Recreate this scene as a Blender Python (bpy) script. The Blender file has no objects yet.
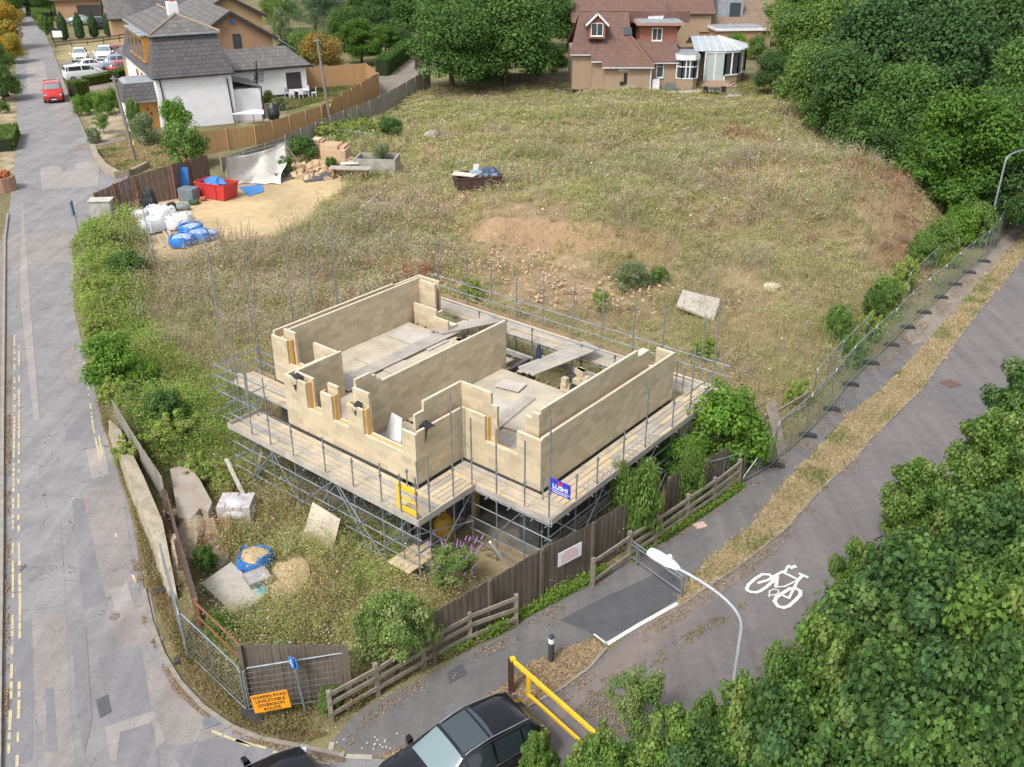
import bpy, math, random
import numpy as np
from mathutils import Vector, Matrix
random.seed(7); RNG = np.random.default_rng(11)
scene = bpy.context.scene
COL = scene.collection
# ------------------------------------------------------------------ camera model (pixel -> ground planning helpers)
F = 946.0; CX = 512.0; CY = 383.5; H = 19.0; PT = math.radians(27.3)
cp, sp = math.cos(PT), math.sin(PT)
def ray(x, y):
    u = (x-CX)/F; v = (y-CY)/F
    return u, cp-v*sp, -sp-v*cp
def G(x, y, z=0.0):
    dx, dy, dz = ray(x, y); k = (z-H)/dz
    return (dx*k, dy*k, z)
def pr(X, Y, Z=0.0):
    d = Y*cp-(Z-H)*sp
    return CX+F*X/d, CY-F*(Y*sp+(Z-H)*cp)/d
def zat(X, Y, py):
    lo, hi = -2.0, 18.0
    for _ in range(40):
        m = (lo+hi)/2
        if pr(X, Y, m)[1] > py: lo = m
        else: hi = m
    return lo
class Fr:                                             # a local frame on the ground
    def __init__(s, ox, oy, ang):
        s.o = (ox, oy); s.a = ang; s.ex = (math.cos(ang), math.sin(ang)); s.ey = (-math.sin(ang), math.cos(ang))
    def W(s, x, y, z=0.0):
        return (s.o[0]+s.ex[0]*x+s.ey[0]*y, s.o[1]+s.ex[1]*x+s.ey[1]*y, z)
    def L(s, X, Y):
        dx, dy = X-s.o[0], Y-s.o[1]
        return dx*s.ex[0]+dy*s.ex[1], dx*s.ey[0]+dy*s.ey[1]
    def atz(s, px, py, z):
        g = G(px, py, z); return s.L(g[0], g[1])
    def aty(s, px, py, y):                            # -> x, z on the plane local y
        d = ray(px, py); k = (y + s.o[0]*s.ey[0]+s.o[1]*s.ey[1])/(d[0]*s.ey[0]+d[1]*s.ey[1])
        P = (d[0]*k, d[1]*k, H+d[2]*k); return s.L(P[0], P[1])[0], P[2]
    def atx(s, px, py, x):                            # -> y, z on the plane local x
        d = ray(px, py); k = (x + s.o[0]*s.ex[0]+s.o[1]*s.ex[1])/(d[0]*s.ex[0]+d[1]*s.ex[1])
        P = (d[0]*k, d[1]*k, H+d[2]*k); return s.L(P[0], P[1])[1], P[2]
def PG(pts, z=0.0): return [G(x, y, z) for x, y in pts]
# ------------------------------------------------------------------ materials
MATS = {}
def _nt(name):
    m = bpy.data.materials.new(name); m.use_nodes = True
    nt = m.node_tree; nt.nodes.clear()
    out = nt.nodes.new('ShaderNodeOutputMaterial'); b = nt.nodes.new('ShaderNodeBsdfPrincipled')
    nt.links.new(b.outputs[0], out.inputs[0])
    return m, nt, b, out
def N(nt, t, **kw):
    n = nt.nodes.new(t)
    for k, v in kw.items():
        if k in n.inputs: n.inputs[k].default_value = v
        else: setattr(n, k, v)
    return n
def mathn(nt, op, a, b=None, clamp=False):
    n = nt.nodes.new('ShaderNodeMath'); n.operation = op; n.use_clamp = clamp
    for i, v in enumerate((a, b)):
        if v is None: continue
        if isinstance(v, (int, float)): n.inputs[i].default_value = v
        else: nt.links.new(v, n.inputs[i])
    return n.outputs[0]
def mixc(nt, f, a, b, bt='MIX'):
    n = nt.nodes.new('ShaderNodeMix'); n.data_type = 'RGBA'; n.blend_type = bt
    ins = (n.inputs[0], n.inputs[6], n.inputs[7])
    for s_, v in zip(ins, (f, a, b)):
        if isinstance(v, (int, float)): s_.default_value = v
        elif isinstance(v, (tuple, list)): s_.default_value = tuple(v)+((1,) if len(v) == 3 else ())
        else: nt.links.new(v, s_)
    return n.outputs[2]
def noise(nt, vec, scale, detail=4, rough=.55, stretch=None):
    n = nt.nodes.new('ShaderNodeTexNoise'); n.inputs['Scale'].default_value = scale
    n.inputs['Detail'].default_value = detail; n.inputs['Roughness'].default_value = rough
    if stretch:
        mp = nt.nodes.new('ShaderNodeMapping'); mp.inputs['Scale'].default_value = stretch
        nt.links.new(vec, mp.inputs[0]); vec = mp.outputs[0]
    nt.links.new(vec, n.inputs['Vector']); return n.outputs[0]
def ramp(nt, v, lo, hi):
    n = nt.nodes.new('ShaderNodeMapRange'); nt.links.new(v, n.inputs[0])
    n.inputs[1].default_value = lo; n.inputs[2].default_value = hi; return n.outputs[0]
def bump(nt, b, h, strength=.3, dist=.02):
    n = nt.nodes.new('ShaderNodeBump'); n.inputs['Strength'].default_value = strength; n.inputs['Distance'].default_value = dist
    nt.links.new(h, n.inputs['Height']); nt.links.new(n.outputs[0], b.inputs['Normal'])
def mat(name, c, c2=None, scale=4, rough=.8, metal=0, bmp=0., fine=40, finev=.12, stretch=None, spec=.4, obj=False, lo=.35, hi=.65):
    if name in MATS: return MATS[name]
    m, nt, b, out = _nt(name)
    if obj: vec = N(nt, 'ShaderNodeTexCoord').outputs['Object']
    else: vec = N(nt, 'ShaderNodeNewGeometry').outputs['Position']
    c2 = c2 or tuple(x*.75 for x in c)
    f1 = ramp(nt, noise(nt, vec, scale, 5, .6, stretch), lo, hi)
    col = mixc(nt, f1, c, c2)
    f2 = noise(nt, vec, fine, 3, .6, stretch)
    g = mathn(nt, 'MULTIPLY_ADD', f2, finev*2.0); g.node.inputs[2].default_value = 1-finev
    col = mixc(nt, 1.0, col, g, 'MULTIPLY')
    nt.links.new(col, b.inputs['Base Color']); b.inputs['Roughness'].default_value = rough
    b.inputs['Metallic'].default_value = metal; b.inputs['Specular IOR Level'].default_value = spec
    if bmp: bump(nt, b, f2, bmp, .02)
    MATS[name] = m; return m
def brickmat(name, c, c2, mortar, bw, bh, ms=.01, rough=.85, bmp=.3, vary=.25, offs=.5, lines=.0):
    """block / brick / tile courses laid out in the object's own space on walls of either direction"""
    if name in MATS: return MATS[name]
    m, nt, b, out = _nt(name)
    tc = N(nt, 'ShaderNodeTexCoord'); sx = N(nt, 'ShaderNodeSeparateXYZ'); nt.links.new(tc.outputs['Object'], sx.inputs[0])
    sn = N(nt, 'ShaderNodeSeparateXYZ'); nt.links.new(tc.outputs['Normal'], sn.inputs[0])
    ax = mathn(nt, 'ABSOLUTE', sn.outputs[0]); ay = mathn(nt, 'ABSOLUTE', sn.outputs[1]); sel = mathn(nt, 'GREATER_THAN', ax, ay)
    mx = nt.nodes.new('ShaderNodeMix'); mx.data_type = 'FLOAT'
    nt.links.new(sel, mx.inputs[0]); nt.links.new(sx.outputs[0], mx.inputs[2]); nt.links.new(sx.outputs[1], mx.inputs[3])
    cb = N(nt, 'ShaderNodeCombineXYZ'); nt.links.new(mx.outputs[0], cb.inputs[0]); nt.links.new(sx.outputs[2], cb.inputs[1])
    br = N(nt, 'ShaderNodeTexBrick'); br.offset = offs
    nt.links.new(cb.outputs[0], br.inputs['Vector'])
    br.inputs['Scale'].default_value = 1; br.inputs['Brick Width'].default_value = bw; br.inputs['Row Height'].default_value = bh
    br.inputs['Mortar Size'].default_value = ms; br.inputs['Mortar Smooth'].default_value = .2; br.inputs['Bias'].default_value = 0
    br.inputs['Color1'].default_value = c+(1,); br.inputs['Color2'].default_value = c2+(1,); br.inputs['Mortar'].default_value = mortar+(1,)
    f = noise(nt, tc.outputs['Object'], 1.3, 5, .6); f2 = noise(nt, tc.outputs['Object'], 25, 3, .6)
    g = mathn(nt, 'MULTIPLY_ADD', mathn(nt, 'ADD', f, f2), vary); g.node.inputs[2].default_value = 1-vary
    col = mixc(nt, 1.0, br.outputs[0], g, 'MULTIPLY')
    nt.links.new(col, b.inputs['Base Color']); b.inputs['Roughness'].default_value = rough
    if bmp:
        hh = mathn(nt, 'SUBTRACT', mathn(nt, 'MULTIPLY', f2, .4), br.outputs[1]); bump(nt, b, hh, bmp, .015)
    MATS[name] = m; return m
def leafmat(name, trans=.35, rough=.6, hv=.0, tint=(1, 1, 1)):
    if name in MATS: return MATS[name]
    m, nt, b, out = _nt(name)
    at = N(nt, 'ShaderNodeAttribute'); at.attribute_name = 'Col'
    col = mixc(nt, 1.0, at.outputs[0], tint, 'MULTIPLY')
    nt.links.new(col, b.inputs['Base Color']); b.inputs['Roughness'].default_value = rough; b.inputs['Specular IOR Level'].default_value = .25
    tr = N(nt, 'ShaderNodeBsdfTranslucent'); nt.links.new(col, tr.inputs[0])
    ms = N(nt, 'ShaderNodeMixShader'); ms.inputs[0].default_value = trans
    nt.links.new(b.outputs[0], ms.inputs[1]); nt.links.new(tr.outputs[0], ms.inputs[2]); nt.links.new(ms.outputs[0], out.inputs[0])
    MATS[name] = m; return m
def glassmat(name, c, rough=.08, metal=0., spec=.8):
    if name in MATS: return MATS[name]
    m, nt, b, out = _nt(name)
    b.inputs['Base Color'].default_value = c+(1,); b.inputs['Roughness'].default_value = rough
    b.inputs['Metallic'].default_value = metal; b.inputs['Specular IOR Level'].default_value = spec
    MATS[name] = m; return m
# ------------------------------------------------------------------ mesh builder
class MB:
    def __init__(s): s.v = []; s.f = []
    def add(s, vs, fs):
        n = len(s.v); s.v += [tuple(p) for p in vs]; s.f += [tuple(i+n for i in f) for f in fs]; return s
    def hexa(s, p):                                   # 8 points: bottom ring 0-3, top ring 4-7
        return s.add(p, [(3, 2, 1, 0), (4, 5, 6, 7), (0, 1, 5, 4), (1, 2, 6, 5), (2, 3, 7, 6), (3, 0, 4, 7)])
    def aa(s, x0, x1, y0, y1, z0, z1):
        return s.hexa([(x0, y0, z0), (x1, y0, z0), (x1, y1, z0), (x0, y1, z0), (x0, y0, z1), (x1, y0, z1), (x1, y1, z1), (x0, y1, z1)])
    def box(s, c, d, rz=0, tilt=None):
        x, y, z = d[0]/2, d[1]/2, d[2]/2
        M = Matrix.Rotation(rz, 3, 'Z')
        if tilt: M = M @ Matrix.Rotation(tilt[0], 3, 'X') @ Matrix.Rotation(tilt[1], 3, 'Y')
        P = [(-x, -y, -z), (x, -y, -z), (x, y, -z), (-x, y, -z), (-x, -y, z), (x, -y, z), (x, y, z), (-x, y, z)]
        return s.hexa([tuple(Vector(c)+M @ Vector(p)) for p in P])
    def beam(s, p0, p1, w, h):
        p0, p1 = Vector(p0), Vector(p1); d = (p1-p0).normalized()
        up = Vector((0, 0, 1)) if abs(d.z) < .95 else Vector((1, 0, 0))
        r = d.cross(up).normalized()*(w/2); u = r.cross(d).normalized()*(h/2)
        return s.hexa([p0-r-u, p0+r-u, p1+r-u, p1-r-u, p0-r+u, p0+r+u, p1+r+u, p1-r+u])
    def tube(s, p0, p1, r, n=6, r2=None, cap=True):
        p0, p1 = Vector(p0), Vector(p1); d = (p1-p0).normalized(); r2 = r if r2 is None else r2
        up = Vector((0, 0, 1)) if abs(d.z) < .95 else Vector((1, 0, 0))
        a = d.cross(up).normalized(); b = a.cross(d)
        vs = []
        for P, R in ((p0, r), (p1, r2)):
            for i in range(n):
                t = 2*math.pi*i/n; vs.append(P+a*(R*math.cos(t))+b*(R*math.sin(t)))
        fs = [(i, (i+1) % n, n+(i+1) % n, n+i) for i in range(n)]
        if cap: fs += [tuple(range(n-1, -1, -1)), tuple(range(n, 2*n))]
        return s.add(vs, fs)
    def path(s, pts, r, n=6):
        pts = [Vector(p) for p in pts]; m = len(pts); rr = r if isinstance(r, (list, tuple)) else [r]*m
        vs = []; ref = Vector((.37, .21, .9)).normalized()
        for i, P in enumerate(pts):
            d = (pts[min(i+1, m-1)]-pts[max(i-1, 0)]).normalized()
            if abs(d.dot(ref)) > .97: ref = Vector((.9, .3, .1)).normalized()
            a = d.cross(ref).normalized(); b = a.cross(d)
            for k in range(n):
                t = 2*math.pi*k/n; vs.append(P+a*(rr[i]*math.cos(t))+b*(rr[i]*math.sin(t)))
        fs = []
        for i in range(m-1):
            for k in range(n): fs.append((i*n+k, i*n+(k+1) % n, (i+1)*n+(k+1) % n, (i+1)*n+k))
        fs += [tuple(range(n-1, -1, -1)), tuple(range((m-1)*n, m*n))]
        return s.add(vs, fs)
    def prism(s, poly, z0, z1):                       # horizontal polygon with thickness
        n = len(poly); vs = [(p[0], p[1], z0) for p in poly]+[(p[0], p[1], z1) for p in poly]
        return s.add(vs, [tuple(range(n-1, -1, -1)), tuple(range(n, 2*n))]+[(i, (i+1) % n, n+(i+1) % n, n+i) for i in range(n)])
    def slab(s, poly3, t):                            # 3D polygon thickened along its normal
        P = [Vector(p) for p in poly3]; nn = (P[1]-P[0]).cross(P[2]-P[0]).normalized()
        n = len(P); vs = P+[p+nn*t for p in P]
        return s.add(vs, [tuple(range(n-1, -1, -1)), tuple(range(n, 2*n))]+[(i, (i+1) % n, n+(i+1) % n, n+i) for i in range(n)])
    def face(s, pts): return s.add(pts, [tuple(range(len(pts)))])
    def blob(s, c, r, nz=.15, seed=0, sub=2, flat=None):
        import bmesh
        bm = bmesh.new(); bmesh.ops.create_icosphere(bm, subdivisions=sub, radius=1)
        rnd = random.Random(seed); ph = [rnd.uniform(0, 6) for _ in range(6)]
        vs = []
        for v in bm.verts:
            p = v.co; k = 1+nz*(math.sin(3*p.x+ph[0])+math.sin(4*p.y+ph[1])+math.sin(5*p.z+ph[2])+math.sin(7*p.x+6*p.y+ph[3]))*.5
            q = Vector((p.x*r[0]*k, p.y*r[1]*k, p.z*r[2]*k))
            if flat is not None: q.z = max(q.z, flat)
            vs.append(Vector(c)+q)
        fs = [tuple(v.index for v in f.verts) for f in bm.faces]; bm.free()
        return s.add(vs, fs)
    def lathe(s, c, prof, n=16):                      # prof: (r, z)
        vs = []
        for r, z in prof:
            for i in range(n):
                t = 2*math.pi*i/n; vs.append((c[0]+r*math.cos(t), c[1]+r*math.sin(t), c[2]+z))
        m = len(prof); fs = []
        for j in range(m-1):
            for i in range(n): fs.append((j*n+i, j*n+(i+1) % n, (j+1)*n+(i+1) % n, (j+1)*n+i))
        fs += [tuple(range(n-1, -1, -1)), tuple(range((m-1)*n, m*n))]
        return s.add(vs, fs)
def obj(name, mb, m, parent=None, world=False, smooth=False, kind=None, label=None, bevel=0):
    me = bpy.data.meshes.new(name)
    v = mb.v
    if world and parent is not None:
        L = parent.location
        if parent.rotation_euler.z:
            c, s_ = math.cos(-parent.rotation_euler.z), math.sin(-parent.rotation_euler.z)
            v = [((p[0]-L.x)*c-(p[1]-L.y)*s_, (p[0]-L.x)*s_+(p[1]-L.y)*c, p[2]-L.z) for p in v]
        else: v = [(p[0]-L.x, p[1]-L.y, p[2]-L.z) for p in v]
    me.from_pydata([tuple(p) for p in v], [], mb.f); me.validate(); me.update()
    import bmesh
    bm = bmesh.new(); bm.from_mesh(me); bmesh.ops.recalc_face_normals(bm, faces=bm.faces); bm.to_mesh(me); bm.free()
    if smooth:
        me.polygons.foreach_set('use_smooth', [True]*len(me.polygons))
        if hasattr(me, 'set_sharp_from_angle'): me.set_sharp_from_angle(angle=math.radians(35))
    if m: me.materials.append(m)
    o = bpy.data.objects.new(name, me); COL.objects.link(o)
    if parent is not None: o.parent = parent
    if kind: o['kind'] = kind
    if label: o['label'] = label
    if bevel:
        b = o.modifiers.new('bevel', 'BEVEL'); b.width = bevel; b.segments = 2; b.limit_method = 'ANGLE'
    return o
def T(name, label, cat, loc=(0, 0, 0), rz=0, group=None):
    o = bpy.data.objects.new(name, None); COL.objects.link(o); o.location = loc; o.rotation_euler = (0, 0, rz)
    o.empty_display_size = .2
    o['label'] = label; o['category'] = cat
    if group: o['group'] = group
    return o
def S(name, mb, m, label, cat, group=None, **kw):     # a thing that is one mesh: origin moved to its base
    xs = [p[0] for p in mb.v]; ys = [p[1] for p in mb.v]; zs = [p[2] for p in mb.v]
    c = Vector(((min(xs)+max(xs))/2, (min(ys)+max(ys))/2, min(zs)))
    mb.v = [(p[0]-c.x, p[1]-c.y, p[2]-c.z) for p in mb.v]
    o = obj(name, mb, m, None, **kw); o.location = c
    o['label'] = label; o['category'] = cat
    if group: o['group'] = group
    return o
def dup(root, loc=None, rz=None, label=None, group=None, scale=None):
    r = root.copy(); COL.objects.link(r)
    if loc is not None: r.location = loc
    if rz is not None: r.rotation_euler = (0, 0, rz)
    if scale is not None: r.scale = scale if isinstance(scale, tuple) else (scale,)*3
    if label: r['label'] = label
    if group: r['group'] = group
    for ch in list(root.children):
        c = ch.copy(); COL.objects.link(c); c.parent = r
        for g in ch.children:
            d = g.copy(); COL.objects.link(d); d.parent = c
    return r
def struct(name, mb, m, kind='structure', **kw):
    o = obj(name, mb, m, None, **kw); o['kind'] = kind; return o
def text_mb(body, size, M, align='CENTER', depth=.004):
    cu = bpy.data.curves.new('txt', 'FONT'); cu.body = body; cu.size = size; cu.align_x = align; cu.align_y = 'CENTER'
    cu.extrude = depth; cu.offset = size*.012
    o = bpy.data.objects.new('txt', cu); COL.objects.link(o)
    dg = bpy.context.evaluated_depsgraph_get(); me = bpy.data.meshes.new_from_object(o.evaluated_get(dg))
    mb = MB(); mb.add([tuple(M @ v.co) for v in me.vertices], [tuple(p.vertices) for p in me.polygons])
    bpy.data.objects.remove(o); bpy.data.curves.remove(cu); bpy.data.meshes.remove(me)
    return mb
# ------------------------------------------------------------------ leaves and blades (numpy)
def vnoise(x, y, sc, seed):
    r = np.random.default_rng(seed); tb = r.random((128, 128))
    X = x/sc+500.0; Y = y/sc+500.0; xi = np.floor(X).astype(int); yi = np.floor(Y).astype(int); fx = X-xi; fy = Y-yi
    fx = fx*fx*(3-2*fx); fy = fy*fy*(3-2*fy); g = lambda a, b: tb[a % 128, b % 128]
    return (g(xi, yi)*(1-fx)+g(xi+1, yi)*fx)*(1-fy)+(g(xi, yi+1)*(1-fx)+g(xi+1, yi+1)*fx)*fy
def fastmesh(name, V, k, C, m):
    """V (n*k,3) verts, each k verts one face; C (n,3) colour per face"""
    n = len(V)//k; me = bpy.data.meshes.new(name)
    me.vertices.add(n*k); me.vertices.foreach_set('co', V.astype(np.float32).ravel())
    me.loops.add(n*k); me.loops.foreach_set('vertex_index', np.arange(n*k, dtype=np.int32))
    me.polygons.add(n); me.polygons.foreach_set('loop_start', np.arange(0, n*k, k, dtype=np.int32))
    me.polygons.foreach_set('loop_total', np.full(n, k, dtype=np.int32))
    me.update(calc_edges=True)
    a = me.color_attributes.new('Col', 'FLOAT_COLOR', 'POINT')
    cc = np.ones((n, k, 4), dtype=np.float32); cc[:, :, :3] = C[:, None, :]
    a.data.foreach_set('color', cc.ravel()); me.materials.append(m)
    return me
def nrm(a): return a/np.maximum(np.linalg.norm(a, axis=1, keepdims=True), 1e-6)
LEAF4 = np.array([(0, -.5), (.34, 0), (0, .5), (-.34, 0)])
LEAF6 = np.array([(0, -.5), (.3, -.2), (.3, .15), (0, .55), (-.3, .15), (-.3, -.2)])
MAPLE = np.array([(0, -.40), (.30, -.44), (.36, -.16), (.56, .04), (.36, .22), (.18, .30), (.0, .60), (-.18, .30), (-.36, .22), (-.56, .04), (-.36, -.16), (-.30, -.44)])
def leafV(P, Nn, size, tmpl, rng, fold=.0):
    n = len(P); r = nrm(rng.normal(size=(n, 3))); t = nrm(np.cross(Nn, r)); b = np.cross(Nn, t)
    sz = size[:, None, None]; k = len(tmpl)
    V = P[:, None, :]+sz*(tmpl[None, :, 0, None]*t[:, None, :]+tmpl[None, :, 1, None]*b[:, None, :])
    if fold: V = V-(sz*np.abs(tmpl[None, :, 0, None])*fold)*Nn[:, None, :]
    return V.reshape(-1, 3)
PAL = {  # base colours of foliage (linear)
 'oak': [(.062, .130, .026), (.085, .165, .033), (.105, .19, .042)],
 'dark': [(.045, .100, .030), (.062, .128, .036), (.078, .145, .045)],
 'light': [(.13, .22, .042), (.17, .26, .055), (.11, .19, .046)],
 'bright': [(.13, .26, .028), (.17, .31, .038), (.10, .21, .03)],
 'yellow': [(.46, .31, .035), (.36, .31, .05), (.18, .24, .035), (.52, .28, .045)],
 'orange': [(.38, .23, .06), (.32, .24, .06), (.24, .24, .06)],
 'willow': [(.10, .17, .09), (.13, .20, .10), (.09, .15, .075)],
 'syca': [(.065, .14, .022), (.085, .17, .028), (.11, .20, .04), (.055, .115, .022)],
 'hedge': [(.09, .16, .03), (.13, .21, .04), (.17, .22, .05)],
 'grey': [(.16, .18, .12), (.10, .15, .07), (.2, .2, .15)],
}
def crown_mesh(name, seed, R, zc, nb, nl, size, pal, tmpl=LEAF4, br=(.26, .42), flat=.25, fold=.15, shell=(.45, .97), upb=.75, low=.7):
    rng = np.random.default_rng(seed); R = np.array(R, float)
    d = nrm(rng.normal(size=(nb, 3))); d[:, 2] = np.where(d[:, 2] < -low, -d[:, 2], d[:, 2])
    bp = d*R*rng.uniform(shell[0], shell[1], (nb, 1)); rb = R.min()*rng.uniform(br[0], br[1], nb)
    sq = rng.uniform(.65, 1.45, (nb, 3)); w = rb**2; w /= w.sum(); idx = rng.choice(nb, nl, p=w)
    u = nrm(rng.normal(size=(nl, 3))); rad = rb[idx]*(.45+.75*rng.random(nl)**.75)
    sc = np.stack([np.ones(nl)*1.15, np.ones(nl)*1.15, np.ones(nl)*.8], 1)
    P = bp[idx]+u*rad[:, None]*sc*sq[idx]; P[:, 2] += zc
    P[:, 2] = np.maximum(P[:, 2], .05+.2*rng.random(nl))
    Nn = nrm(u*.8+np.array([0, 0, upb])+rng.normal(size=(nl, 3))*.45)
    pal = np.array(PAL[pal] if isinstance(pal, str) else pal); bc = pal[rng.integers(0, len(pal), nb)]
    c = bc[idx]*.6+pal[rng.integers(0, len(pal), nl)]*.4; c = c*rng.uniform(.68, 1.35, (nl, 1))
    s_ = size*rng.uniform(.5, 1.4, nl)
    return fastmesh(name, leafV(P, Nn, s_, tmpl, rng, fold), len(tmpl), c, leafmat('leaf_green')), bp
def trunk_mb(h, r, bp, zc, seed, n=5):
    rnd = random.Random(seed); mb = MB()
    top = (rnd.uniform(-.2, .2), rnd.uniform(-.2, .2), max(zc, h*.5))
    mb.path([(0, 0, -.2), (0, 0, .15), (top[0]*.4, top[1]*.4, top[2]*.5), top], [r*1.4, r, r*.8, r*.5], 8)
    for i in range(min(n, len(bp))):
        q = bp[i]; a = (top[0]*.5, top[1]*.5, top[2]*(.45+.1*(i % 4)))
        e = (q[0]*.9, q[1]*.9, max(.4, q[2]*.9+zc)); mid = ((a[0]+e[0])/2, (a[1]+e[1])/2, (a[2]+e[2])/2-.1*abs(e[2]-a[2]))
        mb.path([a, mid, e], [r*.45, r*.3, r*.08], 6)
    return mb
TREEP = {}
def tree_proto(kind, var, R, zc, nb, nl, size, pal, tr, **kw):
    """crown mesh data + trunk mesh data, kept for reuse"""
    me, bp = crown_mesh('crown', hash_(kind)+var, R, zc, nb, nl, size, pal, **kw)
    tb = trunk_mb(zc+R[2], tr, bp, zc, var)
    tm = bpy.data.meshes.new('trunk'); tm.from_pydata([tuple(p) for p in tb.v], [], tb.f); tm.update()
    tm.materials.append(mat('bark', (.12, .09, .06), (.07, .055, .04), 6, .9, bmp=.4, stretch=(1, 1, .2)))
    TREEP[(kind, var)] = (me, tm, R, zc)
def hash_(s): return sum(ord(c)*(i+3) for i, c in enumerate(s))
def tree(kind, var, loc, rxy, rz_, name, label, cat, group=None, rot=None):
    """place a tree so that its crown has radius rxy and vertical scale rz_"""
    me, tm, R, zc = TREEP[(kind, var)]
    t = T(name, label, cat, loc, rot if rot is not None else random.uniform(0, 6.28), group)
    for nm, d in (('crown', me), ('trunk', tm)):
        if nm == 'trunk' and tm is None: continue
        o = bpy.data.objects.new(nm, d); COL.objects.link(o); o.parent = t
    t.scale = (rxy/R[0], rxy/R[0], rz_)
    return t
def tree_px(kind, var, cx, cy, rpx, zc, name, label, cat='tree', group=None, asp=1.0):
    me, tm, R, z0 = TREEP[(kind, var)]
    g = G(cx, cy, zc); d = g[1]*cp-(zc-H)*sp; r = rpx*d/F
    return tree(kind, var, (g[0], g[1], 0), r, zc/z0, name, label, cat, group)
# ------------------------------------------------------------------ world, sun, camera
w = bpy.data.worlds.new('World'); scene.world = w; w.use_nodes = True
nt = w.node_tree; bg = nt.nodes['Background']
sky = nt.nodes.new('ShaderNodeTexSky'); sky.sky_type = 'NISHITA'; sky.sun_disc = False
SUN_EL, SUN_AZ = math.radians(52), math.radians(215)        # azimuth clockwise from +Y: the sun is behind the camera, to the left
sky.sun_elevation = SUN_EL; sky.sun_rotation = SUN_AZ; sky.dust_density = 3; sky.ozone_density = 1; sky.air_density = 1
hs = nt.nodes.new('ShaderNodeHueSaturation'); hs.inputs['Saturation'].default_value = .32
nt.links.new(sky.outputs[0], hs.inputs['Color']); nt.links.new(hs.outputs[0], bg.inputs[0]); bg.inputs[1].default_value = .14
sl = bpy.data.lights.new('sun', 'SUN'); sl.energy = 1.5; sl.angle = math.radians(13); sl.color = (1, .965, .93)
so = bpy.data.objects.new('sun', sl); COL.objects.link(so)
sd = Vector((math.sin(SUN_AZ)*math.cos(SUN_EL), math.cos(SUN_AZ)*math.cos(SUN_EL), math.sin(SUN_EL)))
so.rotation_euler = sd.to_track_quat('Z', 'Y').to_euler()
cam = bpy.data.cameras.new('camera'); co = bpy.data.objects.new('camera', cam); COL.objects.link(co)
cam.sensor_width = 36; cam.lens = 36*F/1024; cam.clip_end = 3000; cam.clip_start = .5
co.location = (0, 0, H); co.rotation_euler = (math.pi/2-PT, 0, 0); scene.camera = co
scene.view_settings.view_transform = 'Standard'; scene.view_settings.look = 'None'
scene.view_settings.exposure = .88; scene.view_settings.gamma = 1
scene.render.engine = 'CYCLES'
# ------------------------------------------------------------------ regions, in plan, read off the photograph once
def inpoly(px, py, poly):
    px = np.asarray(px); py = np.asarray(py); ins = np.zeros(px.shape, bool); n = len(poly); j = n-1
    for i in range(n):
        xi, yi = poly[i]; xj, yj = poly[j]
        c = ((yi > py) != (yj > py)) & (px < (xj-xi)*(py-yi)/((yj-yi) or 1e-9)+xi); ins ^= c; j = i
    return ins
def W2(poly): return [G(x, y)[:2] for x, y in poly]
SITE = W2([(95,215),(150,215),(230,190),(300,165),(350,120),(430,88),(500,82),(560,78),(600,95),(745,95),(800,108),(870,152),(905,178),(945,240),(960,262),(905,312),(850,372),(800,425),(768,462),(735,485),(660,525),(600,568),(520,612),(440,655),(360,698),(255,704),(215,662),(192,622),(172,560),(160,500),(135,450),(115,400),(95,350),(75,290),(75,240)])
YARD = W2([(150,205),(190,183),(238,180),(300,166),(340,172),(345,188),(318,205),(300,228),(262,240),(225,240),(205,248),(178,262),(155,262),(146,235),(140,215)])
FIELD = W2([(300,165),(350,120),(430,88),(500,82),(560,78),(600,95),(745,95),(800,108),(870,152),(905,178),(945,240),(905,312),(850,372),(768,462),(720,395),(440,275),(330,240),(320,200)])
BO = G(417.5, 482.5, 2.6); BA = -math.radians(39.2)
BF = Fr(BO[0], BO[1], BA)                              # building frame: local x along the road front (s), local y away (t)
def smooth(x, a, b):
    t = np.clip((x-a)/(b-a), 0, 1); return t*t*(3-2*t)
FENCE_R = [G(x, y)[:2] for x, y in [(735,490),(772,466),(805,436),(829,410),(848,385),(889,345.5),(922,313),(953,285),(985,258),(1010,225),(1060,180)]]
def dist_line(X, Y, L):
    best = np.full(X.shape, 1e9)
    for (ax, ay), (bx, by) in zip(L, L[1:]):
        dx, dy = bx-ax, by-ay; t = np.clip(((X-ax)*dx+(Y-ay)*dy)/(dx*dx+dy*dy), 0, 1)
        best = np.minimum(best, np.hypot(X-ax-t*dx, Y-ay-t*dy))
    return best
def hterr(X, Y):
    X = np.asarray(X, float); Y = np.asarray(Y, float)
    ins = inpoly(X, Y, FIELD)
    d = dist_line(X, Y, FENCE_R); side = ((X-FENCE_R[1][0])*(FENCE_R[8][1]-FENCE_R[1][1])-(Y-FENCE_R[1][1])*(FENCE_R[8][0]-FENCE_R[1][0])) < 0
    a = 2.7*np.exp(-(((X-21)/9)**2+((Y-60)/11)**2))*smooth(d, 1.2, 5.5)
    b = .8*smooth(Y, 50, 64)*(1-smooth(Y, 88, 100))*smooth(X, -10, 2)*smooth(d, 1.5, 6)*(1-smooth(X, 22, 29))
    c = 1.3*(vnoise(X, Y, 6.5, 4)-.5)+.7*(vnoise(X, Y, 3.1, 5)-.5)+.2*(vnoise(X, Y, 1.1, 6)-.5)
    ln = (Y-(55.6-.52*(X+2)))/1.13; e = .95*smooth(ln, 0, 1.8)*(1-smooth(ln, 6, 14))*smooth(X, -5, -1)*(1-smooth(X, 8, 12))
    c = c*(1-smooth(-X, 3, 7)*smooth(Y, 56, 62)*(1-smooth(Y, 84, 92)))
    return np.where(ins & side, a+b+e+c*smooth(d, 1, 4)*smooth(Y, 42, 50), 0.0)
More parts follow.
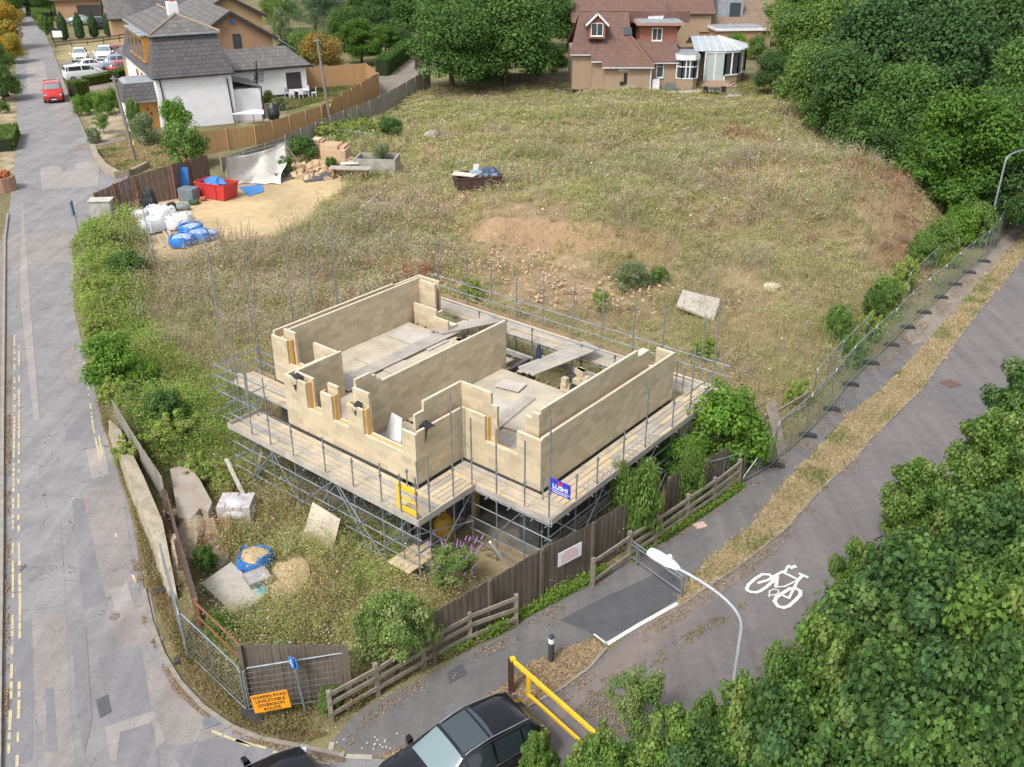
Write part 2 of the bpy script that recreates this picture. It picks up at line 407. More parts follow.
def gz(X, Y): return float(hterr(np.array([X]), np.array([Y]))[0])
ZB = [  # px centre, radii, zone index, strength
 (200,300,80,50,2,1.2),(290,290,70,40,2,1.0),(135,300,40,60,2,.5),(390,240,60,35,2,.9),(330,255,60,20,2,.8),(640,180,120,20,2,.3),
 (105,250,38,70,4,1.6),(112,360,30,60,4,1.8),(180,440,70,60,4,1.3),(150,400,40,40,4,.8),(420,560,60,25,4,.6),(250,450,40,30,0,.4),
 (340,130,50,16,4,1.0),(860,380,60,40,4,.5),(800,420,40,30,1,.8),(640,250,60,22,4,.35),(960,255,30,20,4,1.2),(900,330,30,30,4,.7),
 (900,250,26,44,3,.9),(850,220,50,34,3,.5),(760,160,50,14,3,.5),(700,225,60,26,3,.35),(690,215,90,30,2,.5),(830,200,50,30,2,.4),(400,270,30,15,3,.7),(370,330,40,20,3,.8),(310,600,22,22,3,.8),(270,450,30,25,3,.6),(880,190,40,18,3,.5),
 (535,268,55,26,6,1.9),(508,235,34,14,6,1.6),(740,300,26,20,6,.8),(600,300,80,18,6,.8),(690,340,60,25,0,.5),(445,215,30,10,6,.5),
 (285,580,24,22,5,2.0),(240,530,26,14,5,.5),(400,190,35,10,5,.4),(470,560,70,28,5,1.2),
 (600,110,200,26,1,.6),(500,170,90,30,0,.4),(760,130,70,20,1,.6),(830,170,60,30,0,.5)]
def weights(X, Y, warp=True):
    px, py = pr(X, Y, 0.0)
    if warp:
        px = px+26*(vnoise(X, Y, 2.6, 21)-.5)+14*(vnoise(X, Y, .8, 23)-.5); py = py+18*(vnoise(X, Y, 2.2, 22)-.5)
    Wt = np.zeros((len(X), 7)); Wt[:, 0] = .38+.3*(vnoise(X, Y, 3, 31)-.5); Wt[:, 1] = .56+.4*(vnoise(X, Y, 4, 32)-.5)
    Wt[:, 2] = .26+.5*(vnoise(X, Y, 2.4, 33)-.5); Wt[:, 3] = .10+.3*(vnoise(X, Y, 1.7, 34)-.5)
    for cx, cy, rx, ry, k, s_ in ZB: Wt[:, k] += s_*np.exp(-(((px-cx)/rx)**2+((py-cy)/ry)**2))
    Wt = np.clip(Wt, 0, 9); return Wt/Wt.sum(1, keepdims=True)
SOIL = np.array([(.26,.205,.12),(.17,.16,.075),(.24,.185,.12),(.21,.125,.075),(.085,.10,.035),(.43,.33,.19),(.36,.245,.155)])
# ------------------------------------------------------------------ the ground: one sheet to the horizon
xs = np.concatenate([[-900,-600,-400,-260,-180], np.arange(-130, -62, 2.5), np.arange(-62, -32, .9), np.arange(-32, 36, .45), np.arange(36, 80, 2.5), [100,150,260,500,900]])
ys = np.concatenate([[-300,-100,-30], np.arange(-8, 14, 2), np.arange(14, 118, .5), np.arange(118, 240, 3), [260,320,450,700,1300]])
XX, YY = np.meshgrid(xs, ys); nx, ny = len(xs), len(ys)
ZZ = hterr(XX.ravel(), YY.ravel())
me = bpy.data.meshes.new('ground'); V = np.stack([XX.ravel(), YY.ravel(), ZZ], 1)
ii = (np.arange(ny-1)[:, None]*nx+np.arange(nx-1)[None, :]).ravel()
Q = np.stack([ii, ii+1, ii+nx+1, ii+nx], 1)
me.from_pydata(V.tolist(), [], Q.tolist()); me.update()
Xf, Yf = XX.ravel(), YY.ravel(); Wt = weights(np.clip(Xf, -140, 60), np.clip(Yf, 14, 200)); gc = Wt @ SOIL; _ln = (Yf-(55.6-.52*(Xf+2)))/1.13; _k = (np.exp(-((_ln-.9)/.9)**2)*smooth(Xf, -5, -2)*(1-smooth(Xf, 7, 11)))[:, None]*.4; gc = gc*(1-_k)+_k*np.array([(.29,.16,.095)])
gc = gc*(.85+.3*vnoise(Xf, Yf, 1.3, 41))[:, None]
outp = ~inpoly(Xf, Yf, SITE); gc[outp] = (np.array([(.17,.15,.075)])*(.7+.6*vnoise(Xf, Yf, 2.7, 43))[:, None])[outp]
def paint(poly, c, amp=.2, sc=1.5):
    m = inpoly(Xf, Yf, W2(poly)); gc[m] = (np.array([c])*(1-amp+2*amp*vnoise(Xf, Yf, sc, 44))[:, None])[m]
m = inpoly(Xf, Yf, YARD); gc[m] = (np.array([(.46,.35,.20)])*(.8+.4*vnoise(Xf, Yf, 2.2, 45))[:, None])[m]
paint([(700,78),(745,75),(800,88),(905,160),(905,178),(860,150),(800,108),(745,98),(700,96)], (.16,.17,.055), .3, 3)
paint([(98,150),(145,138),(178,165),(150,175),(120,175)], (.32,.25,.12)); paint([(85,110),(122,108),(124,132),(100,140)], (.34,.29,.20))
paint([(60,44),(132,38),(125,58),(60,62)], (.33,.27,.14)); paint([(62,60),(130,52),(128,82),(75,92)], (.27,.25,.23), .1)
paint([(245,100),(320,95),(375,85),(360,100),(300,118),(240,128)], (.20,.20,.075), .3); paint([(243,104),(280,102),(288,118),(240,126)], (.33,.28,.2), .1)
paint([(1120,340),(1028,420),(960,485),(870,585),(800,650),(720,730),(650,805),(900,1000),(1400,900),(1400,500)], (.10,.11,.045), .3); paint([(0,90),(16,90),(14,185),(0,190)], (.36,.29,.19)); paint([(0,255),(8,235),(5,767),(-200,767),(-200,300)], (.2,.17,.14))
ca = me.color_attributes.new('Col', 'FLOAT_COLOR', 'POINT'); c4 = np.ones((len(gc), 4), np.float32); c4[:, :3] = gc; ca.data.foreach_set('color', c4.ravel())
gm, gnt, gb, _ = _nt('soil')
at = N(gnt, 'ShaderNodeAttribute'); at.attribute_name = 'Col'; pos = N(gnt, 'ShaderNodeNewGeometry').outputs['Position']
n1 = noise(gnt, pos, 1.6, 6, .65); n2 = noise(gnt, pos, 14, 4, .65); vo = N(gnt, 'ShaderNodeTexVoronoi'); vo.inputs['Scale'].default_value = 7; gnt.links.new(pos, vo.inputs['Vector'])
g1 = mathn(gnt, 'MULTIPLY_ADD', mathn(gnt, 'ADD', n1, n2), .8); g1.node.inputs[2].default_value = .2
c1 = mixc(gnt, 1.0, at.outputs[0], g1, 'MULTIPLY')
st = mathn(gnt, 'MULTIPLY', mathn(gnt, 'LESS_THAN', vo.outputs[0], .2), mathn(gnt, 'GREATER_THAN', n1, .52))
c1 = mixc(gnt, st, c1, (.42, .36, .28)); gnt.links.new(c1, gb.inputs['Base Color']); gb.inputs['Roughness'].default_value = .95; gb.inputs['Specular IOR Level'].default_value = .15
bump(gnt, gb, n2, .6, .08)
me.materials.append(gm); go = bpy.data.objects.new('ground', me); COL.objects.link(go); go['kind'] = 'structure'
# ------------------------------------------------------------------ asphalt, paths, kerbs, markings
def asphalt(name, c, c2, crack=.0, agg=.25, scale=.6):
    m, nt, b, out = _nt(name); pos = N(nt, 'ShaderNodeNewGeometry').outputs['Position']
    a = noise(nt, pos, scale, 6, .62); f = noise(nt, pos, 34, 2, .6); s_ = noise(nt, pos, 3.2, 5, .7)
    col = mixc(nt, ramp(nt, a, .35, .65), c, c2)
    g = mathn(nt, 'MULTIPLY_ADD', f, agg*2); g.node.inputs[2].default_value = 1-agg; col = mixc(nt, 1.0, col, g, 'MULTIPLY')
    g = mathn(nt, 'MULTIPLY_ADD', s_, .5); g.node.inputs[2].default_value = .75; col = mixc(nt, 1.0, col, g, 'MULTIPLY')
    if crack:
        mp = N(nt, 'ShaderNodeMapping'); mp.inputs['Rotation'].default_value = (0, 0, -.43); mp.inputs['Scale'].default_value = (1.6, .10, 1); nt.links.new(pos, mp.inputs[0])
        ty = noise(nt, mp.outputs[0], 1.0, 4, .6); g = mathn(nt, 'MULTIPLY_ADD', ty, .7); g.node.inputs[2].default_value = .65; col = mixc(nt, 1.0, col, g, 'MULTIPLY')
        dk = ramp(nt, noise(nt, pos, 1.1, 7, .75), .60, .72); col = mixc(nt, mathn(nt, 'MULTIPLY', dk, .3), col, (.10, .095, .09))
        v = N(nt, 'ShaderNodeTexVoronoi'); v.feature = 'DISTANCE_TO_EDGE'; v.inputs['Scale'].default_value = .42
        wv = N(nt, 'ShaderNodeVectorMath'); wv.operation = 'ADD'; nn = N(nt, 'ShaderNodeTexNoise'); nn.inputs['Scale'].default_value = 1.1; nn.inputs['Detail'].default_value = 6
        nt.links.new(pos, nn.inputs['Vector']); sc = N(nt, 'ShaderNodeVectorMath'); sc.operation = 'SCALE'; sc.inputs['Scale'].default_value = 1.6
        nt.links.new(nn.outputs['Color'], sc.inputs[0]); nt.links.new(pos, wv.inputs[0]); nt.links.new(sc.outputs[0], wv.inputs[1]); nt.links.new(wv.outputs[0], v.inputs['Vector'])
        cr = mathn(nt, 'MULTIPLY', mathn(nt, 'LESS_THAN', v.outputs[0], .006), mathn(nt, 'GREATER_THAN', s_, .5))
        col = mixc(nt, mathn(nt, 'MULTIPLY', cr, crack), col, (.05, .045, .04))
    nt.links.new(col, b.inputs['Base Color']); b.inputs['Roughness'].default_value = .9; b.inputs['Specular IOR Level'].default_value = .2
    bump(nt, b, f, .35, .01); MATS[name] = m; return m
M_road = asphalt('asphalt_road', (.25, .24, .24), (.195, .188, .19), .7); M_road2 = asphalt('asphalt_warm', (.27, .245, .23), (.22, .2, .19), .4, .3)
M_dark = asphalt('asphalt_dark_patch', (.18, .178, .185), (.205, .20, .205), .2, .3); M_path = asphalt('asphalt_path', (.125, .12, .12), (.16, .15, .142), .2, .3)
M_new = asphalt('asphalt_new', (.082, .082, .09), (.10, .10, .105), 0, .3); M_cyc = asphalt('asphalt_track', (.175, .155, .148), (.14, .13, .132), .25, .35, .35)
M_pale = asphalt('asphalt_pale_patch', (.31, .28, .26), (.26, .24, .225), .3, .3); M_pave = asphalt('pavement_surface', (.25, .215, .18), (.19, .165, .135), .3, .3)
def sheet(name, pts, m, z, kind='structure'):
    mb = MB(); P = PG(pts, z); mb.face(P); return struct(name, mb, m, kind)
ROADR = [(36,8),(40,25),(52,50),(66,90),(78,118),(90,146),(104,168),(128,178),(150,172),(146,182),(118,196),(96,205),(86,225),(78,245),(75,265),(73,285),(74,310),(80,335),(86,362),(94,385),(100,410),(108,440),(117,470),(127,500),(134,530),(139,560),(144,590),(151,622),(163,655),(180,683),(203,708),(232,728),(262,740),(300,747),(345,757)]
sheet('road', [(4,8),(14,30),(16,75),(17,110),(16,150),(11,195),(6,235),(4,330),(2,560),(-2,900),(520,900),(500,820),(430,762)]+ROADR[::-1], M_road, .008)
sheet('pavement', [(4,235),(-70,330),(-200,560),(-300,900),(-4,900),(0,560),(2,330)], M_pave, .06)
kb = MB()
def kerbline(mb, pts, w, h, z0=0.0, n=1):
    P = [Vector(p) for p in PG(pts)]
    for a, b in zip(P, P[1:]):
        L = (b-a).length; k = max(1, round(L/.9))
        for i in range(k):
            p, q = a.lerp(b, i/k), a.lerp(b, (i+1)/k-.012/L)
            mb.beam((p.x, p.y, z0+h/2), (q.x, q.y, z0+h/2), w, h)
kerbline(kb, [(8,215),(5,240),(4,330),(3,420),(2,560),(0,700),(-2,860)], .13, .12)
struct('kerb', kb, mat('kerb_stone', (.30, .275, .24), (.23, .21, .18), 3, .9, finev=.2))
k2 = MB(); kerbline(k2, ROADR[26:], .12, .07); struct('kerb', k2, mat('kerb_old', (.29, .26, .22), (.20, .18, .15), 3, .9, finev=.25))
k3 = MB(); kerbline(k3, ROADR[1:8], .12, .1); struct('kerb', k3, MATS['kerb_stone'])
# old repairs in the carriageway, each a thin sheet of its own colour
PT_ = [([(65,425),(93,420),(93,436),(66,442)],M_dark),([(72,500),(96,498),(106,600),(84,610)],M_dark),([(16,620),(33,619),(34,700),(32,760),(12,767),(8,700)],M_dark),
 ([(32,615),(66,612),(70,700),(76,767),(46,767),(34,690)],M_road2),([(68,622),(84,618),(86,655),(74,662)],M_dark),([(45,688),(54,687),(58,750),(48,752)],M_dark),
 ([(104,610),(150,592),(160,640),(122,655)],M_road2),([(98,658),(140,645),(160,700),(168,745),(110,725)],M_dark),([(105,727),(155,710),(165,740),(140,767),(110,760)],M_pale),
 ([(82,492),(118,478),(124,498),(134,580),(106,598)],M_road2),([(15,520),(60,515),(66,605),(17,612)],M_road),([(140,640),(175,690),(225,735),(168,748),(150,700)],M_road2),
 ([(40,168),(100,160),(98,186),(42,190)],M_pale),([(20,195),(78,190),(76,232),(18,240)],M_road),([(52,105),(68,100),(76,125),(58,130)],M_road2),([(26,60),(44,60),(50,92),(28,95)],M_pale),
 ([(2,235),(76,230),(73,262),(4,268)],M_road2),([(60,350),(80,345),(90,380),(68,385)],M_road2),([(120,732),(152,722),(160,767),(115,767)],M_dark),([(170,748),(225,737),(262,745),(300,757),(300,767),(180,767)],M_dark),([(5,335),(12,335),(10,440),(5,440)],M_pave)]
PT2 = [([(72,630),(86,627),(92,720),(84,755),(76,700)],M_dark),([(22,195),(30,300),(40,420),(34,420),(20,300)],M_pale),([(110,590),(128,583),(136,612),(118,622)],M_pale),([(96,700),(108,694),(112,712),(100,718)],M_new),([(56,140),(66,138),(76,170),(62,172)],M_road),([(86,450),(104,446),(110,474),(92,480)],M_pale)]
for i, (p, m) in enumerate(PT_): sheet('road_patch', p, m, .011+.00035*i)
for i, (p, m) in enumerate(PT2): sheet('road_patch', p, m, .0185+.0002*i)
# worn double yellow lines: broken strips
M_yel = mat('yellow_line_paint', (.55, .46, .25), (.38, .33, .23), 5, .8, finev=.35); M_wht = mat('white_line_paint', (.72, .72, .70), (.55, .54, .52), 3, .8, finev=.2)
def linestrip(name, pts, wid, m, z, gaps=0.0, seed=0, step=.5, kind='structure'):
    rnd = random.Random(seed); mb = MB(); P = [Vector(p) for p in PG(pts, z)]
    for a, b in zip(P, P[1:]):
        L = (b-a).length; k = max(1, int(L/step)); nv = Vector((-(b-a).y, (b-a).x, 0)).normalized()*(wid/2)
        for i in range(k):
            if rnd.random() < gaps: continue
            p, q = a.lerp(b, (i-.01)/k), a.lerp(b, (i+1-rnd.random()*gaps)/k); u = nv*rnd.uniform(.75 if gaps else 1, 1)
            mb.face([p-u, q-u, q+u, p+u])
    return struct(name, mb, m, kind)
linestrip('yellow_line', [(14.5,332),(14.5,420),(13,520),(13,600),(11,700),(8,767)], .085, M_yel, .020, .35, 1, .35)
linestrip('yellow_line', [(19,345),(19,430),(18.5,520),(20,600),(19,700),(17,767)], .085, M_yel, .020, .3, 2, .35)
linestrip('yellow_line', [(93,426),(97,445),(101,465)], .085, M_yel, .020, .15, 3, .3)
linestrip('yellow_line', [(99,436),(102,455)], .085, M_yel, .020, .1, 4, .3)
linestrip('yellow_line', [(84,362),(88,385),(93,426)], .085, M_yel, .020, .5, 6, .3)
linestrip('yellow_line', [(112,525),(122,550),(130,570),(140,590)], .085, M_yel, .020, .55, 7, .25)
linestrip('yellow_line', [(222,734),(250,746),(285,755),(330,764)], .09, M_yel, .020, .3, 8, .3)
linestrip('yellow_line', [(212,731),(235,740),(268,748),(310,756),(350,764)], .09, M_yel, .020, .35, 9, .3)
# the footpath and the closed cycle track beside it
PATHP = [(332,742),(352,716),(385,697),(440,669),(470,650),(505,631),(560,598),(592,578),(640,550),(690,515),(745,478),(800,443),(853,380),(918,320),(975,263),(1024,216),(1090,160),(1110,170),(1024,234),(985,277),(928,342),(880,392),(850,414),(815,452),(785,482),(747,530),(707,560),(687,583),(678,600),(640,620),(609,643),(594,636),(560,650),(530,664),(500,688),(470,706),(440,728),(400,748),(378,757),(355,756)]
sheet('footpath', PATHP, M_path, .012)
sheet('cycle_track', [(400,900),(450,767),(505,715),(560,690),(598,660),(640,625),(678,602),(700,588),(740,560),(785,524),(856,450),(920,386),(968,320),(1024,254),(1110,200),(1125,330),(1028,420),(960,485),(870,585),(800,650),(720,730),(650,805),(560,920)], M_cyc, .006)
sheet('footpath_repair', [(590,604),(672,566),(682,588),(677,599),(609,641),(560,620)], M_new, .017)
sheet('footpath_repair', [(447,672),(462,664),(468,674),(450,684)], M_new, .017)
sheet('footpath_repair', [(905,335),(918,322),(975,265),(1024,218),(1024,232),(985,276),(928,341),(912,345)], M_pave, .017)
sheet('track_wear', [(690,585),(730,555),(880,400),(905,380),(750,570),(640,660),(560,720),(540,735),(560,700)], asphalt('track_wear', (.205,.165,.145), (.18,.155,.14), .2, .3), .010)
linestrip('edge_line', [(607,644),(640,624),(678,603)], .13, M_wht, .022)
linestrip('edge_line', [(594,634),(607,644)], .06, M_wht, .022)
linestrip('path_edging', [(372,757),(345,756),(330,752),(332,742)], .14, mat('path_edging', (.42,.39,.33), None, 3), .02)
ve = MB(); kerbline(ve, [(680,607),(700,592),(740,566),(785,530),(820,490),(856,457),(870,440),(920,391),(968,325),(1024,257)], .08, .05)
kerbline(ve, [(500,724),(530,706),(560,690),(590,668),(607,648)], .07, .05); struct('track_edging', ve, MATS['kerb_old'])
# cycle symbol, drawn flat in its own plan then laid on the track
PXB = lambda u, v: (735+u*80/1023, 555+v*60/767)
def pxs(pts): return [PXB(u, v) for u, v in pts]
bm_ = MB()
def ribbon(mb, pts, wid, z=.0225, closed=False):
    P = [Vector(p) for p in PG(pts, z)]; n = len(P)
    if closed: P = P+[P[0]]
    for i in range(len(P)-1):
        a, b = P[i].copy(), P[i+1].copy(); a.z += .00015*i; b.z += .00015*i; d = (b-a).normalized(); nv = Vector((-d.y, d.x, 0))*(wid/2); e = d*wid*.42
        mb.face([a-nv-e, b-nv+e, b+nv+e, a+nv-e])
z_ = .0225
for k, (pts, wd, cl) in enumerate([
  ([(150,430),(170,380),(260,300),(350,245),(440,250),(490,290),(480,340),(400,410),(320,460),(270,478),(200,470),(160,450)], .1, True),
  ([(505,590),(530,540),(620,480),(700,430),(780,425),(835,460),(835,510),(770,580),(690,650),(620,672),(550,655)], .11, True),
  ([(440,500),(440,460),(500,435),(555,450),(560,480),(510,510),(450,512)], .035, True),
  ([(300,355),(420,320),(480,280),(600,215),(650,205)], .09, False), ([(600,215),(700,260),(810,315)], .09, False), ([(540,270),(525,400)], .11, False),
  ([(520,410),(640,400),(760,340),(810,315)], .05, False), ([(810,315),(760,410),(690,550),(620,520)], .08, False), ([(645,205),(665,160),(690,135)], .08, False), ([(720,160),(765,145)], .13, False),
  ([(810,315),(860,265)], .1, False), ([(830,240),(920,280)], .1, False), ([(430,515),(440,530)], .04, False)]):
    ribbon(bm_, pxs(pts), wd, z_+.0012*k, cl)
struct('cycle_symbol', bm_, mat('road_symbol_paint', (.78, .77, .74), (.62, .6, .57), 5, .8, finev=.2))
# the dry grass strips
def gstrip(name, pts, z=.028, c=(.30,.23,.11)): return sheet(name, pts, mat('dry_strip', (.42,.33,.20), (.30,.23,.13), 2.5, .95, bmp=.5, fine=30, finev=.35), z)
VERGE = [(678,600),(687,583),(707,560),(747,530),(785,482),(815,452),(850,414),(880,392),(928,342),(985,277),(1024,234),(1080,190),(1080,200),(1024,257),(968,325),(920,391),(870,440),(856,457),(820,490),(785,530),(740,566),(700,592),(680,607)]
VERGE2 = [(378,757),(400,748),(440,728),(470,706),(500,688),(530,664),(560,650),(594,638),(604,648),(590,666),(560,689),(530,705),(500,723),(460,757)]
gstrip('grass_verge', VERGE); gstrip('grass_verge', VERGE2)
# ------------------------------------------------------------------ the house being built
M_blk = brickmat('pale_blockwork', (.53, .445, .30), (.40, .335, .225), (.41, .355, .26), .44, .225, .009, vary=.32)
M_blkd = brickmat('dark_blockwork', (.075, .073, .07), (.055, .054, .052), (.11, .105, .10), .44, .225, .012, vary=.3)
M_cap = mat('mortar_top', (.66, .58, .46), (.52, .45, .33), 4, .9, finev=.2)
M_ins = mat('cavity_insulation', (.70, .43, .12), (.60, .36, .12), 5, .8)
M_conc = mat('concrete', (.36, .34, .30), (.25, .235, .21), 2, .9, finev=.2, bmp=.2)
M_osb = mat('chipboard', (.52, .45, .34), (.38, .335, .27), 1.2, .85, finev=.28, fine=26)
M_osb2 = mat('chipboard_wet', (.50, .46, .41), (.38, .355, .32), 1.7, .85, finev=.28, fine=26)
M_brd = mat('scaffold_board_wood', (.50, .42, .30), (.36, .31, .24), 1.6, .85, finev=.2, fine=12)
M_brd2 = mat('weathered_board_wood', (.42, .38, .33), (.30, .275, .24), 1.6, .85, finev=.2, fine=12)
M_brd3 = mat('new_board_wood', (.58, .46, .29), (.47, .38, .25), 1.6, .85, finev=.2, fine=12)
M_galv = mat('galvanised_tube', (.33, .36, .38), (.20, .235, .26), 3, .45, metal=.55, finev=.15)
M_steel = mat('dull_steel', (.30, .32, .33), (.2, .22, .23), 3, .5, metal=.6)
M_timber = mat('timber_frame', (.42, .27, .12), (.3, .19, .09), 4, .8)
M_black = mat('black_plastic', (.018, .018, .02), (.03, .03, .033), 6, .45)
house = T('house_under_construction', 'unfinished two storey house of pale blockwork without a roof, inside the scaffolding', 'house', (BO[0], BO[1], 0), BA)
Z0, DK = 2.49, 2.72
ow = MB(); iw = MB(); cap = MB(); ins = []
def wl(mb, x0, x1, y0, y1, z1, z0=Z0, c=True):
    mb.aa(x0, x1, y0, y1, z0, z1)
    if c: cap.aa(x0+.006, x1-.006, y0+.006, y1-.006, z1+.002, z1+.016)
OUT = [(-6.3,-5.15,0,.1,4.4),(-5.15,-4.4,0,.1,3.45),(-4.4,-3.85,0,.1,4.35),(-3.85,-3.1,0,.1,3.45),(-3.1,-2.35,0,.1,4.35),(-2.35,-.6,0,.1,3.45),(-.6,0,0,.1,4.3),
 (-.1,0,.1,2.17,4.35),(-.1,.95,2.17,2.27,4.35),(.95,2.25,2.17,2.27,3.45),(2.25,3.2,2.17,2.27,4.3),(3.1,3.2,2.27,10.0,4.35),(2.45,3.2,10.0,10.1,4.35),
 (-6.3,-6.2,.1,1.86,4.4),(-9.35,-8.45,1.86,1.96,4.35),(-8.45,-6.2,1.86,1.96,3.4),(-9.35,-9.25,1.96,8.2,4.5),(-9.35,-9.25,8.2,9.7,4.42),(-9.35,-8.1,9.7,9.8,4.42)]
for a in OUT: wl(ow, *a)
for x, y in ((-5.9, 1.95), ): pass
INN = [(-6.0,-5.05,.26,.36,4.5),(-5.05,-4.3,.26,.36,3.42),(-4.3,-3.8,.26,.36,4.6),(-3.8,-3.05,.26,.36,3.42),(-3.05,-2.3,.26,.36,4.85),(-2.3,-.66,.26,.36,3.42),(-.66,-.36,.26,.36,4.1),
 (-.36,-.26,.3,.7,4.78),(-.36,-.26,.7,2.5,5.1),(-.26,1.0,2.42,2.52,5.1),(1.0,1.25,2.42,2.52,4.7),(2.35,2.62,2.45,2.55,4.78),(2.62,2.9,2.45,2.55,4.98),(2.8,2.9,2.55,8.0,5.1),(2.8,2.9,8.0,8.75,4.85),
 (-3.08,-2.98,.36,1.05,5.1),(-3.08,-2.98,1.05,1.25,4.95),(-3.08,-2.98,1.25,1.45,4.75),(-3.08,-2.98,1.45,8.0,4.62),
 (-6.05,-5.95,.36,2.35,4.5),(-7.4,-6.05,2.25,2.35,4.45),(-8.4,-7.4,2.2,2.3,3.35),(-8.95,-8.3,2.16,2.26,4.6),(-9.02,-8.92,2.26,9.45,4.5),(-8.92,-8.0,9.35,9.45,4.42),
 (-8.8,-7.5,8.85,8.95,3.55),(-7.6,-7.5,8.95,9.3,3.4),(-7.5,-6.7,8.7,8.8,3.3),(-7.5,-6.7,8.8,9.3,3.0),(2.0,2.3,8.9,9.8,4.3)]
for a in INN: wl(iw, *a)
for x0, x1, y0, y1, z1 in [(-5.15,-4.4,.11,.25,3.40),(-3.85,-3.1,.11,.25,3.40),(-2.35,-.6,.11,.25,3.40),(-5.19,-5.13,.11,.25,4.4),(-4.43,-4.38,.11,.25,4.35),(-3.87,-3.82,.11,.25,4.36),(-3.13,-3.07,.11,.25,4.36),(-2.38,-2.3,.11,.25,4.36),(.98,2.2,2.28,2.41,3.40),(.92,.98,2.28,2.41,4.3),
   (-8.4,-6.2,1.97,2.18,3.33),(-8.5,-8.42,1.97,2.12,4.35),(-.25,-.11,.15,2.1,4.1),(2.91,3.09,2.4,9.6,4.05),(-9.24,-9.04,2.1,9.5,4.2),(-.1,.9,2.28,2.41,4.2),(2.3,3.05,2.28,2.41,4.1)]:
    ins.append(MB()); ins[-1].aa(x0, x1, y0, y1, Z0+.02, z1)
obj('outer_wall', ow, M_blk, house); obj('inner_wall', iw, M_blk, house); obj('wall_top', cap, M_cap, house); [obj('cavity_insulation', q, M_ins, house) for q in ins]
dk = MB()
for x0, x1, y0, y1 in [(-8.9,-3.1,2.3,8.6),(-5.95,-3.1,.37,2.3),(-2.96,-.4,.37,2.4),(-2.96,2.78,2.55,7.7)]: dk.aa(x0, x1, y0, y1, DK-.022, DK)
obj('floor_deck', dk, M_osb, house)
jo = MB()
for i in range(24):
    x = -8.6+.48*i
    if x > 2.7: break
    jo.aa(x, x+.045, 2.4, 8.0 if x > -3 else 8.9, DK-.26, DK-.025)
obj('floor_joist', jo, M_timber, house)
gw = MB(); ZG = 2.485
def gwall(x0, x1, y0, y1, z0=-.1, z1=ZG): gw.aa(x0, x1, y0, y1, z0, z1)
gwall(-6.3, -.7, .03, .3); gwall(-.3, -.03, .03, .5); gwall(-.3, -.03, 1.8, 2.4); gwall(-.3, -.03, .5, 1.8, 2.2); gwall(-.3, .2, 2.2, 2.5); gwall(2.35, 3.17, 2.2, 2.5); gwall(.2, 2.35, 2.2, 2.5, 2.2); gwall(2.9, 3.17, 2.5, 10.07)
gwall(-9.32, -6.3, 1.89, 2.2); gwall(-9.32, -9.05, 2.2, 9.77); gwall(-6.27, -6.0, .3, 1.89); gwall(-9.05, -7.4, 9.5, 9.77); gwall(-5.0, -2.9, 9.5, 9.77, -.1, 2.2); gwall(-3.1, -2.95, .3, 9.5); gwall(-1.2, -.1, 9.5, 9.77, -.1, 2.3); gwall(2.2, 2.9, 9.8, 10.07)
gwall(-2.9, 2.9, 7.6, 7.75, -.1, 2.4); gwall(-7, -6.85, 2.2, 9.0, -.1, 2.4)
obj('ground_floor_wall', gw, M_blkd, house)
ft = MB(); ft.aa(-6.6, .25, -.28, 0.0, -.2, .32); ft.aa(.03, .25, 0, 1.9, -.2, .3); ft.aa(.25, 3.45, 1.9, 2.17, -.2, .3); ft.aa(3.2, 3.45, 2.17, 10.3, -.2, .3); ft.aa(-9.0, -.3, 2.2, 9.9, -.2, .08); ft.aa(-.3, 2.9, 2.5, 9.9, -.2, .08)
obj('footing', ft, mat('footing_concrete', (.22, .20, .17), (.14, .13, .11), 2, .9, finev=.25), house)
for x, y, h in [(-8.35, 1.92, 1.3), (-5.6, .15, 1.2)]: pass
jamb = MB(); jamb.aa(.22, .42, 2.25, 2.45, .1, 2.2); obj('door_frame', jamb, M_timber, house)
jamb = MB(); jamb.aa(-.28, -.08, .5, .68, .1, 2.2); obj('door_frame', jamb, M_timber, house)
lt = MB(); lt.aa(-6.6, -2.9, 9.5, 9.62, 2.3, 2.5); lt.aa(-2.9, 2.2, 9.85, 10.0, 2.3, 2.5); obj('lintel', lt, M_conc, house)
BT = {0: 'thin dark batten beside the chipboard along the long left wall', 3: 'thin dark batten beside the tan chipboard in the right room', 6: 'thin dark batten just inside the right front window gap', 9: 'thin dark batten near the recessed window of the left room', 12: 'thin dark batten at the far right of the right room'}
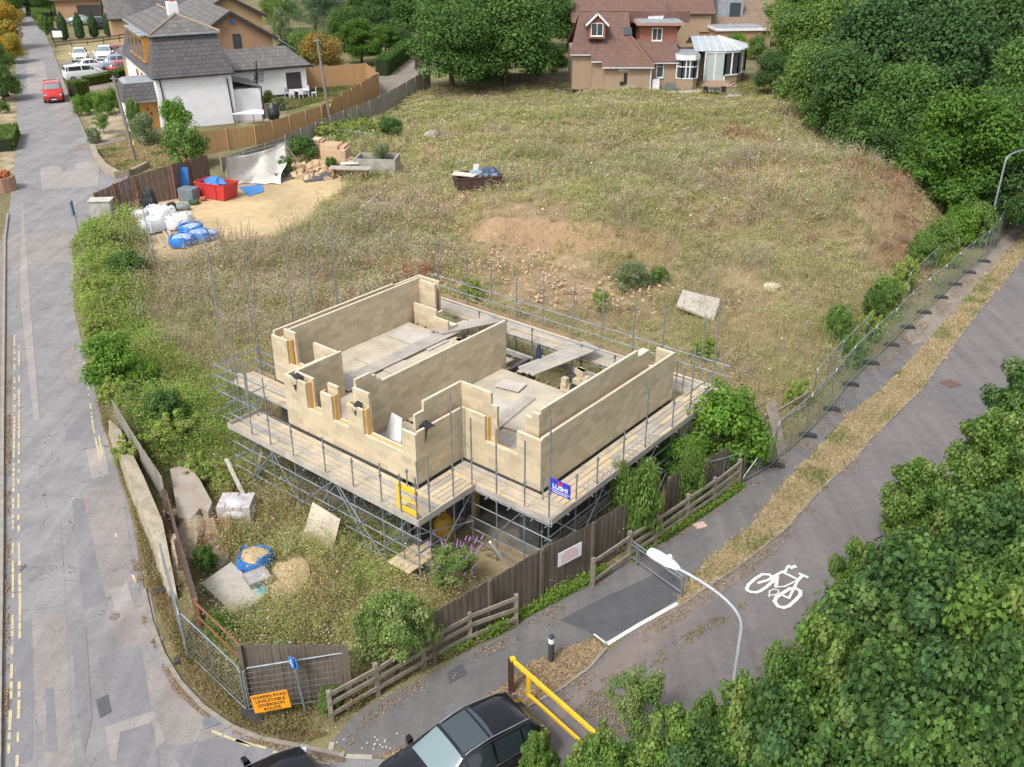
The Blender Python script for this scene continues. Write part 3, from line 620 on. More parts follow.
# loose things on the deck
def onb(px, py, z): return BF.atz(px, py, z)
def board(mb, p, q, wid, t, z):                        # p, q local (x, y)
    mb.beam((p[0], p[1], z+t/2), (q[0], q[1], z+t/2), wid, t)
def BW(pts): return [BF.W(*p) for p in pts]
def local_S(name, mb, m, label, cat, group=None):
    mb.v = [BF.W(*p) for p in mb.v]; return S(name, mb, m, label, cat, group)
for i, (cx_, cy_, w_, d_, r, lab) in enumerate([(-6.9, 5.2, 2.3, 1.1, .0, 'loose chipboard sheet beside the long left wall of the upper floor'),(-7.4, 7.6, 2.4, 1.2, .02, 'pale chipboard sheet in the far left corner of the upper floor'),
   (-4.4, 6.2, 2.2, 1.1, -.02, 'chipboard sheet between the left plank run and the middle wall'),(-1.1, 4.6, 1.2, 2.3, .0, 'tan chipboard sheet beside the middle wall in the right room'),
   (.4, 5.3, 1.2, 2.2, .1, 'grey speckled chipboard sheet in the middle of the right room'),(1.3, 3.7, 1.25, 1.6, .0, 'chipboard sheet behind the right front window gap'),(1.6, 2.95, 1.0, .5, .0, 'short grey board directly inside the right front window gap'), (-1.7, 6.7, 1.0, .7, .2, 'stained square of board near the far end of the middle wall'),(-5.0, 4.0, 1.1, 2.2, .03, 'chipboard sheet left of the plank run by the small return wall'),(-6.6, 3.3, 1.2, 1.5, .0, 'chipboard sheet nearest the recessed window of the left room'),(-4.1, 8.1, 1.2, .6, -.1, 'small chipboard offcut at the far end of the left room'),(-1.2, 3.1, 1.5, .6, .05, 'small board strip behind the front corner return wall'),(1.9, 6.6, 1.2, 1.3, .0, 'chipboard sheet at the far right of the right room')]):
    mb = MB(); mb.box((cx_, cy_, DK+.035+.006*i), (w_, d_, .024), r); local_S('chipboard_sheet', mb, (M_osb, M_osb2)[i % 2], lab, 'chipboard')
    if i in BT: mb = MB(); mb.box((cx_+w_*.5+.09, cy_, DK+.03), (.06, d_*.9, .05), r); local_S('batten', mb, M_timber, BT[i], 'batten')
for i, (x0, y0, x1, y1, n, zz, lab) in enumerate([(362, 373, 470, 322, 3, .10, 'run of three long grey planks across the left room of the upper floor'),(438, 331, 500, 318, 3, .17, 'planks bridging from the left room deck to the rear scaffold'),
   (526, 371, 592, 345, 4, .22, 'thick stack of grey planks bridging from the right room to the rear scaffold'),(492, 428, 530, 397, 2, .10, 'short pair of planks lying in front of the small return wall'),(382, 404, 408, 386, 2, .08, 'pale planks between the middle wall and the front corner wall')]):
    a = onb(x0, y0, DK+zz); b = onb(x1, y1, DK+zz); d = math.hypot(b[0]-a[0], b[1]-a[1]); nx_, ny_ = -(b[1]-a[1])/d, (b[0]-a[0])/d
    mb = MB()
    for k in range(n):
        o_ = (k-(n-1)/2)*.235; e = .12*((k*7) % 3)
        board(mb, (a[0]+nx_*o_-e*(b[0]-a[0])/d, a[1]+ny_*o_-e*(b[1]-a[1])/d), (b[0]+nx_*o_, b[1]+ny_*o_), .225, .04, DK+zz-.02)
        if i in (1, 2): board(mb, (a[0]+nx_*o_*.9, a[1]+ny_*o_*.9), (b[0]+nx_*o_*.9, b[1]+ny_*o_*.9), .22, .04, DK+zz-.063)
    local_S('planks', mb, M_brd2, lab, 'planks')
def blockpile(px, py, n, lab, z=DK+.03, m=None, sz=(.42, .2, .2)):
    a = onb(px, py, z); mb = MB(); rnd = random.Random(px)
    for i in range(n):
        mb.box((a[0]+rnd.uniform(-.12, .12)+.24*(i % 2), a[1]+rnd.uniform(-.1, .1), z+sz[2]*(i//2)+sz[2]/2), sz, rnd.uniform(-.3, .3))
    local_S('block_pile', mb, m or M_blk, lab, 'blocks')
blockpile(578, 383, 6, 'taller pile of pale blocks at the far right edge of the deck'); blockpile(563, 391, 3, 'two standing blocks left of the taller block pile on the deck', sz=(.22, .2, .3))
blockpile(455, 343, 2, 'small stack of blocks beside the planks at the far end of the left room'); blockpile(388, 317, 1, 'single flat offcut of board on the left room deck', sz=(.5, .45, .06))
def bagthing(px, py, z, r, m, lab, name='bucket', cat='bucket'):
    a = onb(px, py, z); mb = MB(); mb.blob((a[0], a[1], z+r[2]), r, .2, int(px)); local_S(name, mb, m, lab, cat)
M_terra = mat('terracotta', (.42, .11, .06), (.3, .08, .05), 6, .8); M_navy = mat('navy_cloth', (.02, .03, .06), (.03, .045, .08), 5, .8)
bagthing(363, 432, 3.42, (.13, .13, .09), M_terra, 'small red coil resting on the wide front window sill', 'cable_coil', 'coil')
pb = onb(393, 440, 2.75); mb = MB(); mb.slab([(pb[0]-.35, pb[1], DK+.03), (pb[0]+.35, pb[1]+.05, DK+.03), (pb[0]+.25, pb[1]+.25, DK+.85), (pb[0]-.22, pb[1]+.25, DK+.9)], .03)
local_S('plastic_sheet', mb, mat('white_plastic', (.74, .75, .76), (.66, .67, .7), 3, .5), 'white plastic panel leaning inside the wide front window opening', 'plastic sheet')
for (x, y, z, r, lab) in [(-5.75, .06, 4.42, .9, 'black membrane draped over the leftmost front wall corner'), (-2.75, .06, 4.37, .6, 'narrow black membrane strip hanging on the third front pier'), (-.1, .5, 4.37, 1.1, 'black membrane flap draped over the wall top at the front corner')]:
    mb = MB(); mb.slab([(x-.22*r, y-.04, z-.02), (x+.1, y-.075, z-.5*r), (x+.2*r, y-.05, z+.02), (x+.28*r, y+.2, z+.05), (x-.1*r, y+.22, z+.1)], .02)
    local_S('damp_membrane', mb, M_black, lab, 'membrane')
px_, py_ = BF.atz(539, 352, 3.2); mb = MB(); mb.blob((px_, py_, 3.1), (.12, .12, .42), .15, 3); local_S('hanging_jacket', mb, M_navy, 'dark jacket hanging at the far opening of the right room', 'jacket')
# ------------------------------------------------------------------ the scaffold
sc = T('scaffolding', 'galvanised tube scaffold with timber board platforms wrapped round the unfinished house', 'scaffold', (BO[0], BO[1], 0), BA)
PZ = 2.42
def st_(x, y, zt, zb=-.05, r=.026):
    mb = MB(); mb.tube((x, y, zb), (x, y, zt), r, 6)
    for z in (2.3, 1.25, min(zt-.1, 3.45)): mb.box((x, y, z), (.075, .075, .07))
    obj('standard', mb, M_galv, sc)
FR = []
for px, py in [(242,362),(262,378),(290,425),(322,437),(351,458),(379,463),(399,474)]:
    x, z = BF.aty(px, py, -1.35); FR.append(x); st_(x, -1.35, z)
x, z = BF.atx(417, 476, 1.3); st_(1.3, -1.35, max(3.2, z)); FR.append(1.3)
SR = []
for px, py in [(450,394),(427,455)]:
    y, z = BF.atx(px, py, 1.28); st_(1.28, y, z)
RF = []
for px, py in [(470.5,418),(496,429),(525,441),(551,419)]:
    x, z = BF.aty(px, py, 1.12); st_(x, 1.12, z); RF.append(x)
RR = []
for px, py in [(577,474),(598,457),(625,429),(650,379),(678,360),(696,346)]:
    y, z = BF.atx(px, py, 4.3); st_(4.3, y, z); RR.append(y)
for px, py in [(437,240),(466,251),(491,261),(516.5,268),(544,272),(574.5,282),(604,288),(636,298),(666,303),(706,315),(721,300)]:
    x, z = BF.aty(px, py, 12.1); st_(x, 12.1, z)
for px, py in [(208,252.5),(246,255),(285,251),(306,240),(330,225)]:
    y, z = BF.atx(px, py, -10.9); st_(-10.9, y, z)
for px, py in [(230,332),(258,345),(297,340),(313,317),(338,300),(364,282)]:
    y, z = BF.atx(px, py, -10.2); st_(-10.2, y, min(max(z, 3.4), 6))
for x, y, z in [(-9.6,.15,3.9),(-8.7,.1,3.7),(-10.4,1.9,3.6),(-6.55,.3,3.2),(-7.6,-.35,3.3),(.12,-.12,3.5),(.1,2.0,5.0),(3.35,10.6,3.6),(-6.8,10.8,3.1),(-5.3,10.8,3.1),(-3.9,10.8,3.1),(-1.4,10.8,3.1),(.2,10.8,3.1),(1.6,10.8,3.1),(-.15,-.3,3.2),(3.5,1.9,3.3)]: st_(x, y, z)
def ld(a, b, r=.024, nm='ledger', ext=.15, m=None):
    a, b = Vector(a), Vector(b); d = (b-a).normalized()*ext; mb = MB(); mb.tube(a-d, b+d, r, 6); obj(nm, mb, m or M_galv, sc)
XL = -7.7
for y_, z in [(-1.35,2.3),(-1.35,1.25),(-.3,2.3),(-.3,1.2),(-1.35,.35)]: ld((XL, y_, z), (1.3, y_, z))
for x_, z in [(1.3,2.3),(1.3,1.25),(.15,2.3),(1.3,.45)]: ld((x_, -1.35, z), (x_, 1.12 if x_ > 1 else 2, z))
for y_, z in [(1.12,2.3),(1.12,1.25),(2.0,2.3),(1.12,.4)]: ld((1.3 if y_ < 1.5 else .15, y_, z), (4.3, y_, z))
for x_, z in [(4.3,2.3),(4.3,1.3),(3.4,2.3),(4.3,.4)]: ld((x_, 1.12, z), (x_, 12.1, z))
for y_, z in [(12.1,2.3),(12.1,2.98),(12.1,3.42),(10.9,2.3),(10.85,3.05)]: ld((-10.9, y_, z), (4.3, y_, z))
for x_, z in [(-10.9,2.3),(-10.2,2.3),(-10.9,1.3)]: ld((x_, 0, z), (x_, 12.1, z))
for z in (2.95, 3.4): ld((4.3, 9.2, z), (4.3, 12.1, z)); ld((XL, -1.35, z), (XL, 0.1, z)); ld((-10.5, 1.9, z), (-8.9, 1.9, z)); ld((-10.5, .1, z), (-10.5, 1.9, z)); ld((-10.5, .1, z), (-6.5, .1, z)); ld((XL, -1.35, z), (-5.2, -1.35, z)) if z < 3 else None
for z in (2.3, 1.2): ld((-10.5, .1, z), (-6.5, .1, z)); ld((XL, -1.35, z), (XL, .1, z))
for x in [-7.5,-6.2,-4.95,-3.7,-2.4,-1.2,.3]: ld((x, -1.35, 2.34), (x, -.1, 2.34), nm='transom', ext=.2); ld((x, -1.35, 1.3), (x, -.2, 1.3), nm='transom', ext=.2)
for y in [-.6, .5]: ld((.1, y, 2.34), (1.3, y, 2.34), nm='transom', ext=.18)
for x in [2.0,2.9,3.8]: ld((x, 1.12, 2.34), (x, 2.1, 2.34), nm='transom', ext=.2)
for i in range(8): ld((3.3, 1.9+1.28*i, 2.34), (4.3, 1.9+1.28*i, 2.34), nm='transom', ext=.22); 
for i in range(4): ld((3.3, 2.5+2.4*i, 1.34), (4.3, 2.5+2.4*i, 1.34), nm='transom', ext=.3)
for i in range(9): ld((-10+1.7*i, 10.8, 2.34), (-10+1.7*i, 12.1, 2.34), nm='transom', ext=.15)
for a, b in [((-7.5,-1.38,.1),(-5.4,-1.38,2.3)),((-4.9,-1.38,.1),(-2.6,-1.38,2.2)),((-2.2,-1.38,2.3),(-.1,-1.38,.1)),((1.33,-1.2,.1),(1.33,1.0,2.2)),((1.6,1.09,.2),(3.2,1.09,2.2)),((4.34,2.2,.1),(4.34,4.1,2.3)),((4.34,5.0,.2),(4.34,7.3,2.3)),((4.34,9.5,2.2),(4.34,7.6,.2)),((-3.7,-1.35,.1),(-3.7,.1,2.1)),((-1.2,-.2,.1),(-1.2,-1.3,2.1)),
  ((1.9,1.1,.05),(3.4,.2,1.4)),((-10.9,1,.2),(-10.9,3.5,2.3)),((-6.3,-1.35,2.2),(-6.3,-.1,.4)),((.2,-1.3,1.2),(1.4,.9,1.25)),((-8.5,.1,.1),(-6.8,.1,2.2))]: ld(a, b, .023, 'brace', .1)
def boards(x0, x1, y0, y1, along, n, L=3.1, z=PZ, seed=0, jag=0):
    rnd = random.Random(seed)
    W_ = (y1-y0)/n if along == 'x' else (x1-x0)/n; T0, T1 = (x0, x1) if along == 'x' else (y0, y1)
    for i in range(n):
        t = T0; k = 0
        while t < T1-.05:
            e = min(T1, t+L*(.6 if (i % 2 and k == 0) else 1)); zz = z+.04*(k % 2)*.25+rnd.uniform(0, .006); j = rnd.uniform(-jag, 0) if t == T0 else 0
            c = (y0 if along == 'x' else x0)+W_*(i+.5); hw = W_*.5-.011
            mb = MB()
            if along == 'x': mb.aa(t+.006+j, e-.006, c-hw, c+hw, zz, zz+.038)
            else: mb.aa(c-hw, c+hw, t+.006+j, e-.006, zz, zz+.038)
            obj('platform_board', mb, (M_brd, M_brd2, M_brd3, M_brd)[rnd.randrange(4)], sc); t = e; k += 1
boards(XL-.1, 1.35, -1.42, -.12, 'x', 6, 3.9, seed=1)
boards(.12, 1.4, -.12, 1.2, 'y', 6, 3.9, seed=2)
boards(.12, 4.35, 1.2, 2.08, 'x', 4, 3.2, seed=3)
boards(3.3, 4.4, 2.08, 11.4, 'y', 5, 3.1, seed=4)
boards(-10.6, 4.4, 10.85, 12.1, 'x', 5, 3.9, seed=5)
boards(-10.5, -6.45, .65, 1.8, 'x', 5, 3.9, seed=6, jag=.5)
tb = [((-7.85,-1.45),(1.42,-1.45)),((1.44,-1.45),(1.44,1.12)),((1.44,1.1),(4.4,1.1)),((4.44,1.1),(4.44,11.4)),((-10.6,12.15),(3.9,12.15)),((-7.83,-1.4),(-7.83,.0)),((-10.5,1.86),(-9.4,1.86))]
for a, b in tb:
    L = math.hypot(b[0]-a[0], b[1]-a[1]); n = max(1, round(L/3.2))
    for i in range(n):
        p = [a[k]+(b[k]-a[k])*i/n for k in (0, 1)]; q = [a[k]+(b[k]-a[k])*(i+1)/n-(.01 if i < n-1 else 0)*(b[k]-a[k])/L for k in (0, 1)]
        mb = MB(); mb.beam((p[0], p[1], PZ+.06), (q[0], q[1], PZ+.06), .036, .22); obj('toe_board', mb, M_brd2 if a[1] < 10 and a[0] > -8 else mat('brown_board', (.30, .22, .14), (.22, .165, .11), 2, .85), sc)
for i in range(9): st_(-7.4+1.02*i, -.28, 2.4)
for y in (3.0, 4.6, 6.2, 7.8, 9.4): st_(3.42, y, 2.4)
for z in (.8, 1.8): ld((XL, -1.35, z), (1.3, -1.35, z)); ld((4.3, 1.12, z), (4.3, 12.1, z)); ld((1.3, 1.12, z), (4.3, 1.12, z))
for i in range(5): ld((-7.2+1.6*i, -1.32, .1+2.1*(i % 2)), (-5.6+1.6*i, -1.32, .1+2.1*((i+1) % 2)), .022, 'brace', .1)
# things on the scaffold
x0, z0 = BF.aty(551, 477, 1.06); x1, z1 = BF.aty(571, 488, 1.06); _, zb = BF.aty(551, 491, 1.06)
sw = max(.6, x1-x0); sh = max(.4, z0-zb)
sg = T('company_sign', 'blue company board with white lettering and a red emblem on the front corner pole', 'sign', BF.W(x0+sw/2, 1.04, z0-sh), BA)
mb = MB(); mb.aa(-sw/2, sw/2, -.01, .01, 0, sh); obj('panel', mb, mat('sign_blue', (.035, .05, .42), (.03, .04, .36), 3, .5), sg)
M_sw = mat('sign_white', (.8, .8, .82), (.75, .75, .78), 3, .5); M_sr = mat('sign_red', (.62, .03, .06), (.5, .03, .05), 3, .5)
RX = Matrix.Rotation(math.pi/2, 4, 'X')
obj('lettering', text_mb('LUSHI', sh*.42, Matrix.Translation((0, -.014, sh*.5)) @ Matrix.Diagonal((1.05, 1, 1, 1)) @ RX), M_sw, sg)
mb = MB()
for r_, (a, b) in enumerate([(-.42, .42), (-.36, .36)]):
    t = a
    while t < b: mb.aa(sw*t, sw*(t+.055), -.014, -.011, sh*(.22-.13*r_), sh*(.22-.13*r_)+sh*.05); t += .075
obj('small_print', mb, M_sw, sg)
mb = MB(); mb.aa(-.1*sw, -.03*sw, -.016, -.011, sh*.72, sh*.92); mb.aa(.03*sw, .1*sw, -.016, -.011, sh*.72, sh*.92); mb.aa(-.13*sw, .13*sw, -.018, -.0165, sh*.82, sh*.9); obj('emblem', mb, M_sr, sg)
gt = T('scaffold_gate', 'yellow safety gate frame between poles on the front corner of the scaffold', 'gate', BF.W(1.0, -1.3, PZ), BA)
M_yp = mat('yellow_paint', (.80, .50, .02), (.70, .42, .03), 4, .5)
mb = MB(); mb.aa(-.55, -.43, -.03, .03, .15, 1.05); mb.aa(-.43, .3, -.03, .03, .9, 1.05); mb.aa(-.43, .3, -.03, .03, .15, .3); obj('frame', mb, M_yp, gt)
mb = MB(); mb.aa(-.43, .3, -.015, .015, .55, .62); obj('rail', mb, M_yp, gt)
mb = MB(); p = BF.atz(403, 556, .7); q = BF.atz(436, 561, .7)
for i in range(4): mb.aa(.0, .22, 0, 1.15+.2*((i*5) % 3), .68, .72); mb.v[-8:] = [(v[0]+.3+.235*i, v[1]-1.75, v[2]) for v in mb.v[-8:]]
local_S('planks', mb, M_brd3, 'four short new planks laid low at the foot of the front scaffold corner', 'planks')
mb = MB()
for i in range(17): mb.aa(3.95, 4.35, 3.2+.26*i, 3.3+.26*i, PZ+.055, PZ+.08)
mb.aa(3.98, 4.02, 3.1, 7.6, PZ+.05, PZ+.054); mb.aa(4.28, 4.32, 3.1, 7.6, PZ+.05, PZ+.054)
local_S('slatted_board', mb, M_brd2, 'row of short cross slats laid along the right hand platform', 'slats')
mb = MB(); a = BF.W(.2, .9, .9); mb.lathe((a[0], a[1], .1), [(.0, 0), (.32, .02), (.38, .3), (.34, .62), (.2, .8), (0, .82)], 14)
S('yellow_mixer_drum', mb, mat('mixer_yellow', (.55, .32, .04), (.4, .24, .04), 4, .6), 'yellow mixer drum standing in the shade under the front corner platform', 'mixer', smooth=True)
mb = MB(); a = BF.W(2.2, 1.5, 0); b = BF.W(3.2, .2, 1.75); mb.beam((a[0]+.3, a[1]-.9, .0), (b[0]-.3, b[1], 1.7), .06, .06)
S('white_prop', mb, M_sw, 'thin white prop slanting up from the ground below the right front platform', 'prop')
# ------------------------------------------------------------------ fences
M_old = mat('old_fence_board', (.15, .12, .095), (.10, .082, .065), 5, .9, finev=.3, fine=18, stretch=(1, 1, .15))
M_tan = mat('new_fence_board', (.46, .28, .13), (.38, .235, .12), 5, .9, finev=.2, fine=18, stretch=(1, 1, .15))
M_grey = mat('grey_fence_board', (.30, .27, .23), (.22, .20, .17), 4, .9, finev=.25, fine=18, stretch=(1, 1, .15))
M_rail = mat('grey_rail_wood', (.28, .245, .19), (.19, .165, .13), 4, .9, finev=.25, fine=18)
M_hoard = mat('brown_hoarding_board', (.17, .115, .09), (.115, .08, .065), 3, .9, finev=.3, fine=14)
M_rust = mat('rusty_steel', (.26, .12, .06), (.18, .08, .045), 6, .85)
def board_fence(name, label, pts, m, bw=.11, mp=None, posts=True, cat='fence', every=2.4, lean=0, cap=None):
    """pts: (px, py of the foot, py of the top) read off the photograph; each fence stands on the ground"""
    P = []
    for x, yb, yt in pts:
        g = G(x, yb); P.append((g[0], g[1], zat(g[0], g[1], yt)))
    t = T(name, label, cat, (P[0][0], P[0][1], 0)); rnd = random.Random(len(label))
    for a, b in zip(P, P[1:]):
        L = math.hypot(b[0]-a[0], b[1]-a[1]); n = max(1, round(L/every))
        dx, dy = (b[0]-a[0])/L, (b[1]-a[1])/L; nx, ny = -dy, dx
        for j in range(n):
            mb = MB(); k = max(1, round(L/n/bw))
            for i in range(k):
                u = L*(j+i/k)/n; v = L*(j+(i+.93)/k)/n; o = .012*(i % 2)+rnd.uniform(-.004, .004)
                h = a[2]+(b[2]-a[2])*u/L+rnd.uniform(-.025, .015)
                p = (a[0]+dx*u+nx*o, a[1]+dy*u+ny*o); q = (a[0]+dx*v+nx*o, a[1]+dy*v+ny*o)
                lx, ly = nx*lean*h, ny*lean*h
                mb.hexa([(p[0], p[1], .02), (q[0], q[1], .02), (q[0]+nx*.018, q[1]+ny*.018, .02), (p[0]+nx*.018, p[1]+ny*.018, .02),
                         (p[0]+lx, p[1]+ly, h), (q[0]+lx, q[1]+ly, h), (q[0]+nx*.018+lx, q[1]+ny*.018+ly, h), (p[0]+nx*.018+lx, p[1]+ny*.018+ly, h)])
            obj('panel', mb, m, t, world=True)
            if posts:
                u = L*j/n; h = a[2]+(b[2]-a[2])*u/L; mb = MB()
                mb.box((a[0]+dx*u-nx*.055, a[1]+dy*u-ny*.055, (h+.05)/2), (.1, .1, h+.05), math.atan2(dy, dx)); obj('post', mb, mp or m, t, world=True)
    return t
board_fence('board_fence', 'short stretch of dark close boarded fence behind the orange sign at the corner', [(250,704,645),(354,702,645)], M_old)
board_fence('board_fence', 'long dark weathered close boarded fence carrying the white notice beside the footpath', [(434,664,614),(540,600,550),(590,573,523),(624,552,503)], M_old)
board_fence('board_fence', 'dark fence panel between the two ivy clumps below the right scaffold', [(664,522,478),(684,510,467)], M_old)
board_fence('board_fence', 'short dark fence panel at the foot of the large bright shrub', [(702,500,460),(725,486,446)], M_old)
board_fence('board_fence', 'thin grey board fence standing above the old wall by the road', [(118,430,399),(142,470,438),(168,512,477)], M_grey, posts=False)
board_fence('board_fence', 'brown leaning board fence running down to the road corner', [(170,520,490),(184,574,540),(203,642,600)], M_hoard, lean=.04)
board_fence('hoarding', 'tall brown plank hoarding with rusty frame closing the yard from the road', [(98,214,193),(118,210,184),(139,206,176),(176,199,165),(211,180,155)], M_hoard, .2, M_rust, every=2.2)
board_fence('panel_fence', 'long new tan fence curving in front of the white house and its garden', [(200,155,132),(256,145,126),(322,125,106),(379,95,73)], M_tan, .14)
board_fence('panel_fence', 'new tan fence across the back of the lawn below the orange tree', [(379,95,73),(367,84,63),(307,89,68)], M_tan, .14)
board_fence('panel_fence', 'grey weathered panel fence running beside the driveway to the big oak', [(286,149,135),(331,134,116),(370,120,101),(398,105,87),(431,88,68)], M_grey, .16)
board_fence('panel_fence', 'grey fence panels half hidden behind the white tarpaulin', [(222,172,158),(286,150,137)], M_grey, .16)
board_fence('panel_fence', 'short brown fence panel on the far side of the driveway entrance', [(415,70,58),(433,64,50)], M_hoard, .16)
board_fence('panel_fence', 'dark fence along the top of the field behind the rubbish under the oak', [(480,82,74),(520,82,73),(575,82,74)], M_old, .16)
def rails(name, label, pts, hs, m=M_rail, w=.09, hr=.06, ph=None, cat='fence', group=None):
    P = [G(x, y) for x, y in pts]; t = T(name, label, cat, (P[0][0], P[0][1], 0), 0, group); rnd = random.Random(len(label)+7)
    for a in P:
        mb = MB(); hh = (ph or max(hs)+.12)+rnd.uniform(-.05, .05); mb.box((a[0], a[1], hh/2), (.12, .1, hh), rnd.uniform(0, 1)); obj('post', mb, m, t, world=True)
    for a, b in zip(P, P[1:]):
        for h in hs:
            mb = MB(); mb.beam((a[0], a[1]-.05, h+rnd.uniform(-.04, .04)), (b[0], b[1]-.05, h+rnd.uniform(-.04, .04)), w*.6, w+.03); obj('rail', mb, m, t, world=True)
    return t
rails('post_and_rail_fence', 'weathered three rail fence beside the footpath between the corner and the notice', [(332,722),(378,696),(424,668),(470,643),(516,625)], [1.0, .66, .3])
rails('post_and_rail_fence', 'broken two rail fence stretch next to the footpath barrier', [(592,587),(628,562)], [1.0, .28])
rails('post_and_rail_fence', 'grey three rail fence below the ivy running up from the barrier', [(628,562),(655,545),(685,524),(712,506),(737,487)], [1.05, .7, .35])
rails('post_and_rail_fence', 'two rail fence remnant behind the leaning pallets', [(762,440),(803,415)], [.98, .45])
rails('post_and_rail_fence', 'low dark paddock fence in front of the row of slim cypresses', [(56,49),(72,47),(88,46),(104,44),(120,42),(134,40)], [.95, .5], M_hoard, .12)
M_wire = mat('weldmesh_wire', (.24, .26, .27), (.18, .2, .21), 5, .5, metal=.4); M_green = mat('green_mesh_wire', (.10, .20, .17), (.13, .24, .21), 5, .6, metal=.2)
M_rub = mat('black_rubber', (.03, .03, .032), (.05, .05, .05), 6, .9, finev=.2)
def heras(a, b, ha, hb, label, group=None, m=None, dense=True, wr=.0024):
    """a, b: world feet; wire mesh panel in a tube frame"""
    t = T('mesh_fence_panel', label, 'fence panel', (a[0], a[1], 0), 0, group); m = m or M_wire
    mb = MB(); z0 = .14; r = .024
    d = Vector((b[0]-a[0], b[1]-a[1], 0)); L = d.length; c = .12/L
    A = Vector((a[0], a[1], 0)); B = Vector((b[0], b[1], 0))
    mb.path([A+Vector((0, 0, .02)), A+Vector((0, 0, ha-.12)), A.lerp(B, c)+Vector((0, 0, ha)), A.lerp(B, 1-c)+Vector((0, 0, hb)), B+Vector((0, 0, hb-.12)), B+Vector((0, 0, .02))], r, 6)
    mb.tube(A+Vector((0, 0, z0)), B+Vector((0, 0, z0)), r*.8, 6); mb.tube(A.lerp(B, .5)+Vector((0, 0, z0)), A.lerp(B, .5)+Vector((0, 0, (ha+hb)/2)), r*.6, 6)
    obj('frame', mb, M_galv, t, world=True)
    mb = MB(); n = max(4, round(L/.14))
    for i in range(1, n):
        u = i/n; p = A.lerp(B, u); mb.tube((p.x, p.y, z0), (p.x, p.y, ha+(hb-ha)*u-.01), wr, 3, cap=False)
    for j in range(1, 8):
        mb.tube((a[0], a[1], z0+(ha-z0)*j/8), (b[0], b[1], z0+(hb-z0)*j/8), wr, 3, cap=False)
    obj('wire_mesh', mb, m, t, world=True); return t
def foot(p, ang, label, group=None):
    mb = MB(); c, s_ = math.cos(ang), math.sin(ang)
    prof = [(-.34, 0), (.34, 0), (.34, .07), (.22, .13), (-.22, .13), (-.34, .07)]
    vs = [(p[0]+c*x-s_*w_, p[1]+s_*x+c*w_, z+.012) for w_ in (-.11, .11) for x, z in prof]
    mb.add(vs, [tuple(range(5, -1, -1)), tuple(range(6, 12))]+[(i, (i+1) % 6, 6+(i+1) % 6, 6+i) for i in range(6)])
    return S('fence_foot', mb, M_rub, label, 'fence foot', group)
HF = [(772,466),(805,436),(829,410),(848,385),(869,364),(889,345.5),(905.5,328),(922,313),(939,298),(953,285),(967,273),(982,262),(993,248),(999,238)]
HW = [G(*p) for p in HF]; ORD = ['first','second','third','fourth','fifth','sixth','seventh','eighth','ninth','tenth','eleventh','twelfth','thirteenth','fourteenth']
for i, (a, b) in enumerate(zip(HW, HW[1:])):
    heras(a, b, 1.85, 1.85, f'{ORD[i]} mesh panel counted from the leaning pallets up the footpath', 'mesh panels along the upper footpath', M_green if i < 11 else M_wire)
for i, a in enumerate(HW[:12]):
    foot((a[0]+.1, a[1]-.05), -.25, f'{ORD[i]} black fence foot up the footpath from the leaning pallets', 'fence feet along the upper footpath')
heras(G(700,500), G(742,482), 1.5, 1.3, 'sagging mesh panel in front of the short dark fence panel under the shrub'); heras(G(742,484), G(772,467), .35, 1.5, 'collapsed mesh panel lying low beside the black foot at the pallets')
for i, (p, q) in enumerate([((812,402),(838,372)),((838,372),(866,345)),((905,300),(935,272))]):
    heras(G(*p), G(*q), 1.5, 1.6, ['nearest','middle','farthest'][i]+' of the mesh panels in the weeds behind the upper footpath fence', 'inner mesh panels in the weeds')
heras(G(168,583), G(187,655), 1.6, 1.6, 'mesh panel seen nearly edge on beside the leaning brown fence')
heras(G(188,656), G(247,713), 1.6, 1.55, 'mesh panel slanting from the road kerb to the corner')
heras(G(250,713), G(352,701), 1.55, 1.7, 'mesh panel in front of the corner fence with the orange sign on it')
heras(G(148,236), G(157,278), 1.9, 1.9, 'lone mesh panel seen edge on beside the white bags')
heras(G(322,138), G(374,142), .9, .7, 'fallen mesh panel in the brambles behind the concrete trough')
foot(G(187,660), .35, 'black fence foot at the kerb halfway along the road corner'); foot(G(251,718), -.5, 'black fence foot at the point where the two corner panels meet'); foot(G(166,592), .3, 'black fence foot beside the brown leaning fence')
rails('rusty_barrier', 'rusty rail barrier in the weeds beside the concrete slab', [(203,640),(252,690)], [1.45, .95], M_rust, .05, ph=1.5, cat='barrier')
# ------------------------------------------------------------------ walls, slabs and leftovers near the road corner
M_stone = mat('old_stone', (.36, .31, .23), (.24, .21, .155), 2.5, .95, finev=.3, fine=12, bmp=.5); M_red = mat('red_stain_concrete', (.29, .235, .19), (.36, .32, .27), 1.8, .95, finev=.3, bmp=.3)
rw = MB(); Lp = PG([(110,436),(123,474),(142,524),(157,564),(166,594)]); Rp = PG([(124,446),(147,494),(166,538),(174,578),(178,600)])
for i in range(4):
    a, b, c, d = Lp[i], Rp[i], Rp[i+1], Lp[i+1]; h = [.75,.8,.7,.5,.2]
    rw.hexa([(a[0]-.05, a[1], 0), (b[0], b[1], 0), (c[0], c[1], 0), (d[0]-.05, d[1], 0), (a[0]+.1, a[1], h[i]), (b[0], b[1], h[i]), (c[0], c[1], h[i+1]), (d[0]+.1, d[1], h[i+1])])
S('retaining_wall', rw, M_stone, 'old pale stone retaining wall along the road edge, half under ivy', 'wall')
def pslab(name, label, cat, pts, z, th, m, lift=None):
    mb = MB(); P = PG(pts, z); mb.prism([p[:2] for p in P], z-th, z)
    if lift:
        pass
    return S(name, mb, m, label, cat)
pslab('concrete_slab', 'big broken slab with a reddish top behind the grey roadside fence', 'slab', [(170,469),(188,464),(200,480),(212,502),(208,512),(200,508),(190,520),(178,517)], .75, .7, M_red)
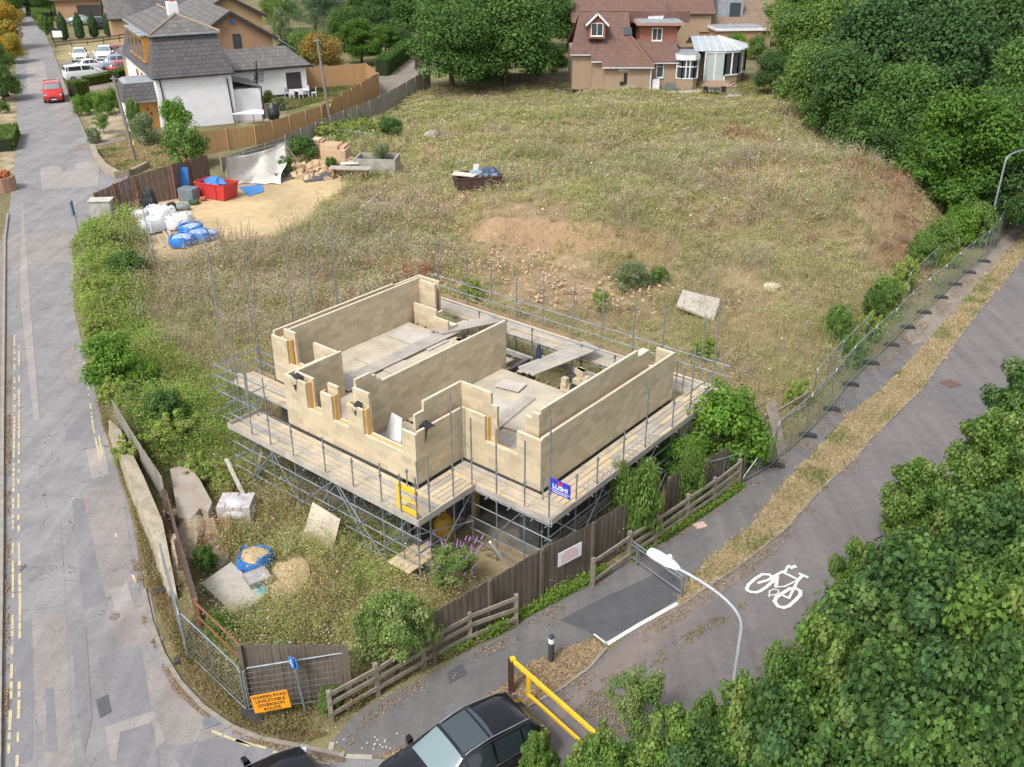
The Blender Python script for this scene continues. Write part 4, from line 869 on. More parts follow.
pslab('concrete_slab', 'thick pale concrete slab lying near the rusty barrier', 'slab', [(201,583),(231,562),(240,570),(264,596),(250,606),(233,613)], .28, .24, mat('pale_concrete', (.44,.40,.35), (.36,.33,.29), 3, .9, finev=.2, bmp=.2))
def heap(name, label, cat, px, py, r, m, nz=.2, seed=1, sub=3, z=0):
    g = G(px, py); mb = MB(); mb.blob((g[0], g[1], z+gz(g[0], g[1])), r, nz, seed, sub, flat=-.05); return S(name, mb, m, label, cat, smooth=True)
M_sand = mat('sand', (.55, .42, .24), (.45, .34, .20), 4, .95, finev=.15, fine=60, bmp=.3); M_rubble = mat('rubble', (.42, .34, .23), (.26, .21, .15), 9, .95, finev=.35, fine=20, bmp=.8)
heap('sand_heap', 'low heap of yellow sand beside the blue sand bag', 'sand heap', 287, 582, (.75, .95, .25), M_sand); heap('earth_heap', 'bank of pale crumbly earth under the big broken slab', 'earth heap', 192, 545, (.9, 1.6, .5), M_rubble, .35, 4)
heap('earth_heap', 'smaller mound of pale earth above the concrete slab', 'earth heap', 205, 560, (.7, .8, .3), M_rubble, .35, 9)
def rubble(name, label, cat, px, py, n, spread, size, m, seed=0, zmax=.5):
    g = G(px, py); rnd = random.Random(seed); mb = MB(); base = gz(g[0], g[1])
    for i in range(n):
        a, r = rnd.uniform(0, 6.28), rnd.random()**.6; s_ = size*rnd.uniform(.5, 1.3)
        mb.box((g[0]+math.cos(a)*r*spread[0], g[1]+math.sin(a)*r*spread[1], base+zmax*(1-r)*rnd.random()+s_*.3), (s_*1.4, s_, s_*.7), rnd.uniform(0, 3), (rnd.uniform(-.6, .6), rnd.uniform(-.6, .6)))
    o = S(name, mb, m, label, cat); o['kind'] = 'stuff'; return o
t = T('block_pallet', 'plastic wrapped pallet of pale blocks standing in the weeds', 'pallet', G(239, 520))
mb = MB(); rnd = random.Random(5)
for i in range(4):
    for j in range(3): mb.box((-.42+.28*i, -.3+.3*j, .5+rnd.uniform(-.02, .03)), (.265, .285, .62), rnd.uniform(-.05, .05))
obj('blocks', mb, mat('wrapped_block', (.50, .49, .48), (.42, .36, .36), 9, .35, finev=.3, fine=14), t); mb = MB(); mb.blob((0, 0, .48), (.66, .52, .4), .06, 3, 3); obj('wrapping', mb, mat('plastic_wrap', (.58, .58, .60), (.44, .42, .44), 14, .25, finev=.35, fine=22), t, smooth=True)
mb = MB(); mb.aa(-.6, .6, -.5, .5, .02, .14); obj('pallet_base', mb, M_brd2, t)
M_bblue = mat('blue_woven_bag', (.03, .19, .52), (.02, .12, .38), 8, .6, finev=.2, fine=16); M_bw = mat('white_woven_bag', (.66, .66, .66), (.52, .53, .55), 6, .7, finev=.15, fine=14)
def bulkbag(px, py, r, h, m, label, top=None, seed=0, group=None, z=0):
    h = h*random.Random(seed).uniform(.65, .9)
    g = G(px, py); t = T('bulk_bag', label, 'bag', (g[0], g[1], z), seed, group); mb = MB()
    rnd = random.Random(seed); n = 18; prof = [(.0, 0), (.8, .0), (1.0, .15), (1.05, .5), (.95, .85), (.86, 1.0), (.8, .9)]
    vs = []
    for q, zz in prof:
        for i in range(n):
            a = 2*math.pi*i/n; k = 1+.09*math.sin(3*a+seed)+.06*math.sin(7*a+zz*9+seed)+rnd.uniform(-.03, .03); sq = 1/max(abs(math.cos(a)), abs(math.sin(a)))**.5
            vs.append((q*r*k*sq*math.cos(a), q*r*k*sq*math.sin(a), zz*h*(1+.1*math.sin(4*a+seed))))
    fs = [(j*n+i, j*n+(i+1) % n, (j+1)*n+(i+1) % n, (j+1)*n+i) for j in range(len(prof)-1) for i in range(n)]
    mb.add(vs, fs); obj('bag_side', mb, m, t, smooth=True)
    mb = MB(); mb.blob((0, 0, h*.85), (r*.88, r*.88, h*.2), .18, seed, 2); obj('contents', mb, top or m, t, smooth=True)
    for k in range(4):
        a = k*math.pi/2+.78; mb = MB(); mb.path([(r*.9*math.cos(a-.2), r*.9*math.sin(a-.2), h*.85), (r*.75*math.cos(a), r*.75*math.sin(a), h*1.2), (r*.9*math.cos(a+.2), r*.9*math.sin(a+.2), h*.85)], .025, 4); obj('handle', mb, m, t)
    return t
bulkbag(255, 567, .52, .75, M_bblue, 'blue bulk bag full of pale sand in the weeds near the slab', M_sand, 3)
t = T('grey_tub', 'open grey plastic tub in front of the blue sand bag', 'tub', G(259, 588), .6); mb = MB()
mb.hexa([(-.28, -.25, 0), (.28, -.25, 0), (.28, .25, 0), (-.28, .25, 0), (-.36, -.32, .5), (.36, -.32, .5), (.36, .32, .5), (-.36, .32, .5)]); obj('tub_body', mb, mat('grey_plastic', (.30, .29, .29), (.24, .24, .25), 5, .5), t)
mb = MB(); mb.aa(-.3, .3, -.26, .26, .44, .505); obj('contents', mb, mat('tub_water', (.42, .38, .37), (.3, .28, .29), 4, .3), t)
mb = MB(); mb.blob((G(264, 597)[0], G(264, 597)[1], .15), (.2, .25, .2), .2, 5); S('teal_sack', mb, mat('teal_plastic', (.10, .38, .44), None, 5, .5), 'small teal sack between the grey tub and the slab', 'sack')
mb = MB(); a = G(303, 540); b = G(333, 552); mb.slab([(a[0], a[1], .1), (b[0], b[1], .05), G(341, 519, 1.15), G(313, 502, 1.15)], .03); S('leaning_board', mb, M_osb, 'large chipboard sheet leaning against the front scaffold', 'board')
mb = MB(); mb.beam(G(226, 459, .9), G(243, 494, .3), .14, .05); S('white_plank', mb, mat('pale_plank', (.48, .46, .42), (.38, .36, .32), 4, .8), 'pale plank propped in the weeds left of the scaffold', 'plank')
mb = MB(); mb.beam(G(253, 480, .05), G(262, 452, .9), .12, .04); S('plank', mb, M_brd, 'short brown plank leaning under the left scaffold corner', 'plank')
for i, (px, py, rz_, lab) in enumerate([(768,418,.25,'grey slatted pallet leaning upright beside the end of the mesh fence'),(683+85,450,.35,'second slatted pallet slumped below the upright one')]):
    if i == 0: a, b, c, d = G(779, 462, .0), G(787, 452, .0), G(775, 400, 1.4), G(766, 405, 1.4)
    else: a, b, c, d = G(770, 467, .0), G(778, 459, .0), G(771, 437, .9), G(763, 441, .9)
    a, b, c, d = map(Vector, (a, b, c, d)); t = T('pallet', lab, 'pallet', (a.x, a.y, 0)); mb = MB()
    for k in range(6):
        u, v = k/6, (k+.72)/6; mb.slab([a.lerp(b, u)*1.0, a.lerp(b, v), d.lerp(c, v), d.lerp(c, u)], .03)
    obj('slats', mb, M_rail, t, world=True); mb = MB()
    for u in (.1, .5, .9): p = a.lerp(d, u); q = b.lerp(c, u); mb.beam((p.x+.05, p.y+.05, p.z), (q.x+.05, q.y+.05, q.z), .08, .06)
    obj('bearer', mb, M_rail, t, world=True)
# ------------------------------------------------------------------ signs, bollard, barriers, lamps by the path
a3, b3 = G(250, 713), G(352, 701); ang = math.atan2(b3[1]-a3[1], b3[0]-a3[0])
og = T('diversion_sign', 'orange road diversion sign hung low on the corner mesh panel', 'sign', G(273, 722), ang)
fo = Fr(og.location.x, og.location.y, ang); xa, za = fo.aty(252, 694, 0); xb, zb_ = fo.aty(289, 688, 0); _, zc_ = fo.aty(257, 711, 0)
Ws, Hs = (xb-xa), (za-zc_); cxs = (xa+xb)/2; zz0 = zc_
RY = Matrix.Translation((cxs, -.03, zz0)) @ Matrix.Rotation(-.09, 4, 'Y')
mb = MB(); mb.aa(-Ws/2, Ws/2, -.008, .008, 0, Hs); mb.v = [tuple(RY @ Vector(v)) for v in mb.v]; obj('panel', mb, mat('sign_orange', (.90, .36, .02), (.82, .31, .02), 3, .45), og)
for k, tx in enumerate(['WARREN ROAD', 'UNSUITABLE', 'DIVERSION', 'ROUTE']):
    obj('lettering', text_mb(tx, Hs*.235, RY @ Matrix.Translation((0, -.011, Hs*(.85-.24*k))) @ Matrix.Diagonal(((.84, .93, .95, .95)[k], 1, 1, 1)) @ RX, depth=.002), M_black, og)
t = T('cycle_route_sign', 'round blue shared path sign on a tall grey post at the corner', 'sign', G(306, 714)); top = Vector(G(293, 658, 1.9)); top = Vector((top.x-t.location.x, top.y-t.location.y, 1.9))
mb = MB(); mb.tube((0, 0, 0), top*1.0, .035, 8); obj('post', mb, M_galv, t)
for s_ in (-1, 1):
    c = top+Vector((.045*s_, -.02*s_-.04, -.12)); M_ = Matrix.Translation(c) @ Matrix.Rotation(-.95 if s_ < 0 else 2.19, 4, 'Z') @ Matrix.Rotation(math.pi/2, 4, 'X')
    mb = MB(); mb.lathe((0, 0, 0), [(.17, 0), (.17, .012)], 20); mb.v = [tuple(M_ @ Vector(v)) for v in mb.v]; dsc = obj('disc', mb, mat('sign_sky_blue', (.03, .22, .60), (.03, .18, .5), 3, .4), t)
    mb = MB(); mb.aa(-.09, .09, -.05, -.03, .013, .016); mb.lathe((-.06, -.06, .0), [(.035, .012), (.035, .016)], 8); mb.lathe((.06, -.06, .0), [(.035, .012), (.035, .016)], 8); mb.aa(-.02, .02, .02, .09, .013, .016); mb.v = [tuple(M_ @ Vector(v)) for v in mb.v]; obj('symbol', mb, M_sw, dsc)
# white notice on the fence
a, b = G(434, 664), G(590, 573); fa = Fr(a[0], a[1], math.atan2(G(540,600)[1]-a[1], G(540,600)[0]-a[0])); a2 = G(540, 600); fb = Fr(a2[0], a2[1], math.atan2(G(590,573)[1]-a2[1], G(590,573)[0]-a2[0]))
x0, z0 = fb.aty(557.5, 553, -.1); x1, z1 = fb.aty(581, 540, -.1); _, z2 = fb.aty(557.5, 566.5, -.1); p = fb.W((x0+x1)/2, -.13, 0)
t = T('site_notice', 'white notice board with red print fixed to the dark boarded fence', 'notice', p, fb.a); w_ = x1-x0; h_ = z0-z2
mb = MB(); mb.aa(-w_/2, w_/2, -.012, .0, z2, z2+h_); obj('panel', mb, M_sw, t); mb = MB()
for k in range(6):
    u = -.36 if k else -.22
    while u < (.36 if k else .22): mb.aa(w_*u, w_*(u+.07), -.0155, -.0125, z2+h_*(.83-.135*k), z2+h_*(.83-.135*k)+h_*.05); u += .09
obj('print', mb, mat('faded_red_print', (.62, .20, .22), None, 4, .6), t)
# bollard
t = T('bollard', 'small dark bollard with white reflective band beside the yellow gate', 'bollard', G(551, 661)); mb = MB(); mb.lathe((0, 0, 0), [(.085, 0), (.085, .62), (.08, .9), (.06, .94), (0, .95)], 12); obj('post', mb, mat('dark_grey_paint', (.06, .065, .07), None, 4, .6), t, smooth=True)
mb = MB(); mb.lathe((0, 0, .68), [(.088, 0), (.088, .16)], 12); obj('band', mb, M_sw, t)
# yellow height/traffic gate
t = T('yellow_barrier', 'yellow swing barrier on a dark brown post across the cycle track', 'barrier', G(511, 692)); B0 = Vector(G(511, 692)); zt = zat(B0.x, B0.y, 660)
mb = MB(); mb.box((B0.x, B0.y, zt/2), (.16, .16, zt)); obj('post', mb, mat('dark_brown_wood', (.07, .035, .025), None, 5, .8), t, world=True)
e = Vector(G(588, 727, zt-.04)); s0 = Vector((B0.x+.05, B0.y, zt-.02)); mb = MB(); mb.beam(s0, s0+(e-s0)*1.25, .09, .09); obj('top_bar', mb, M_yp, t, world=True)
p1_ = s0+(e-s0)*.22; mb = MB(); mb.beam((p1_.x, p1_.y, .38), (p1_.x, p1_.y, zt-.06), .1, .1); obj('hanger', mb, M_yp, t, world=True)
e2 = s0+(e-s0)*1.25; mb = MB(); mb.beam((p1_.x, p1_.y, .42), (e2.x, e2.y, .42), .07, .07); obj('lower_bar', mb, M_yp, t, world=True)
mb = MB(); mb.box((s0.x, s0.y, zt+.02), (.13, .13, .1), .3); obj('bracket', mb, M_yp, t, world=True)
# footpath barrier
A_, B_ = Vector(G(628, 560)), Vector(G(681, 598)); t = T('footpath_barrier', 'galvanised railing barrier across the footpath under the street lamp', 'barrier', (A_.x, A_.y, 0)); hA = zat(A_.x, A_.y, 539)
mb = MB(); 
for u in (0, .17, 1): p = A_.lerp(B_, u); mb.box((p.x, p.y, hA/2), (.06, .06, hA), .6)
obj('post', mb, M_galv, t, world=True); mb = MB()
for z in (hA, hA-.14, .22): mb.tube((A_.x, A_.y, z), (B_.x, B_.y, z), .028, 6)
obj('rail', mb, M_galv, t, world=True); mb = MB()
for i in range(1, 22): p = A_.lerp(B_, .17+.83*i/22); mb.tube((p.x, p.y, .22), (p.x, p.y, hA-.14), .009, 4)
obj('bars', mb, M_galv, t, world=True)
M_lamp = mat('pale_grey_paint', (.42, .45, .47), (.34, .37, .4), 3, .45)
B0 = Vector(G(725, 742)); zt = zat(B0.x, B0.y, 628); t = T('street_lamp', 'tall grey street lamp with white lantern arching over the footpath barrier', 'street lamp', (B0.x, B0.y, 0))
pts = [(B0.x, B0.y, 0), (B0.x, B0.y, .9)]; mb = MB(); mb.path(pts, .075, 10); obj('base', mb, M_lamp, t, world=True, smooth=True)
E1 = Vector(G(679, 569, zt+.7)); top = Vector((B0.x, B0.y, zt)); ctl = Vector((B0.x-.02, B0.y, zt+.75)); arc = [(B0.x, B0.y, .88), tuple(top)]
for k in range(1, 11):
    u = k/10; arc.append(tuple(top*(1-u)**2+ctl*2*u*(1-u)+E1*u*u))
mb = MB(); mb.path(arc, [.045]*2+[.036]*10, 10); obj('column', mb, M_lamp, t, world=True, smooth=True)
E2 = Vector(G(649, 551, zt+.72)); d = (E2-E1); dn = d.normalized(); sd_ = dn.cross(Vector((0, 0, 1))).normalized(); mb = MB()
ring = []
for u, wv, hv in [(-.02,.05,.05),(.1,.10,.09),(.3,.17,.12),(.75,.17,.12),(.97,.14,.10),(1.0,.08,.06)]:
    c = E1+d*u
    ring.append([c+sd_*(wv*math.cos(q))+Vector((0, 0, 1))*(hv*(math.sin(q) if math.sin(q) > 0 else .55*math.sin(q))) for q in [i*math.pi/5 for i in range(10)]])
vs = [v for r_ in ring for v in r_]; mb.add(vs, [(j*10+i, j*10+(i+1) % 10, (j+1)*10+(i+1) % 10, (j+1)*10+i) for j in range(5) for i in range(10)]+[tuple(range(9, -1, -1)), tuple(range(50, 60))])
obj('lantern', mb, mat('lantern_white', (.74, .74, .73), (.66, .66, .66), 4, .4), t, world=True, smooth=True)
c = E1+d*.32; mb = MB(); mb.lathe((c.x, c.y, c.z+.1), [(.07, 0), (.07, .1), (.04, .15), (0, .16)], 10); obj('photocell', mb, M_sw, t, world=True)
B0 = Vector(G(985, 246)); zt = zat(B0.x, B0.y, 162); t = T('street_lamp', 'slim grey street lamp at the top of the footpath in front of the trees', 'street lamp', (B0.x, B0.y, 0)); top = Vector((B0.x, B0.y, zt)); E1 = Vector(G(1035, 149, zt+.5))
arc = [(B0.x, B0.y, 0), tuple(top)]+[tuple(top*(1-u)**2+Vector((B0.x, B0.y, zt+.7))*2*u*(1-u)+E1*u*u) for u in [k/8 for k in range(1, 9)]]
mb = MB(); mb.path(arc, .06, 8); obj('column', mb, M_galv, t, world=True, smooth=True); mb = MB(); mb.box((E1.x+.3, E1.y, E1.z), (.8, .3, .16)); obj('lantern', mb, M_lamp, t, world=True)
def upole(bx, by, tx, ty, r, label, name='utility_pole'):
    g = G(bx, by); z = zat(g[0], g[1], ty); tp = G(tx, ty, z); t = T(name, label, 'pole', g); mb = MB(); mb.path([(g[0], g[1], 0), (g[0], g[1], .3), tp], [r*1.1, r, r*.75], 10)
    obj('pole', mb, mat('pole_wood', (.23, .20, .17), (.16, .14, .12), 3, .9, stretch=(1, 1, .1)), t, world=True); mb = MB(); mb.box((g[0]+r, g[1], z*.22), (.12, .1, .35)); obj('box', mb, mat('yellow_tag', (.6, .5, .1), None, 4), t, world=True)
    mb = MB(); mb.tube((tp[0]-.25, tp[1], tp[2]-.2), (tp[0]+.25, tp[1], tp[2]-.2), .03, 6); obj('crossbar', mb, M_steel, t, world=True); return t
upole(135, 161, 113, 76, .14, 'leaning wooden utility pole in the dry front garden of the white house'); upole(330, 123, 317, 38, .15, 'wooden utility pole standing between the tan and grey fences'); upole(48, 14, 44, -4, .12, 'distant utility pole beside the road at the top of the picture')
t = T('road_sign', 'slim post with a teal sign plate seen edge on beside the yard hoarding', 'sign', G(80, 238)); mb = MB(); g = t.location; zt = zat(g.x, g.y, 200); mb.tube((0, 0, 0), (0, 0, zt), .035, 8); obj('post', mb, M_galv, t); mb = MB(); mb.box((-.1, 0, zt-.5), (.1, .5, .9), .2); obj('plate', mb, mat('teal_grey', (.16, .27, .28), None, 4, .5), t)
t = T('notice_board', 'white notice board on dark posts where the paddock fence meets the road', 'notice board', G(59, 43)); mb = MB(); mb.aa(-.7, .7, -.05, .05, .8, 1.7); obj('panel', mb, M_sw, t); mb = MB(); mb.aa(-.8, .8, -.08, .08, 1.7, 1.95); mb.aa(-.8, -.7, -.08, .08, 0, 1.7); obj('frame', mb, M_black, t)
mb = MB(); g = G(212, 722); mb.box((g[0], g[1], .026), (.45, .35, .02), .5); S('drain_cover', mb, M_steel, 'small iron drain grating at the kerb of the road corner', 'drain')
mb = MB(); g = G(950, 384); mb.box((g[0], g[1], .02), (.7, .6, .015), .5); S('manhole_cover', mb, mat('rust_cover', (.15, .09, .07), None, 6), 'square rusty manhole cover in the upper cycle track', 'manhole cover')
for i, (px, py) in enumerate([(115, 617), (158, 640)]):
    mb = MB(); g = G(px, py); mb.lathe((g[0], g[1], .013), [(.16, 0), (.16, .012), (0, .013)], 14); S('water_cover', mb, mat('iron_cover', (.2, .16, .15), None, 6), ['small round iron cover in the road left of the corner kerb', 'small round iron cover in the dark patch near the corner kerb'][i], 'cover')
# ------------------------------------------------------------------ the yard
M_skr = mat('skip_red', (.55, .045, .04), (.42, .04, .035), 4, .5, finev=.15)
def skip(px, py, L, W_, h, rz, m, label, name='skip'):
    t = T(name, label, 'skip', (G(px, py)[0], G(px, py)[1], gz(*G(px, py)[:2])), rz)
    mb = MB(); b = [(-L*.43, -W_*.46, .05), (L*.43, -W_*.46, .05), (L*.43, W_*.46, .05), (-L*.43, W_*.46, .05), (-L/2, -W_/2, h), (L/2, -W_/2, h), (L/2, W_/2, h), (-L/2, W_/2, h)]
    inn = [(p[0]*.93, p[1]*.93, p[2]+(.1 if i < 4 else 0)) for i, p in enumerate(b)]
    mb.add(b+inn, [(3, 2, 1, 0), (0, 1, 5, 4), (1, 2, 6, 5), (2, 3, 7, 6), (3, 0, 4, 7), (8, 9, 10, 11), (12, 13, 9, 8), (13, 14, 10, 9), (14, 15, 11, 10), (15, 12, 8, 11), (4, 5, 13, 12), (5, 6, 14, 13), (6, 7, 15, 14), (7, 4, 12, 15)])
    obj('body', mb, m, t); mb = MB()
    for s_ in (-1, 1): mb.beam((-L/2, s_*W_/2, h), (L/2, s_*W_/2, h), .08, .08); mb.beam((s_*L/2, -W_/2, h), (s_*L/2, W_/2, h), .08, .08)
    obj('rim', mb, m, t)
    for s_ in (-1, 1):
        for x in (-.2, .2): mb = MB(); mb.beam((x*L, s_*W_*.475, .1), (x*L*1.05, s_*W_*.51, h*.9), .1, .06); obj('rib', mb, m, t)
    return t
t = skip(218, 197, 2.7, 1.5, 1.1, -.45, M_skr, 'red builders skip with blue sheeting on its load')
M_btarp = mat('blue_tarpaulin', (.05, .22, .50), (.04, .15, .40), 5, .55, finev=.2)
mb = MB(); mb.blob((-.2, .05, 1.05), (.95, .6, .28), .25, 4, 3); mb.v = [(v[0], v[1], max(v[2], .85)) for v in mb.v]; g = t.location; mb.v = [(g.x+v[0]*math.cos(-.45)-v[1]*math.sin(-.45), g.y+v[0]*math.sin(-.45)+v[1]*math.cos(-.45), v[2]) for v in mb.v]; S('skip_load', mb, M_btarp, 'crumpled blue sheeting piled inside the red skip', 'sheeting')
t = skip(477, 200, 3.2, 1.9, 1.1, .25, mat('skip_rust', (.09, .045, .035), (.06, .032, .026), 5, .7), 'rust brown skip heaped with rubbish in the middle of the field')
rnd = random.Random(3)
for i, (dx, dy, r, m, lab, nm) in enumerate([(.8,.3,(.75,.5,.45),mat('dark_blue_plastic',(.03,.05,.10),(.06,.10,.18),6,.4),'dark blue plastic sacks at the right end of the field skip','rubbish_sack'),(-.1,.1,(.6,.5,.3),mat('grey_cloth',(.3,.36,.42),(.1,.13,.18),9,.7),'bundle of grey blue cloth in the middle of the field skip','cloth_bundle'),(-.8,-.1,(.5,.4,.25),M_black,'black sack at the left end of the field skip','rubbish_sack')]):
    mb = MB(); mb.blob((t.location.x+dx, t.location.y+dy+.2*dx, t.location.z+1.05), r, .3, i, 3); S(nm, mb, m, lab, 'sack' if i != 1 else 'cloth')
mb = MB(); q = t.location; mb.slab([(q.x-1.7, q.y-.6, q.z+1.2), (q.x-.2, q.y-.95, q.z+1.15), (q.x+.1, q.y-.5, q.z+1.2), (q.x-1.5, q.y-.1, q.z+1.3)], .06); S('white_board', mb, M_cap, 'white board lying across the near edge of the field skip', 'board'); mb = MB(); mb.box((q.x-.05, q.y+.2, q.z+1.5), (.35, .1, .5), .2, (.2, .1)); S('white_tile', mb, M_sw, 'small white panel sticking up from the field skip', 'panel')
WB = [(141,220,.5,.8,'leftmost white bulk bag beside the edge on mesh panel'),(153,231,.8,1.1,'large white bulk bag at the front left of the pile'),(158,216,.7,.9,'white bulk bag at the back of the pile near the hoarding'),(172,228,.75,1.0,'white bulk bag in the middle of the pile left of the blue ones'),(166,218,.6,.8,'small white bulk bag behind the middle one'),(182,226,.75,1.0,'rightmost white bulk bag touching the blue bags')]
for i, (x, y, r, h, l) in enumerate(WB): bulkbag(x, y, r, h, M_bw, l, None, i+11, 'white bulk bags in the yard')
for i, (x, y, r, h, l) in enumerate([(183,245,.75,.95,'blue bulk bag nearest the camera in the yard'),(192,233,.7,.8,'blue bulk bag behind, next to the white bags'),(199,241,.7,.8,'blue bulk bag with pale lettered side between two others'),(209,239,.55,.6,'smallest blue bag at the right end of the row')]): bulkbag(x, y, r, h, M_bblue, l, mat('blue_white_sheet', (.08,.25,.55), (.5,.55,.62), 7, .6), i+31, 'blue bulk bags in the yard')
mb = MB(); g = G(151, 212); mb.blob((g[0], g[1], .8), (.5, .45, .9), .2, 6, 3); S('black_sack', mb, M_black, 'tall black sack behind the large white bulk bag', 'sack')
mb = MB(); g = G(172, 211); mb.blob((g[0], g[1], .25), (.45, .4, .35), .2, 8, 2); S('black_sack', mb, M_black, 'small black sack lying behind the white bags', 'sack')
mb = MB(); g = G(183, 210); mb.blob((g[0], g[1], .2), (.55, .4, .35), .1, 9, 2); S('grey_drum', mb, mat('grey_green_plastic', (.2, .24, .23), None, 4, .6), 'low grey green drum lying alone in the sandy yard', 'drum')
t = T('metal_cabinet', 'pale grey metal cabinet in the brambles at the end of the hoarding', 'cabinet', G(105, 222), .1); mb = MB(); hh = zat(t.location.x, t.location.y, 200); mb.aa(-.65, .65, -.4, .4, 0, hh); obj('body', mb, mat('cabinet_grey', (.42, .40, .36), (.32, .30, .27), 3, .7), t); mb = MB(); mb.aa(-.72, .72, -.48, .48, hh, hh+.06); obj('lid', mb, mat('cabinet_lid', (.52, .50, .46), None, 3, .7), t)
mb = MB(); mb.aa(-.6, .05, -.42, -.405, .1, hh-.1); mb.aa(.08, .6, -.42, -.405, .1, hh-.1); obj('door', mb, MATS['cabinet_grey'], t)
t = T('blue_board', 'bright blue board standing against the hoarding beside the skip', 'board', G(186, 196)); mb = MB(); mb.box((-.2, .3, 1.2), (.95, .06, 1.5), .1, (-.15, 0)); obj('panel', mb, M_bblue, t)
mb = MB(); g = G(190, 200); mb.box((g[0], g[1], .45), (1.2, .9, .9), -.3); S('grey_crate', mb, mat('grey_blue_box', (.17, .21, .24), (.12, .15, .17), 4, .6), 'grey blue storage box in front of the blue board', 'box', bevel=.03)
for i, (px, py, m, r, l) in enumerate([(197,196,M_black,(.4,.3,.3),'black rubbish bag between the grey box and the skip'),(194,204,mat('dark_green_hose',(.05,.09,.05),None,5),(.45,.35,.18),'dark green hose coil in front of the skip'),(203,201,M_terra,(.25,.2,.2),'small red container at the left foot of the skip')]):
    mb = MB(); g = G(px, py); mb.blob((g[0], g[1], r[2]*.8), r, .2, i, 2); S(['rubbish_bag','hose_coil','container'][i], mb, m, l, ['bag','hose','container'][i])
for i, (p, q) in enumerate([((161,226),(170,243)),((165,224),(176,246)),((157,236),(164,247))]):
    mb = MB(); mb.beam(G(*p, .1), G(*q, .05), .18, .05); S('timber_length', mb, M_brd, ['left','right','shortest'][i]+' of the timber lengths on the ground before the white bags', 'timber')
# white tarpaulin draped over a low frame
M_tarp = mat('white_tarpaulin', (.56, .54, .50), (.46, .44, .40), 3, .7, finev=.12)
g0, g1, f0, f1 = [Vector(p) for p in (G(226, 157, 2.3), G(288, 141, 2.3), G(228, 183, .08), G(281, 184, .05))]
nu, nv = 36, 22; vs = []
for j in range(nv):
    v = j/(nv-1)
    for i in range(nu):
        u = i/(nu-1); p = g0.lerp(g1, u).lerp(f0.lerp(f1, u), v); q = (1-v)**1.25
        z = 2.3*q*(1-.1*math.sin(math.pi*u))+.10*math.sin(11*u+3*v)*math.sin(math.pi*v)+.09*math.sin(23*u-5*v)*v+.12*math.sin(6*v+9*u)*math.sin(math.pi*v)
        vs.append((p.x+.12*math.sin(9*v+4*u), p.y+.1*math.sin(17*u), max(z, .05+.05*math.sin(13*u)**2)))
mb = MB(); mb.add(vs, [(j*nu+i, j*nu+i+1, (j+1)*nu+i+1, (j+1)*nu+i) for j in range(nv-1) for i in range(nu-1)])
tt = T('tarpaulin_shelter', 'large dirty white tarpaulin draped from a frame down to the sandy ground', 'tarpaulin', (g0.x, g0.y, 0)); o = obj('tarpaulin', mb, M_tarp, tt, world=True, smooth=True); sm = o.modifiers.new('th', 'SOLIDIFY'); sm.thickness = .015
mb = MB(); mb.tube((g0.x, g0.y, 2.28), (g1.x, g1.y, 2.28), .04, 6); mb.tube((g0.x, g0.y, 0), (g0.x, g0.y, 2.28), .04, 6); mb.tube((g1.x, g1.y, 0), (g1.x, g1.y, 2.28), .04, 6); obj('frame', mb, M_steel, tt, world=True)
mb = MB(); mb.beam(G(284, 143, 2.25), G(302, 167, .02), .11, .06); S('white_timber', mb, M_cap, 'long white timber sloping down from the tarpaulin frame', 'timber')
mb = MB(); mb.slab([G(239, 187, .05), G(262, 184, .05), G(264, 191, .05), G(249, 196, .05)], .03); S('blue_sheet', mb, M_btarp, 'flat blue sheet on the sand between skip and tarpaulin', 'sheet')
t = T('reinforcing_mesh', 'dark steel grid panels leaning on the right side of the tarpaulin', 'steel mesh', G(280, 175)); a, b, c, d = [Vector(p) for p in (G(262, 163, 1.1), G(275, 162, 1.1), G(303, 175, .08), G(283, 181, .08))]; mb = MB()
for i in range(9): mb.beam(a.lerp(d, i/8), b.lerp(c, i/8), .07, .05)
for i in range(5): mb.beam(a.lerp(b, i/4), d.lerp(c, i/4), .07, .05)
obj('grid', mb, mat('dark_steel_grid', (.09, .09, .10), None, 5, .6), t, world=True)
M_tbrk = brickmat('sandy_brick', (.50, .33, .18), (.42, .27, .15), (.52, .42, .30), .22, .075, .01)
for i, (px, py, w_, d_, h_, l) in enumerate([(337,164,2.0,1.6,1.6,'tall stack of sandy bricks left of the concrete trough'),(320,157,1.0,1.2,1.5,'narrow stack of sandy bricks behind the rubble heap'),(357,172,1.5,.9,.8,'low stack of sandy bricks right beside the trough')]):
    mb = MB(); g = G(px, py); t = T('brick_stack', l, 'bricks', g, -.15); mb.aa(-w_/2, w_/2, -d_/2, d_/2, 0, h_*.8); mb.aa(-w_/2, w_*.2, -d_/2+.05, d_/2, h_*.8, h_); mb.aa(w_*.2, w_*.42, -d_*.3, d_/2, h_*.8, h_*.93); obj('bricks', mb, M_tbrk, t)
rubble('rubble_heap', 'heap of broken sandy bricks in front of the brick stacks', 'rubble', 320, 172, 260, (3.2, 2.4), .3, M_tbrk, 2, .7); rubble('rubble_heap', 'scattered broken bricks between the low stack and the trough', 'rubble', 350, 166, 60, (1.5, 1.5), .28, M_tbrk, 4, .5)
t = T('concrete_trough', 'square pale concrete trough with plants growing in it', 'trough', G(378, 171), -.1); mb = MB()
for a in [(-1.6,1.6,-1,-.85),(-1.6,1.6,.85,1),(-1.6,-1.45,-.85,.85),(1.45,1.6,-.85,.85)]: mb.aa(*a, 0, 1.15)
obj('walls', mb, M_conc, t); mb = MB(); mb.aa(-1.44, 1.44, -.84, .84, .5, .8); obj('soil_fill', mb, mat('dark_soil', (.1, .08, .05), None, 5), t)
